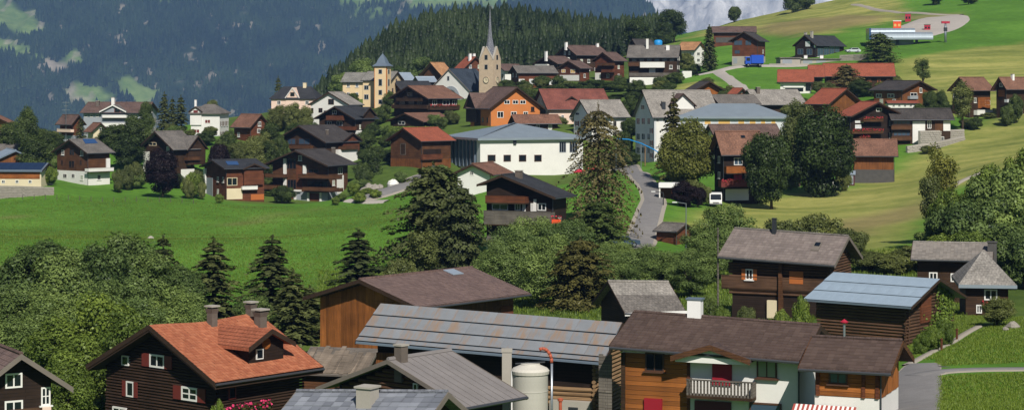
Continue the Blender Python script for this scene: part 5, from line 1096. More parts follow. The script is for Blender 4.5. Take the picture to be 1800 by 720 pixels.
# ------------------------------------------------------------------ trees
def leafquads(C, N, size, tone, asp=.75):
    n = len(C); a = N / np.maximum(np.linalg.norm(N, axis=1), 1e-9)[:, None]; r = nr.normal(size=(n, 3)); u = np.cross(a, r); u /= np.linalg.norm(u, axis=1)[:, None]; v = np.cross(a, u); s = size[:, None]
    V = np.stack([C - u * s, C - v * s * asp, C + u * s, C + v * s * asp], 1).reshape(-1, 3); return V, np.arange(4 * n).reshape(n, 4), tone
def broad_proto(seed, clumps=52, per=340, leaf=.0145, rx=.36, zc=.54, rzv=.46, trunk_h=.5, lump=1.0):
    global nr
    st = nr; nr = np.random.default_rng(seed); d = nr.normal(size=(clumps, 3)); d /= np.linalg.norm(d, axis=1)[:, None]; rad = nr.uniform(.25, 1, clumps) ** .5
    cc = d * rad[:, None] * np.array([rx * .82, rx * .82, rzv * .82]) + np.array([0, 0, zc]); cc[:, 0] += nr.normal(0, .03); cc[:, 2] = np.maximum(cc[:, 2], .12); cr = nr.uniform(.075, .165, clumps) * lump; ct = np.clip(nr.normal(.5, .2, clumps), 0, 1)
    C, N, S, T = [], [], [], []
    for c, r, t in zip(cc, cr, ct):
        n = int(per * (r / .11) ** 2); q = nr.normal(size=(n, 3)); q /= np.linalg.norm(q, axis=1)[:, None]; rr = r * nr.uniform(.55, 1.12, n)[:, None]; C.append(c + q * rr * np.array([1, 1, .85])); N.append(q + nr.normal(0, .38, (n, 3)) + np.array([0, 0, .3])); S.append(leaf * nr.uniform(.6, 1.35, n)); T.append(np.clip(t + nr.normal(0, .2, n), 0, 1))
    V, Q, tn = leafquads(np.concatenate(C), np.concatenate(N), np.concatenate(S), np.concatenate(T)); me = rawmesh('crown', V, Q, 'leaf_green', None, False, tn, lnk=False)
    m = MB(); m.tube((0, 0, -.06), (0, 0, trunk_h), .028, .014, 8)
    for i in nr.choice(clumps, 11, replace=False): z0 = nr.uniform(.18, trunk_h); m.tube((0, 0, z0), tuple(cc[i] * .92 + np.array([0, 0, z0]) * .08), .011, .003, 5)
    tr = meshof('trunk', m.v, m.f, 'trunk_bark', True); nr = st; return me, tr
def spruce_proto(seed, whorls=30, br=9, base=.2, droop=.5, seg=8, pw=.85, fan=3, leaf=.02, bare=0.05, jag=.22):
    global nr
    st = nr; nr = np.random.default_rng(seed); C, N, S, T = [], [], [], []; m = MB(); m.tube((0, 0, -.05), (0, 0, .97), .02, .003, 7)
    for k in range(whorls):
        h = bare + (.975 - bare) * (k + nr.uniform(-.3, .3)) / whorls; L0 = base * (1 - h) ** pw * (.7 + .3 * min(1, h / .12)) + .012
        for j in range(br):
            a = 2 * math.pi * (j + nr.uniform(-.35, .35)) / br + k * .9; L = L0 * nr.uniform(1 - jag * 1.6, 1 + jag); t = np.linspace(.12, 1, seg); dirv = np.array([math.cos(a), math.sin(a), 0]); side = np.array([-math.sin(a), math.cos(a), 0])
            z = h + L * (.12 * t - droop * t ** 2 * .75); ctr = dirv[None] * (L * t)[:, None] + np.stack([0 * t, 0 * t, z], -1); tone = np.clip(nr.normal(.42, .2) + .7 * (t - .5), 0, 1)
            if k % 2 == 0 and j % 3 == 0: m.tube((0, 0, h), tuple(ctr[-2]), .004, .001, 4, False)
            for q in range(fan):
                off = (q - (fan - 1) / 2); wv = L * .22 * (1.15 - t) * off * nr.uniform(.6, 1.3, seg); C.append(ctr + side[None] * wv[:, None] + np.array([0, 0, -1])[None] * (abs(off) * .012 + nr.uniform(0, .012, seg))[:, None]); N.append(np.array([0, 0, 1.0])[None] + dirv[None] * .5 + nr.normal(0, .45, (seg, 3))); S.append(leaf * nr.uniform(.7, 1.4, seg)); T.append(np.clip(tone + nr.normal(0, .12, seg), 0, 1))
    n = 60; zz = nr.uniform(.9, 1.0, n); C.append(np.stack([nr.normal(0, .006, n), nr.normal(0, .006, n), zz], -1)); N.append(nr.normal(size=(n, 3))); S.append(np.full(n, leaf * .5)); T.append(np.full(n, .6))
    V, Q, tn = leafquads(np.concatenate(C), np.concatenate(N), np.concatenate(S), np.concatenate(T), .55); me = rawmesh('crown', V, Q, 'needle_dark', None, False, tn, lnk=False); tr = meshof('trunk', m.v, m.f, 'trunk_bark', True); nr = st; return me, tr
PROTO = {'broad': [broad_proto(s) for s in (1, 2, 3, 4)], 'round': [broad_proto(s, 80, 300, .0155, .42, .5, .5, .5, 1.1) for s in (11, 12)], 'bush': [broad_proto(s, 40, 230, .022, .5, .48, .46, .3, 1.35) for s in (21, 22, 23)],
         'slim': [broad_proto(s, 34, 230, .0135, .2, .6, .4, .75, .75) for s in (31, 32)], 'willow': [broad_proto(s, 60, 360, .0115, .4, .52, .46, .5, .9) for s in (41, 42)],
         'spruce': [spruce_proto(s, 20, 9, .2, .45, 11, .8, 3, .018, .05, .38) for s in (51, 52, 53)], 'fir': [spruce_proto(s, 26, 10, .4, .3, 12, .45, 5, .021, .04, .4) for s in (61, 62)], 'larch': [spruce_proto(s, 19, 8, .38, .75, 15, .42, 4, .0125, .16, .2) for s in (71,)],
         'thin': [spruce_proto(s, 34, 8, .13, .4, 6, .8, 3, .018) for s in (81,)]}
MCACHE = {}
def withmat(me, mat, key):
    if (key, mat) not in MCACHE: c = me.copy(); c.materials.clear(); c.materials.append(MAT[mat]); MCACHE[(key, mat)] = c
    return MCACHE[(key, mat)]
DEFR = {'broad': 1.0, 'round': 1.0, 'bush': 1.0, 'slim': 1.0, 'willow': 1.0, 'spruce': 1.0, 'fir': 1.0, 'larch': 1.0, 'thin': 1.0}
RAD = {'broad': .40, 'round': .46, 'bush': .55, 'slim': .24, 'willow': .43, 'spruce': .135, 'fir': .34, 'larch': .35, 'thin': .105}
tcount = [0]; LEAFY = ('broad', 'bush', 'willow', 'slim')
def tree(kind, mat, px, Y, top, wpx, name, label, cat='tree', group=None, sink=0.0):
    """tree standing on the ground at (px, Y), its top at photo row top, its crown wpx photo pixels wide"""
    b = at(px, Y); b.z -= sink; H = ((CZ - (top - YH) / F * Y) - b.z) * (1.08 if kind in LEAFY else 1.0); wpx *= 1.18 if kind in LEAFY else 1.0
    if H < .5: WARN.append((name, 'tree', px, round(H, 1))); return
    i = tcount[0]; tcount[0] += 1; c, t = PROTO[kind][i % len(PROTO[kind])]; key = (kind, i % len(PROTO[kind]))
    e = thing(name, label, cat, b, rng.uniform(0, 6.28), group); sx = (wpx / F * Y / 2) / RAD[kind]; e.scale = (sx, sx * rng.uniform(.92, 1.08), H)
    link('trunk', t, e); link('crown', withmat(c, mat, key), e)
ORD = ['first', 'second', 'third', 'fourth', 'fifth', 'sixth', 'seventh', 'eighth', 'ninth', 'tenth', 'eleventh', 'twelfth', 'thirteenth', 'fourteenth', 'fifteenth', 'sixteenth']
ANCHOR = {'broadleaf trees below the meadow': (480, 'grey green broadleaf tree below the meadow', 'the meadow spruces'), 'willows in front of the broadleaf row': (480, 'dense willow before the broadleaf row', 'the meadow spruces'),
          'bright trees behind the dark wooden houses': (400, 'bright yellow green tree between dark wooden houses', 'the red tiled roof'), 'spruces at the meadow end': (600, 'dark spruce at the meadow end', 'the board barn'),
          'spruces beside the board barn': (640, 'dark spruce behind the red tiled roof', 'the board barn'), 'willows by the dark chalet': (850, 'grey green willow by the dark chalet', 'the very large fir'), 'willows below the shed': (1210, 'grey green willow below the shed', 'the street lamp'),
          'willows beside the log house': (1300, 'leafy willow between shed and log house', 'the log house'), 'shrubs at the foot of the mown slope': (1320, 'wild shrub below the mown slope', 'the leafy willows'), 'thicket shrubs': (1600, 'big leafy shrub in the thicket', 'the young birch'),
          'light thicket shrubs': (1600, 'light green shrub in the thicket', 'the young birch'), 'trees left of the solar chalet': (125, 'dark leafy tree beside the solar chalet', 'the solar chalet'), 'trees below the hotel': (125, 'dark leafy tree below the hotel', 'the solar chalet'),
          'three spruces by the white villa': (340, 'tall dark spruce', 'the white villa'), 'garden trees below the brown house': (500, 'green garden tree below the brown house', 'the modern chalet'), 'olive green trees by the pink villa': (580, 'olive green tree by the pink villa', 'the white gabled house'),
          'dark trees left of the modern chalet': (520, 'dark tree beside the modern chalet', 'the modern chalet'), 'bushes beside the brown barn': (700, 'dense bush beside the brown barn', 'the barn wall'), 'bright bushes on the meadow edge': (700, 'bright green bush on the meadow edge', 'the very large fir'),
          'bushes below the brown chalets': (1150, 'dark bush below the brown chalets', 'the white retaining wall'), 'round bushes by the grey gable': (1590, 'round dark bush', 'the grey gabled house'), 'bushes at the end of the slope': (1690, 'dark bush at the slope end', 'the twin gabled house'),
          'trees together on the crest': (1290, 'dark crest tree', 'the single round crest tree'), 'trees on the upper pasture': (1590, 'round pasture tree', 'the lift station'), 'trees at the forest end': (1240, 'broad dark tree at the forest end', 'the slim tall spruce'), 'broadleaf trees at the forest edge': (860, 'lighter broadleaf tree at the forest edge', 'the church tower'),
          'bright bushes by the log house': (1440, 'bright bush in the log house garden', 'the metal roofed log barn'), 'bushes along the log barn': (1600, 'leafy bush along the log barn gable', 'the barn corner'), 'shrubs between the central chalets': (790, 'dark garden shrub between central chalets', 'the white church gable'),
          'shrubs along the meadow houses': (120, 'olive garden shrub along the meadow houses', 'the solar chalet'), 'shrubs around the school': (1200, 'dark bank shrub near the school', 'the sports hall'), 'shrubs by the terracotta roofs': (1800, 'olive slope shrub near the terracotta roofs', 'the hill side house'), 'low shrubs by the rock garden': (760, 'bright low shrub', 'the very large fir')}
def trees(kind, mat, lst, name, label, group, cat='tree', **kw):
    ax, short, who = ANCHOR.get(group, (0, None, None)); order = sorted(range(len(lst)), key=lambda i: abs(lst[i][0] - ax))
    for i, (px, Y, top, w) in enumerate(lst): tree(kind, mat, px, Y, top, w, name, f'{short}, {ORD[order.index(i)]} from {who}' if short else label, cat, group, **kw)
trees('broad', 'leaf_green', [(20, 205, 455, 130), (85, 210, 428, 130), (150, 205, 445, 130), (215, 208, 420, 130), (262, 200, 445, 110), (318, 200, 470, 90), (-30, 200, 480, 120), (340, 192, 520, 90), (445, 192, 520, 70), (50, 196, 440, 110), (180, 196, 432, 110), (115, 194, 450, 110)], 'broadleaf_tree', 'grey green broadleaf tree along the lower edge of the flat meadow', 'broadleaf trees below the meadow')
trees('willow', 'leaf_green', [(50, 185, 510, 150), (130, 180, 520, 140), (210, 182, 490, 140), (290, 178, 510, 130), (10, 165, 560, 130), (90, 172, 530, 130), (250, 172, 520, 120), (340, 172, 545, 90), (-10, 182, 500, 130)], 'willow_tree', 'dense grey green willow in front of the broadleaf row', 'willows in front of the broadleaf row')
trees('broad', 'leaf_bright', [(185, 158, 520, 130), (110, 158, 560, 130), (150, 146, 600, 120), (240, 155, 545, 110), (120, 138, 640, 90), (180, 150, 640, 90)], 'bright_tree', 'bright yellow green tree behind the two dark wooden houses', 'bright trees behind the dark wooden houses')
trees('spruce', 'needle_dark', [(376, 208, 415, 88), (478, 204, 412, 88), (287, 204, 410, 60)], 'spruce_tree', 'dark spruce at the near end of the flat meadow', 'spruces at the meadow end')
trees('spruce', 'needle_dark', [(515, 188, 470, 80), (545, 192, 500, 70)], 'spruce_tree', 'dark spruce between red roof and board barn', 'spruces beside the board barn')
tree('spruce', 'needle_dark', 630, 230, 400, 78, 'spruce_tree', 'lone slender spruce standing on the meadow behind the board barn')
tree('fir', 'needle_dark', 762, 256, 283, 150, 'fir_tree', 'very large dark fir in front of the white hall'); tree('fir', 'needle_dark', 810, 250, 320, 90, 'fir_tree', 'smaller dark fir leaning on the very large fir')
tree('slim', 'leaf_olive', 748, 232, 398, 60, 'young_tree', 'pale young tree in front of the very large fir'); tree('bush', 'leaf_olive', 705, 228, 450, 60, 'shrub', 'pale shrub at the foot of the fir on the meadow edge')
tree('larch', 'needle_larch', 1052, 288, 178, 158, 'larch_tree', 'tall airy larch with drooping brownish branches beside the road')
trees('willow', 'leaf_green', [(905, 236, 395, 95), (960, 232, 400, 95), (1010, 240, 385, 90), (890, 222, 430, 95), (950, 215, 440, 105), (925, 226, 405, 95), (985, 222, 410, 95), (870, 230, 425, 80), (935, 248, 378, 90), (1000, 250, 392, 80)], 'willow_tree', 'grey green willow beside the dark balcony chalet', 'willows by the dark chalet')
tree('fir', 'needle_olive', 1020, 213, 415, 110, 'fir_tree', 'olive green fir in front of the willows'); tree('fir', 'leaf_deep', 1050, 252, 350, 110, 'fir_tree', 'deep green fir growing under the tall larch')
trees('willow', 'leaf_green', [(1100, 238, 425, 90), (1150, 236, 432, 90), (1190, 232, 445, 85), (1090, 218, 450, 95), (1125, 224, 435, 95), (1165, 222, 445, 90), (1065, 228, 425, 90)], 'willow_tree', 'grey green willow below the red brown shed', 'willows below the shed')
trees('willow', 'leaf_green', [(1250, 240, 390, 100), (1285, 245, 358, 105), (1230, 225, 425, 90), (1215, 215, 455, 80), (1262, 228, 400, 80)], 'willow_tree', 'leafy willow between shed and log house', 'willows beside the log house')
trees('bush', 'leaf_olive', [(1380, 250, 385, 80), (1440, 255, 372, 90), (1490, 250, 400, 70), (1340, 248, 400, 60), (1530, 230, 440, 80), (1570, 225, 445, 80), (1600, 228, 430, 70), (1645, 232, 420, 70)], 'shrub', 'wild shrub at the foot of the mown slope behind the log house', 'shrubs at the foot of the mown slope', 'shrub')
tree('spruce', 'needle_olive', 1184, 372, 163, 44, 'spruce_tree', 'narrow spruce in front of the school house'); tree('round', 'leaf_yellow', 1208, 352, 208, 104, 'broadleaf_tree', 'wide yellow green tree in front of the sports hall'); tree('broad', 'leaf_olive', 1190, 358, 240, 60, 'broadleaf_tree', 'olive tree beside the wide yellow green tree')
tree('round', 'leaf_purple', 1204, 322, 317, 52, 'purple_bush', 'dark purple bush beside the road', 'bush'); tree('round', 'leaf_purple', 1226, 324, 325, 30, 'purple_bush', 'small dark purple bush beside the white van', 'bush'); tree('round', 'leaf_purple', 286, 424, 261, 68, 'copper_beech', 'round blackish purple tree alone on the meadow edge', 'tree', None, -.8)
tree('round', 'leaf_dark', 1356, 337, 218, 92, 'round_tree', 'dark green round tree in front of the red balcony chalet'); tree('round', 'leaf_dark', 1443, 360, 188, 122, 'round_tree', 'largest dark green round tree below the terracotta roofs'); tree('broad', 'leaf_olive', 1405, 378, 180, 60, 'pale_tree', 'paler tree behind the two dark round trees')
trees('bush', 'leaf_green', [(1690, 240, 380, 110), (1760, 236, 350, 120), (1720, 248, 330, 100), (1790, 242, 290, 110), (1770, 226, 390, 110), (1800, 215, 400, 90), (1640, 246, 400, 70), (1830, 240, 300, 100), (1700, 232, 345, 100), (1660, 236, 370, 80), (1745, 244, 310, 100), (1775, 234, 330, 110)], 'thicket_shrub', 'big green shrub in the thicket right of the mown slope', 'thicket shrubs', 'shrub')
trees('bush', 'leaf_bright', [(1670, 246, 330, 80), (1735, 252, 290, 80), (1800, 255, 255, 80), (1660, 225, 410, 90), (1710, 222, 405, 80)], 'thicket_shrub', 'light green shrub in the thicket right of the mown slope', 'light thicket shrubs', 'shrub')
tree('slim', 'leaf_yellow', 1648, 262, 258, 50, 'young_birch', 'thin young birch in front of the mown slope'); tree('slim', 'leaf_olive', 1638, 255, 300, 40, 'young_birch', 'second thinner birch beside the young birch', 'tree')
trees('broad', 'leaf_deep', [(20, 478, 215, 50), (50, 470, 195, 50), (80, 475, 225, 40), (62, 450, 240, 60), (100, 480, 235, 30)], 'village_tree', 'dark leafy tree left of the solar chalet', 'trees left of the solar chalet')
tree('spruce', 'needle_dark', 142, 505, 206, 18, 'spruce_tree', 'small spruce in front of the hotel'); trees('broad', 'leaf_deep', [(205, 478, 218, 56), (240, 470, 205, 50), (225, 462, 235, 60), (185, 480, 230, 36), (258, 500, 178, 24)], 'village_tree', 'dark leafy tree below the hotel', 'trees below the hotel')
trees('spruce', 'needle_dark', [(289, 515, 161, 24), (303, 520, 170, 20), (318, 515, 166, 24)], 'spruce_tree', 'tall dark spruce left of the white villa', 'three spruces by the white villa')
tree('round', 'leaf_purple', 383, 458, 244, 46, 'copper_tree', 'dark reddish tree below the white villa'); trees('broad', 'leaf_olive', [(420, 470, 250, 40), (462, 472, 235, 44), (440, 455, 248, 50), (372, 560, 175, 24)], 'garden_tree', 'green garden tree below the small brown house', 'garden trees below the brown house')
trees('broad', 'leaf_olive', [(488, 535, 186, 36), (515, 532, 182, 36), (535, 530, 190, 30)], 'olive_tree', 'olive green tree in front of the pink villa', 'olive green trees by the pink villa'); trees('broad', 'leaf_deep', [(478, 488, 215, 36), (466, 462, 250, 44), (495, 478, 240, 26)], 'garden_tree', 'dark tree left of the modern chalet', 'dark trees left of the modern chalet')
tree('spruce', 'needle_dark', 489, 590, 133, 16, 'spruce_tree', 'small spruce behind the pink villa'); trees('bush', 'leaf_deep', [(652, 455, 262, 34), (640, 445, 285, 30)], 'garden_bush', 'dense bush beside the brown barn', 'bushes beside the brown barn', 'bush'); trees('bush', 'leaf_bright', [(338, 432, 300, 34), (620, 430, 320, 26), (645, 428, 330, 26), (84, 430, 290, 28)], 'garden_bush', 'bright green garden bush on the meadow edge', 'bright bushes on the meadow edge', 'bush')
trees('bush', 'leaf_deep', [(1000, 565, 145, 44), (1040, 570, 140, 50), (1080, 570, 142, 50), (970, 572, 150, 30), (1100, 555, 165, 50), (1065, 550, 168, 50), (1020, 560, 160, 40)], 'hedge_bush', 'dark bush on the bank below the brown chalets', 'bushes below the brown chalets', 'bush')
tree('thin', 'needle_dark', 1247, 600, 43, 26, 'spruce_tree', 'slim tall spruce on the slope beside the tan roof'); tree('fir', 'leaf_deep', 1547, 600, 56, 56, 'fir_tree', 'broad dark fir beside the lift station'); tree('bush', 'leaf_olive', 1206, 625, 92, 30, 'bush', 'autumn brown bush in front of the tan roofed house', 'bush'); tree('bush', 'leaf_deep', 1223, 605, 112, 22, 'bush', 'dark bush at the white terrace wall end', 'bush')
tree('fir', 'needle_larch', 1488, 508, 112, 52, 'larch_tree', 'olive larch in front of the terracotta roofs'); tree('broad', 'leaf_deep', 1512, 500, 140, 40, 'broadleaf_tree', 'dark tree right of the olive larch'); tree('slim', 'leaf_deep', 1622, 532, 100, 28, 'slope_tree', 'single thin tree on the mown upper slope')
trees('round', 'leaf_deep', [(1632, 466, 155, 30), (1655, 466, 158, 30)], 'round_bush', 'round dark bush beside the grey gabled house', 'round bushes by the grey gable', 'bush'); tree('slim', 'leaf_olive', 1692, 446, 143, 34, 'brown_tree', 'tall brownish tree in front of the twin gabled house'); trees('bush', 'leaf_deep', [(1785, 452, 163, 26), (1770, 450, 185, 26), (1715, 448, 205, 26)], 'garden_bush', 'dark bush at the end of the mown slope', 'bushes at the end of the slope', 'bush')
tree('round', 'leaf_deep', 1290, 878, 8, 26, 'crest_tree', 'single round tree on the hill crest'); trees('bush', 'leaf_deep', [(1395, 862, -22, 34), (1418, 868, -18, 30)], 'crest_bush', 'dark trees standing together on the hill crest', 'trees together on the crest', 'tree')
trees('round', 'leaf_deep', [(1645, 790, -25, 30), (1702, 770, -12, 34), (1768, 790, -20, 26)], 'pasture_tree', 'round tree on the green pasture above the lift station', 'trees on the upper pasture')
trees('broad', 'leaf_deep', [(1185, 780, 16, 50), (1165, 760, 40, 36), (1120, 730, 32, 50)], 'forest_edge_tree', 'broad dark tree at the right end of the forest', 'trees at the forest end'); trees('broad', 'leaf_green', [(640, 655, 108, 50), (740, 670, 100, 46), (700, 662, 118, 40), (600, 660, 130, 40)], 'forest_edge_tree', 'lighter broadleaf tree at the forest edge behind the village', 'broadleaf trees at the forest edge')
trees('bush', 'leaf_bright', [(1268, 178, 535, 30), (1408, 165, 518, 36), (1375, 170, 540, 30)], 'garden_bush', 'bright bush in the garden of the log house', 'bright bushes by the log house', 'bush'); tree('round', 'leaf_olive', 1315, 172, 530, 36, 'garden_bush', 'reddish brown bush in the garden of the log house', 'bush'); tree('bush', 'leaf_deep', 1250, 180, 520, 40, 'garden_bush', 'dark hedge bush left of the log house', 'bush')
trees('bush', 'vine', [(1640, 152, 570, 36), (1620, 150, 585, 30), (1660, 156, 560, 30)], 'garden_bush', 'leafy bush along the gable of the log barn', 'bushes along the log barn', 'bush'); tree('broad', 'leaf_olive', 1752, 170, 525, 60, 'fruit_tree', 'small fruit tree in front of the porch house'); tree('bush', 'vine', 385, 118, 700, 30, 'garden_bush', 'small bright bush at the red roofed house', 'bush')
trees('bush', 'leaf_deep', [(400, 480, 229, 37), (392, 470, 255, 43), (500, 462, 255, 29), (548, 500, 215, 34), (640, 500, 229, 37), (660, 480, 255, 34), (600, 530, 198, 29), (665, 545, 188, 29), (676, 548, 183, 26), (655, 520, 215, 31), (690, 500, 229, 31)], 'garden_shrub', 'dark garden shrub between the central chalets', 'shrubs between the central chalets', 'shrub')
trees('bush', 'leaf_olive', [(208, 430, 296, 22), (222, 436, 290, 26), (238, 440, 282, 26), (232, 446, 296, 20), (330, 428, 312, 20), (346, 438, 296, 26), (355, 430, 318, 16), (64, 440, 288, 22)], 'garden_shrub', 'olive garden shrub between solar chalet and low house', 'shrubs along the meadow houses', 'shrub')
trees('bush', 'leaf_deep', [(890, 580, 139, 29), (905, 560, 151, 34), (930, 555, 155, 31), (985, 545, 161, 37), (1110, 520, 171, 37), (1120, 560, 153, 43), (1160, 545, 151, 29), (1175, 560, 145, 31), (1090, 500, 183, 34), (1108, 470, 209, 26), (1098, 455, 229, 31), (1090, 440, 255, 37), (1110, 430, 265, 29)], 'bank_shrub', 'dark shrub on the bank around the school house', 'shrubs around the school', 'shrub')
trees('bush', 'leaf_olive', [(1235, 330, 323, 29), (1220, 340, 315, 34), (1330, 350, 315, 29), (1390, 372, 293, 37), (1480, 372, 293, 29), (1410, 440, 188, 34), (1385, 460, 183, 31), (1440, 520, 143, 26), (1456, 505, 143, 31), (1540, 500, 153, 34), (1600, 520, 153, 29), (1586, 430, 255, 26), (1630, 415, 255, 23), (1700, 450, 208, 29), (1735, 462, 198, 29)], 'slope_shrub', 'olive shrub beside the terracotta roofed houses', 'shrubs by the terracotta roofs', 'shrub')
trees('bush', 'leaf_bright', [(600, 424, 340, 18), (590, 420, 345, 16), (632, 420, 338, 22), (660, 424, 332, 20), (385, 424, 340, 14), (690, 470, 272, 18)], 'flower_shrub', 'bright low shrub beside the rock garden of the modern chalet', 'low shrubs by the rock garden', 'shrub')
# gardens: low shrubs between the village houses, kept clear of the walls
def clear(x, y, pad):
    for h in HOUSES:
        q = h.Mi @ Vector((x, y, h.e.location.z))
        if -h.RA - pad < q.x < pad and -pad < q.y < h.RB + pad: return False
    return True
gr = random.Random(11); used = {}; spots = []
def garden(n, px0, px1, Y0, Y1, h0, h1, mats):
    got = 0
    for _ in range(n * 30):
        if got >= n: break
        px, Y = gr.uniform(px0, px1), gr.uniform(Y0, Y1); x = (px - 900) / F * Y
        if not clear(x, Y, 1.3) or any((x - a) ** 2 + (Y - b_) ** 2 < 9 for a, b_ in spots): continue
        H = gr.uniform(h0, h1); z = gz(x, Y); top = YH - F * (z + H - CZ) / Y; hn = min(HOUSES, key=lambda h: (h.e.location.x - x) ** 2 + (h.e.location.y - Y) ** 2).name.replace('_', ' ')
        k = used[hn] = used.get(hn, 0) + 1; spots.append((x, Y)); got += 1
        if k > len(ORD): continue
        tree('bush', gr.choice(mats), px, Y, top, H * gr.uniform(.9, 1.5) * F / Y, 'garden_shrub', f'{ORD[k - 1]} nearest low garden shrub to the {hn}', 'shrub', 'low shrubs in the village gardens')
garden(60, 470, 800, 436, 600, 1.6, 4.2, ('leaf_deep', 'leaf_deep', 'leaf_olive', 'leaf_green')); garden(26, 20, 470, 438, 540, 1.6, 4.5, ('leaf_deep', 'leaf_olive', 'leaf_green')); garden(40, 860, 1190, 462, 640, 1.6, 4.0, ('leaf_deep', 'leaf_deep', 'leaf_olive')); garden(26, 1220, 1620, 430, 560, 1.4, 3.2, ('leaf_deep', 'leaf_olive'))
print('WARN', WARN[5:], 'trees', tcount[0])
# ------------------------------------------------------------------ silo, pillar and yard things
def facing(px, row, Y, th=0.0):            # origin on the ground at a pixel column, local -y towards the camera
    b = at(px, Y); return b, -R(th)
def tz(row, Y): return CZ - (row - YH) / F * Y
b = at(932, 124); e = thing('silo', 'weathered cream grain silo with rust streaks and steel filling pipe', 'silo', b); zt0 = tz(650, 124) - b.z; zd = tz(633, 124) - b.z
MB().lathe([(1.08, 0), (1.08, zt0 - .1)], 28).build('shell', 'silo_shell', e, True); MB().lathe([(1.14, zt0 - .2), (1.17, zt0), (1.05, zt0 + .14), (.6, zt0 + .34), (.58, zt0 + .42), (0, zt0 + .44)], 28).build('lid', 'silo_lid', e)
for k in range(3): z = zt0 * (.25 + .25 * k); MB().lathe([(1.085, z), (1.11, z + .03), (1.085, z + .06)], 28).build('band', 'silo_shell', e, True)
MB().tube((-1.12, -.25, 0), (-1.12, -.25, zt0), .05, n=8).build('ladder_rail', 'white_paint', e)
MB().tube((1.3, -.2, 0), (1.3, -.2, zd - .15), .08, n=10).build('filling_pipe', 'steel', e, True)
m = MB(); pr = None
for k in range(7):
    a = math.pi * .62 * k / 6; p = Vector((1.3 - .55 * (1 - math.cos(a)), -.2, zd - .15 + .95 * math.sin(a) * .9 + .05))
    if pr is not None: m.tube(pr, p, .1, .1, 10)
    pr = p
m.build('elbow', 'pipe_orange', e, True); MB().tube((-.9, 0, zt0 + .4), (.9, 0, zt0 + .5), .05).build('lid_bar', 'dark_steel', e)
b = at(891, 127.2); e = thing('concrete_pillar', 'pale concrete pillar beside the silo under the barn eave', 'pillar', b); z = tz(612, 127.2) - b.z
MB().box(-.3, .3, -.28, .28, -.5, z - .2).build('shaft', 'concrete', e); MB().box(-.34, .34, -.32, .32, z - .199, z).build('capital', 'concrete', e)
LB_.panel('A', 972, 702, 1052, 745, 'stone_base', 'concrete', .45); LB_.panel('A', 1005, 712, 1022, 725, 'vent_opening', 'dark_steel', .47)
b = at(985, 122); e = thing('hydrant_pipe', 'rusty orange standpipe in the yard right of the silo', 'pipe', b); z = tz(698, 122) - b.z; MB().tube((0, 0, -.2), (0, 0, z - .2), .1).build('pipe', 'pipe_orange', e); MB().lathe([(.16, z - .2), (.17, z - .05), (0, z)], 14).build('cap', 'pipe_orange', e)
b = at(1064, 124); e = thing('board_door', 'tall grey plank door leaning at the log barn corner', 'door', b, -R(20)); z1 = tz(622, 124) - b.z
for k in range(3): MB().box(-.42 + .28 * k, -.42 + .28 * k + .27, 0, .06, 0, z1 - .1 * (k == 1)).build('plank', 'grey_wood', e)
for zc in (.25, .6, .9): MB().box(-.42, .41, -.05, -.001, z1 * zc, z1 * zc + .14).build('batten', 'grey_wood', e)
# stacked firewood by the plank shed
b = at(585, 140); e = thing('firewood_stack', 'stack of split firewood in front of the plank roofed shed', 'firewood', b, -R(12)); me = meshof('log', *(lambda m: (m.v, m.f))(MB().tube((0, -.45, 0), (0, .45, 0), .13, .12, 7)), 'log_pale')
for i in range(11):
    for j in range(16): link('log', me, e, (-2.0 + j * .26 + (.13 if i % 2 else 0), rng.uniform(-.06, .06), .1 + i * .22))
# vine on the log barn gable
h = LBN; g = h.fmap('B'); C, N = [], []
for k in range(1500):
    t = rng.random(); r = 500 + 92 * t; xw = 1652 + 9 * math.sin(t * 5) + rng.gauss(0, 7 + 5 * t); u, v = h.hit('B', xw, r); 
    if h.D0 < u < h.D1 and v < h.ceil('B', u): C.append(g(u, v, rng.uniform(.2, .45))); N.append((1, -.2, .3))
V, Q, tn = leafquads(np.array(C), np.array(N, float) + nr.normal(0, .5, (len(C), 3)), nr.uniform(.07, .16, len(C)), nr.uniform(0, 1, len(C)))
rawmesh('wall_vine', V, Q, 'vine', None, False, tn, parent=h.e, kind='stuff')
# ------------------------------------------------------------------ poles, lamps
def pole(px, Y, top, r, mat, name, label, lamp=False, cat='pole'):
    b = at(px, Y); z = tz(top, Y) - b.z; e = thing(name, label, cat, b); MB().tube((0, 0, -.3), (0, 0, z), r, r * .7, 8).build('shaft', mat, e)
    if lamp: MB().tube((0, 0, z - .05), (-1.3, 0, z + .15), .05, .04, 6).build('arm', mat, e); MB().box(-1.9, -1.25, -.14, .14, z + .08, z + .2).build('lamp_head', 'lamp_white', e)
    else: MB().lathe([(r * .95, z), (r * .6, z + .1), (0, z + .12)], 8).build('cap', mat, e)
    return e
pole(1206, 281, 357, .09, 'steel', 'street_lamp', 'tall grey street lamp in front of the small shed', True, 'street lamp'); pole(1166, 320, 338, .1, 'dark_steel', 'street_lamp', 'short dark street lamp at the bend of the road', True, 'street lamp')
e = pole(1262, 190, 402, .1, 'grey_wood', 'wooden_pole', 'grey wooden line pole left of the log house', False); pole(1134, 425, 252, .13, 'log_pale', 'wooden_pole', 'yellowish wooden mast beside the grey school house'); pole(1648, 256, 345, .07, 'grey_wood', 'wooden_pole', 'thin wooden post in the thicket by the birch')
b = at(116, 512); e = thing('roof_antenna', 'thin metal antenna mast above the grey brown roof', 'antenna', b); z = tz(178, 512) - b.z; MB().tube((0, 0, 0), (0, 0, z), .06, n=6).build('mast', 'steel', e)
for k, w in ((.3, .9), (1.2, .5), (2.2, 1.0)): MB().box(-w, w, -.04, .04, z - k - .05, z - k + .05).build('crossbar', 'steel', e)
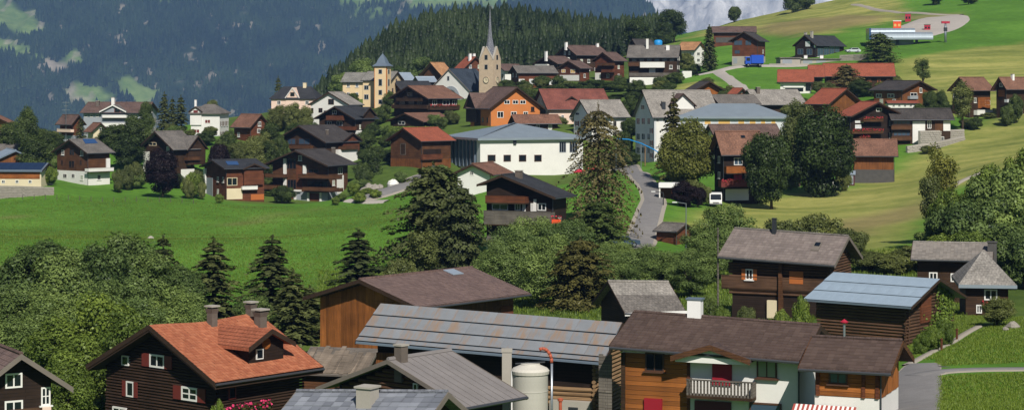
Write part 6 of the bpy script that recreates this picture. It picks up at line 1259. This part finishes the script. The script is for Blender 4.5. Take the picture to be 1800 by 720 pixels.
# blue curved pipe rail above the road
pts = [P(1083, 244, 425), P(1105, 245, 424), P(1127, 252, 422), P(1148, 262, 420), P(1168, 274, 418)]; b = at(1120, 421); e = thing('blue_pipe_rail', 'long curved bright blue pipe beside the school house', 'pipe', b)
m = MB()
for p, q in zip(pts, pts[1:]): m.tube(p - b, q - b, .11, n=8)
m.build('pipe', 'cyan_paint', e)
for p in pts[::2]: q = p - b; MB().tube((q.x, q.y, q.z), (q.x, q.y, gz(p.x, p.y) - b.z - .3), .07, n=6).build('support', 'steel', e)
b = at(1157, 665); e = thing('blue_tank', 'round bright blue tank on a steel frame behind the terrace house', 'tank', b); z = tz(84, 665) - b.z; z2 = tz(70, 665) - b.z
MB().lathe([(0, z), (1.1, z + .15), (1.35, z + .6), (1.35, z2 - .5), (1.0, z2 - .1), (0, z2)], 18).build('tank', 'cyan_paint', e, True)
for k in range(4): a = math.pi / 4 + k * math.pi / 2; MB().tube((math.cos(a), math.sin(a), -.5), (math.cos(a), math.sin(a), z + .3), .08, n=6).build('leg', 'steel', e)
# ------------------------------------------------------------------ vehicles
def vehicle(px, Y, th, L, W, H, name, label, cat, body, style='car', zoff=.12):
    b = at(px, Y); b.z += zoff; e = thing(name, label, cat, b, R(th)); m = MB(); w = W / 2; hood = .5 if style == 'car' else .6
    if style == 'car': prof = [(-L / 2, .35), (-L / 2, .8), (-L / 2 + .15, .92), (-L * .22, 1.0), (-L * .1, H), (L * .32, H), (L * .44, 1.0), (L / 2, .92), (L / 2, .35)]
    else: prof = [(-L / 2, .35), (-L / 2, .95), (-L / 2 + .1, 1.05), (-L / 2 + .5, H), (L / 2 - .1, H), (L / 2, H - .2), (L / 2, .35)]
    m.prism([(x, -w, z) for x, z in prof], (0, W, 0)).build('body', body, e)
    if style == 'car': sd = [(-L * .18, 1.02), (-L * .08, H - .08), (L * .3, H - .08), (L * .38, 1.02)]; fr = [(-L * .215, 1.03), (-L * .108, H - .04)]
    else: sd = [(-L / 2 + .35, 1.15), (-L / 2 + .62, H - .2), (-L / 2 + 1.5, H - .2), (-L / 2 + 1.5, 1.15)]; fr = [(-L / 2 + .13, 1.12), (-L / 2 + .46, H - .1)]
    for sg in (-1, 1): MB().prism([(x, sg * (w + .012), z) for x, z in sd], (0, -.02 * sg, 0)).build('side_window', 'glass', e)
    (x0, z0), (x1, z1) = fr; MB().prism([(x0 - .02, -w * .88, z0), (x0 - .02, w * .88, z0), (x1 - .02, w * .85, z1), (x1 - .02, -w * .85, z1)], (.015, 0, .0)).build('windscreen', 'glass', e)
    for x in (-L * .3, L * .3):
        for sg in (-1, 1):
            t = thing_part('wheel', e); MB().tube((x, sg * w - sg * .2, .33), (x, sg * w + sg * .02, .33), .33, n=16).build('tyre', 'tyre', t); MB().tube((x, sg * w + sg * .021, .33), (x, sg * w + sg * .04, .33), .19, n=12).build('rim', 'steel', t)
    for sg in (-1, 1): MB().box(-L / 2 - .03, -L / 2 + .02, sg * w * .72 - .14, sg * w * .72 + .14, .62, .78).build('headlight', 'lamp_white', e)
    MB().box(-L / 2 - .05, -L / 2 + .1, -w, w, .36, .52).build('bumper', 'dark_steel', e); MB().box(-L / 2 - .02, -L / 2 + .01, -w * .5, w * .5, .6, .76).build('grille', 'dark_steel', e); return e
vehicle(1258, 331, 85, 4.9, 1.95, 2.1, 'parked_van', 'white van parked nose out below the red balcony chalet', 'van', 'white_paint', 'van'); vehicle(1499, 634, 10, 4.6, 1.8, 1.5, 'parked_car', 'silver car parked on the slope beside the ski lodge', 'car', 'car_silver')
vehicle(1092, 603, 70, 4.3, 1.75, 1.45, 'parked_car', 'dark car parked in front of the double balcony chalet', 'car', 'dark_steel'); vehicle(1095, 268, 200, 4.2, 1.75, 1.45, 'parked_car', 'grey car on the road half hidden by willows', 'car', 'glass_blue', zoff=.25)
b = at(1325, 596); b.z += .2; e = thing('blue_truck', 'bright blue box truck standing by the concrete garage base', 'truck', b, R(4)); MB().box(-.9, 2.7, -1.2, 1.2, .9, 3.3).build('cargo_box', 'blue_paint', e); MB().box(-2.6, -1.0, -1.1, 1.1, .7, 2.8).build('cab', 'blue_paint', e); MB().box(-2.62, -2.55, -.95, .95, 1.6, 2.5).build('windscreen', 'glass', e)
MB().box(-2.3, -1.3, -1.12, -1.101, 1.6, 2.5).build('side_window', 'glass', e); MB().box(-2.5, 2.6, -.9, .9, .55, .89).build('chassis', 'dark_steel', e)
for x in (-1.8, 1.6):
    for sg in (-1, 1): t = thing_part('wheel', e); MB().tube((x, sg * .85, .45), (x, sg * 1.15, .45), .45, n=16).build('tyre', 'tyre', t); MB().tube((x, sg * 1.151, .45), (x, sg * 1.17, .45), .22, n=12).build('rim', 'steel', t)
# ------------------------------------------------------------------ bus shelter, walls, garages
b = at(1176, 333); e = thing('bus_shelter', 'small shelter with thick white flat roof beside the road', 'shelter', b, -R(8)); z = tz(321, 333) - b.z; MB().box(-1.6, 1.6, -1.2, 1.6, z - .75, z).build('roof', 'white_paint', e); MB().box(-1.5, 1.5, 1.4, 1.52, -.4, z - .76).build('back_wall', 'wood_brown', e)
for x in (-1.45, 1.4): MB().box(x - .1, x + .1, -1.0, -.8, -.4, z - .76).build('post', 'plaster', e)
MB().box(.3, 1.3, 1.28, 1.39, .9, z - 1.0).build('notice_board', 'pipe_orange', e)
def wall(name, label, pts, row_tops, thick, mat, stones=None, cat='wall', group=None):
    b = at(*pts[0]); e = thing(name, label, cat, b, 0, group); m = MB(); SV = MB()
    for i, ((a, Ya), (c, Yc)) in enumerate(zip(pts, pts[1:])):
        A, B = at(a, Ya), at(c, Yc); n = (B - A).cross(Vector((0, 0, 1))); n.z = 0; n.normalize(); n *= thick; za, zb = tz(row_tops[i], Ya), tz(row_tops[i + 1], Yc)
        q = [(A.x, A.y, A.z - 1.5), (B.x, B.y, B.z - 1.5), (B.x - n.x, B.y - n.y, B.z - 1.5), (A.x - n.x, A.y - n.y, A.z - 1.5), (A.x, A.y, za), (B.x, B.y, zb), (B.x - n.x, B.y - n.y, zb), (A.x - n.x, A.y - n.y, za)]
        m.hexa([Vector(p) - b for p in q])
        if stones:
            L = (B - A).length; cnt = max(3, int(L / stones)); hh = max(za - A.z, zb - B.z); rows = max(2, int(hh / (stones * .6)))
            for r in range(rows + 1):
                for k in range(cnt):
                    f0 = (k + (r % 2) * .5) / cnt; f1 = min(1, f0 + .92 / cnt); pr = rng.uniform(.04, .16); zz0 = A.z + (za - A.z) * r / (rows + 1) - .1; zz1 = zz0 + (za - A.z) / (rows + 1) * .93; p0 = A.lerp(B, f0) - b; p1 = A.lerp(B, f1) - b; o = n.normalized() * pr; dz = (zb - za)
                    SV.hexa([(p0.x, p0.y, zz0 - b.z + dz * f0), (p1.x, p1.y, zz0 - b.z + dz * f1), (p1.x - .01, p1.y + .01, zz0 - b.z + dz * f1), (p0.x - .01, p0.y + .01, zz0 - b.z + dz * f0)][:2] + [(p1.x + o.x, p1.y + o.y, zz0 - b.z + dz * f1 + .03), (p0.x + o.x, p0.y + o.y, zz0 - b.z + dz * f0 + .03)] + [(p0.x, p0.y, zz1 - b.z + dz * f0), (p1.x, p1.y, zz1 - b.z + dz * f1), (p1.x + o.x, p1.y + o.y, zz1 - b.z + dz * f1 - .03), (p0.x + o.x, p0.y + o.y, zz1 - b.z + dz * f0 - .03)])
    m.build('wall_core', mat, e)
    if stones: SV.build('stones', mat, e, kind='stuff')
wall('retaining_wall', 'bright white retaining wall tapering below the terrace house', [(1107, 590), (1150, 591), (1200, 594)], [136, 136, 133], .4, 'plaster'); wall('retaining_wall', 'white wall block right of the terrace house', [(1200, 598), (1216, 600)], [125, 125], .4, 'plaster')
wall('stone_wall', 'rough grey stone retaining wall beside the dark fir', [(1476, 612), (1500, 611), (1525, 608)], [97, 96, 95], .8, 'stone', .9)
wall('stone_wall', 'upper pale stone terrace wall by the grey roofed house', [(1618, 428), (1655, 433), (1695, 440)], [230, 229, 227], .6, 'concrete', .7); wall('stone_wall', 'lower pale stone terrace wall by the grey roofed house', [(1595, 418), (1635, 420), (1670, 428), (1696, 434)], [257, 251, 245, 239], .6, 'concrete', .7)
wall('stone_wall', 'low pale stone wall in front of the solar shed', [(-20, 416), (40, 417), (95, 419)], [326, 327, 329], .5, 'stone', .6); wall('garden_wall', 'white garden wall under the two dark round trees', [(1415, 375), (1450, 377), (1492, 380)], [317, 317, 315], .3, 'plaster')
wall('retaining_wall', 'low dark kerb wall along the lane beside the near lawn', [(1592, 141), (1640, 138.8), (1700, 138.3), (1800, 137.5), (1900, 137)], [639, 642, 647, 652, 656], .25, 'dark_stone')
wall('retaining_wall', 'grey concrete parapet at the lane below the blue truck', [(1352, 606), (1380, 604), (1422, 604)], [112, 112, 112], .4, 'concrete')
def flat_garage(px0, px1, Y, top, base, depth, name, label, mat='concrete'):
    b = at((px0 + px1) / 2, Y); w = (px1 - px0) / F * Y / 2; z = tz(top, Y) - b.z; e = thing(name, label, 'garage', b); MB().box(-w, w, 0, depth, -2, z - .3).build('wall', mat, e); MB().box(-w - .3, w + .3, -.4, depth + .3, z - .3, z).build('roof', 'tile_grey', e)
    for k in range(max(1, int(w * 2 / 4))): x = -w + .6 + k * 4; MB().box(x, x + 2.8, -.04, .05, -.5, z - .6).build('garage_door', 'plaster_grey', e)
    return e
flat_garage(1372, 1407, 606, 101, 118, 10, 'flat_garage', 'flat roofed grey garage below the ski lodge'); flat_garage(1408, 1477, 612, 103, 115, 8, 'flat_garage', 'longer flat roofed grey garage with pale chimneys below the ski lodge')
for px, lab in ((1416, 'pale vent stack on the longer garage roof beside the lodge wall'), (1444, 'pale vent stack on the longer garage roof below the lodge windows')): b = at(px, 614); b.z = tz(104, 614); e = thing('vent_stack', lab, 'vent', b); MB().box(-.5, .5, -.4, .4, 0, 1.1).build('stack', 'white_paint', e); MB().box(-.6, .6, -.5, .5, 1.101, 1.2).build('cap', 'concrete', e)
# ------------------------------------------------------------------ lift station
b = at(1585, 655); e = thing('lift_station', 'chairlift station with two long blue grey barrel roofs on dark columns', 'lift station', b, -R(3)); sx = 655 / F
def barrel(x0, x1, rt, rb, y, name, mat):
    z1, z0 = tz(rt, 655) - b.z, tz(rb, 655) - b.z; h = z1 - z0; n = 9; m = MB(); X0, X1 = (x0 - 1585) * sx, (x1 - 1585) * sx
    prof = [(y - 2.2 * math.cos(math.pi * k / n), z0 + h * (.25 + .75 * math.sin(math.pi * k / n))) for k in range(n + 1)] + [(y + 2.2, z0), (y - 2.2, z0)]
    m.prism([(X0, a, c) for a, c in prof], (X1 - X0, 0, 0)).build(name, mat, e)
    for k in range(1, 10): x = X0 + (X1 - X0) * k / 10; MB().prism([(x - .06, y + (a - y) * 1.015, c + .04) for a, c in prof[:n + 1]] + [(x - .06, y + 2.2, z0 + .3), (x - .06, y - 2.2, z0 + .3)][:0], (.12, 0, 0)).build('roof_rib', 'metal_pale', e)
barrel(1531, 1638, 57, 70, 0, 'front_roof', 'metal_blue'); barrel(1528, 1611, 49, 58, 5.2, 'rear_roof', 'metal_blue')
for x in (1545, 1578, 1611): X = (x - 1585) * sx; MB().box(X - .4, X + .4, -.4, .4, -3, tz(69, 655) - b.z).build('column', 'dark_steel', e)
for x in (1545, 1600): X = (x - 1585) * sx; MB().box(X - .3, X + .3, 5, 5.6, -3, tz(57, 655) - b.z).build('column', 'dark_steel', e)
MB().box((1527 - 1585) * sx, (1530 - 1585) * sx, -2.2, 7, tz(70, 655) - b.z, tz(50, 655) - b.z).build('end_wall', 'solar_blue', e); MB().box((1567 - 1585) * sx, (1606 - 1585) * sx, .5, 1.0, -1, 1.7).build('counter', 'plaster_grey', e)
def booth(px, Y, rt, rb, w, d, mat, label, white=False):
    b = at(px, Y); z = tz(rt, Y) - tz(rb, Y); b.z = max(b.z, tz(rb, Y) - .3); e = thing('cabin_booth', label, 'booth', b, -R(10)); MB().box(-w / 2, w / 2, -d / 2, d / 2, -1, z - .25).build('body', mat, e); MB().box(-w / 2 - .1, w / 2 + .1, -d / 2 - .1, d / 2 + .1, z - .249, z).build('roof', 'white_paint' if white else 'barge_pale', e)
    for x in (-w * .25, w * .25): MB().box(x - w * .15, x + w * .15, -d / 2 - .04, -d / 2 + .1, z * .3, z * .6).build('window', 'panel_yellow' if white else 'glass', e)
booth(1577, 690, 35, 50, 2.6, 2.4, 'orange_paint', 'bright orange ticket booth with white roof on the gravel yard', True); booth(1596, 712, 29, 43, 1.9, 2.0, 'red_paint', 'tall red lift cabin at the back of the gravel yard'); booth(1630, 684, 43, 54, 2.0, 2.0, 'red_paint', 'small red lift cabin in the middle of the gravel yard')
b = at(1662, 650); e = thing('lift_mast', 'steel lift mast with red sheave arm beside the gravel yard', 'lift mast', b); z = tz(41, 650) - b.z; MB().tube((0, 0, -1), (0, 0, z), .42, .3, 12).build('column', 'steel', e, True); MB().box(-1.3, 1.3, -.4, .4, z - .1, z + .6).build('sheave_arm', 'red_paint', e); MB().box(-.5, .5, -.45, .45, z * .58, z * .58 + 1.2).build('platform', 'dark_steel', e)
b = at(1692, 735); e = thing('lift_portal', 'thin steel lift portal on the green slope', 'lift mast', b); z = tz(26, 735) - b.z
for x in (-.9, .9): MB().tube((x * 1.3, 0, -1), (x, 0, z), .12, n=8).build('leg', 'steel', e)
MB().box(-1.8, 1.8, -.15, .15, z, z + .3).build('crossarm', 'orange_paint', e)
# ------------------------------------------------------------------ small things
b = at(977, 271); b.z = tz(392, 268); e = thing('orange_planter', 'bright orange flower box at the corner of the dark chalet balcony', 'planter', b); b.y -= 3.2; e.location = b; MB().box(-.6, .6, -.25, .25, 0, .5).build('box', 'orange_paint', e); flowers(lambda u, v, w: (u, -w, v), -.7, .7, .8, 0, e, 'flower_red', 30)
for px, Y, rt, lab in ((1045, 415, 290, 'faded red parasol on the terrace behind the larch'), (1020, 418, 296, 'second red parasol nearer the white hall')):
    b = at(px, Y); z = tz(rt, Y) - b.z; e = thing('parasol', lab, 'parasol', b); MB().tube((0, 0, -.3), (0, 0, z - .1), .06, n=8).build('pole', 'steel', e); MB().lathe([(1.7, z - .8), (1.68, z - .72), (0, z)], 8).build('canopy', 'flower_red', e)
def rock(px, Y, r, label, mat='stone', group=None):
    b = at(px, Y); n = 9; m = MB(); prof = [(0, -.3 * r), (.8 * r, -.2 * r), (1.0 * r, .25 * r), (.75 * r, .7 * r), (.3 * r, .95 * r), (0, 1.0 * r)]; m.lathe(prof, n); m.v = [(x * rng.uniform(.8, 1.2), y * rng.uniform(.8, 1.2), z * rng.uniform(.85, 1.15)) for x, y, z in m.v]
    o = m.build('boulder', mat, None, label=label, category='boulder', group=group); o.location = b
rock(691, 437, 1.3, 'white boulder on the grass bank in front of the brown barn', 'plaster'); [rock(x, y, r, 'grey brown boulder in the rock garden beside the modern chalet', 'stone', 'rock garden boulders') for x, y, r in ((650, 438, 1.4), (660, 434, 1.2), (640, 436, 1.0), (668, 436, .9), (655, 430, .9))]
rock(265, 322, .5, 'single small pale rock lying in the flat meadow', 'concrete'); rock(1780, 166, .55, 'pale boulder in the garden of the porch house', 'stone'); rock(1768, 164, .3, 'smaller pale boulder in the garden of the porch house', 'stone')
def hedge(px0, px1, Y, top, depth, label, mat='leaf_deep'):
    A, B = at(px0, Y), at(px1, Y); h = tz(top, Y) - (A.z + B.z) / 2; L = (B - A).length; n = int(L * 260); c = np.stack([nr.uniform(0, L, n), nr.uniform(0, depth, n), nr.uniform(0, h, n)], -1); s = nr.integers(0, 3, n); c[s == 0, 1] = nr.normal(0, .06, (s == 0).sum()); c[s == 1, 2] = h + nr.normal(0, .08, (s == 1).sum())
    V, Q, tn = leafquads(c, nr.normal(0, 1, (n, 3)) + np.array([0, -.6, .6]), nr.uniform(.08, .18, n), nr.uniform(0, 1, n)); o = rawmesh('hedge', V, Q, mat, None, False, tn, label=label, category='hedge'); o.location = A; o.rotation_euler = (0, 0, math.atan2(B.y - A.y, B.x - A.x))
hedge(683, 772, 513, 215, 1.5, 'trimmed green hedge in front of the low veranda house', 'leaf_bright'); hedge(640, 672, 452, 268, 2.5, 'tall clipped green hedge left of the brown barn'); hedge(1232, 1256, 183, 530, 1.2, 'dark hedge sloping down beside the log house')
# meadow fence below the solar chalet
for k in range(16):
    px = 40 + k * 20; b = at(px, 414); e = thing('fence_post', 'weathered wooden fence post along the upper meadow edge', 'fence post', b, 0, 'meadow edge fence posts'); MB().tube((0, 0, -.2), (0, 0, 1.0), .07, .06, 6).build('shaft', 'grey_wood', e); MB().lathe([(.065, 1.0), (0, 1.08)], 6).build('tip', 'grey_wood', e)
for px, Y in ((1682, 160), (1655, 151)): b = at(px, Y); e = thing('path_post', 'short brown post beside the garden path of the log barn' if px == 1682 else 'short brown post near the lower end of the garden path', 'post', b); MB().tube((0, 0, -.2), (0, 0, .8), .09, n=8).build('shaft', 'wood_red', e); MB().lathe([(.11, .8), (.1, .9), (0, .95)], 8).build('cap', 'wood_red', e)
# grass tufts on the near lawns and the rough ground between the trees
def tufts(name, n, fpx, fY, size, label, mat='grass_tuft', avoid=None):
    px = nr.uniform(*fpx, n); Y = nr.uniform(*fY, n); x = (px - 900) / F * Y; z = zt(x, Y); ok = np.ones(n, bool)
    if avoid is not None: row = YH - F * (z - CZ) / Y; ok = ~avoid(px, row, Y)
    x, Y, z = x[ok], Y[ok], z[ok]; n = len(x); V = []; a = nr.uniform(0, 6.28, (n, 3)); h = nr.uniform(.5, 1.3, (n, 3)) * size; l = nr.uniform(.2, .8, (n, 3)) * size; w = .16 * size
    bx = x[:, None] + nr.normal(0, .1, (n, 3)); by = Y[:, None] + nr.normal(0, .1, (n, 3)); bz = np.repeat(z[:, None] - .03, 3, 1); ca, sa = np.cos(a), np.sin(a)
    V = np.stack([np.stack([bx - sa * w, by + ca * w, bz], -1), np.stack([bx + sa * w, by - ca * w, bz], -1), np.stack([bx + ca * l, by + sa * l, bz + h], -1)], 2).reshape(-1, 3)
    rawmesh(name, V, np.arange(len(V)).reshape(-1, 3), mat, None, False, nr.uniform(0, 1, len(V) // 3), kind='stuff', label=label, category='grass')
lane = lambda px, row, Y: (px < 1585 + (Y - 98) * 0 + 60) & (Y < 145) & (px < 1665 - np.clip((Y - 112) * -.2, 0, 40)) | ((Y > 133.5) & (Y < 139.5)) | ((np.abs(px - (1592 + (Y - 141) * 4.6)) < 14) & (Y > 139))
tufts('lawn_grass', 42000, (1575, 1830), (104, 186), .16, 'uneven green grass on the sloping near lawns', avoid=lane)
tufts('rough_grass', 26000, (560, 1700), (185, 262), .35, 'rough grass and weeds between the trees and barns')
tufts('meadow_grass', 60000, (-40, 760), (232, 420), .22, 'short meadow grass on the flat green field')
# ------------------------------------------------------------------ haze between here and the far mountains
dg = bpy.context.evaluated_depsgraph_get(); lo = min(GZ.min(), MZ.min(), RZ.min()) - 1.5; hi = max(GZ.max(), MZ.max() + 30, RZ.max()) + 15
t = NT('haze'); t.n.remove(t.b); pv = t.add('ShaderNodeVolumePrincipled'); pv.inputs['Color'].default_value = (.27, .48, .93, 1); pv.inputs['Density'].default_value = HAZE; pv.inputs['Anisotropy'].default_value = 0.0; t.link(pv.outputs[0], t.n['Material Output'].inputs['Volume'])
MB().box(-2200, 2900, -800, float(ry[-1]) + 100, float(lo), float(hi)).build('haze', 'haze', None, kind='stuff')
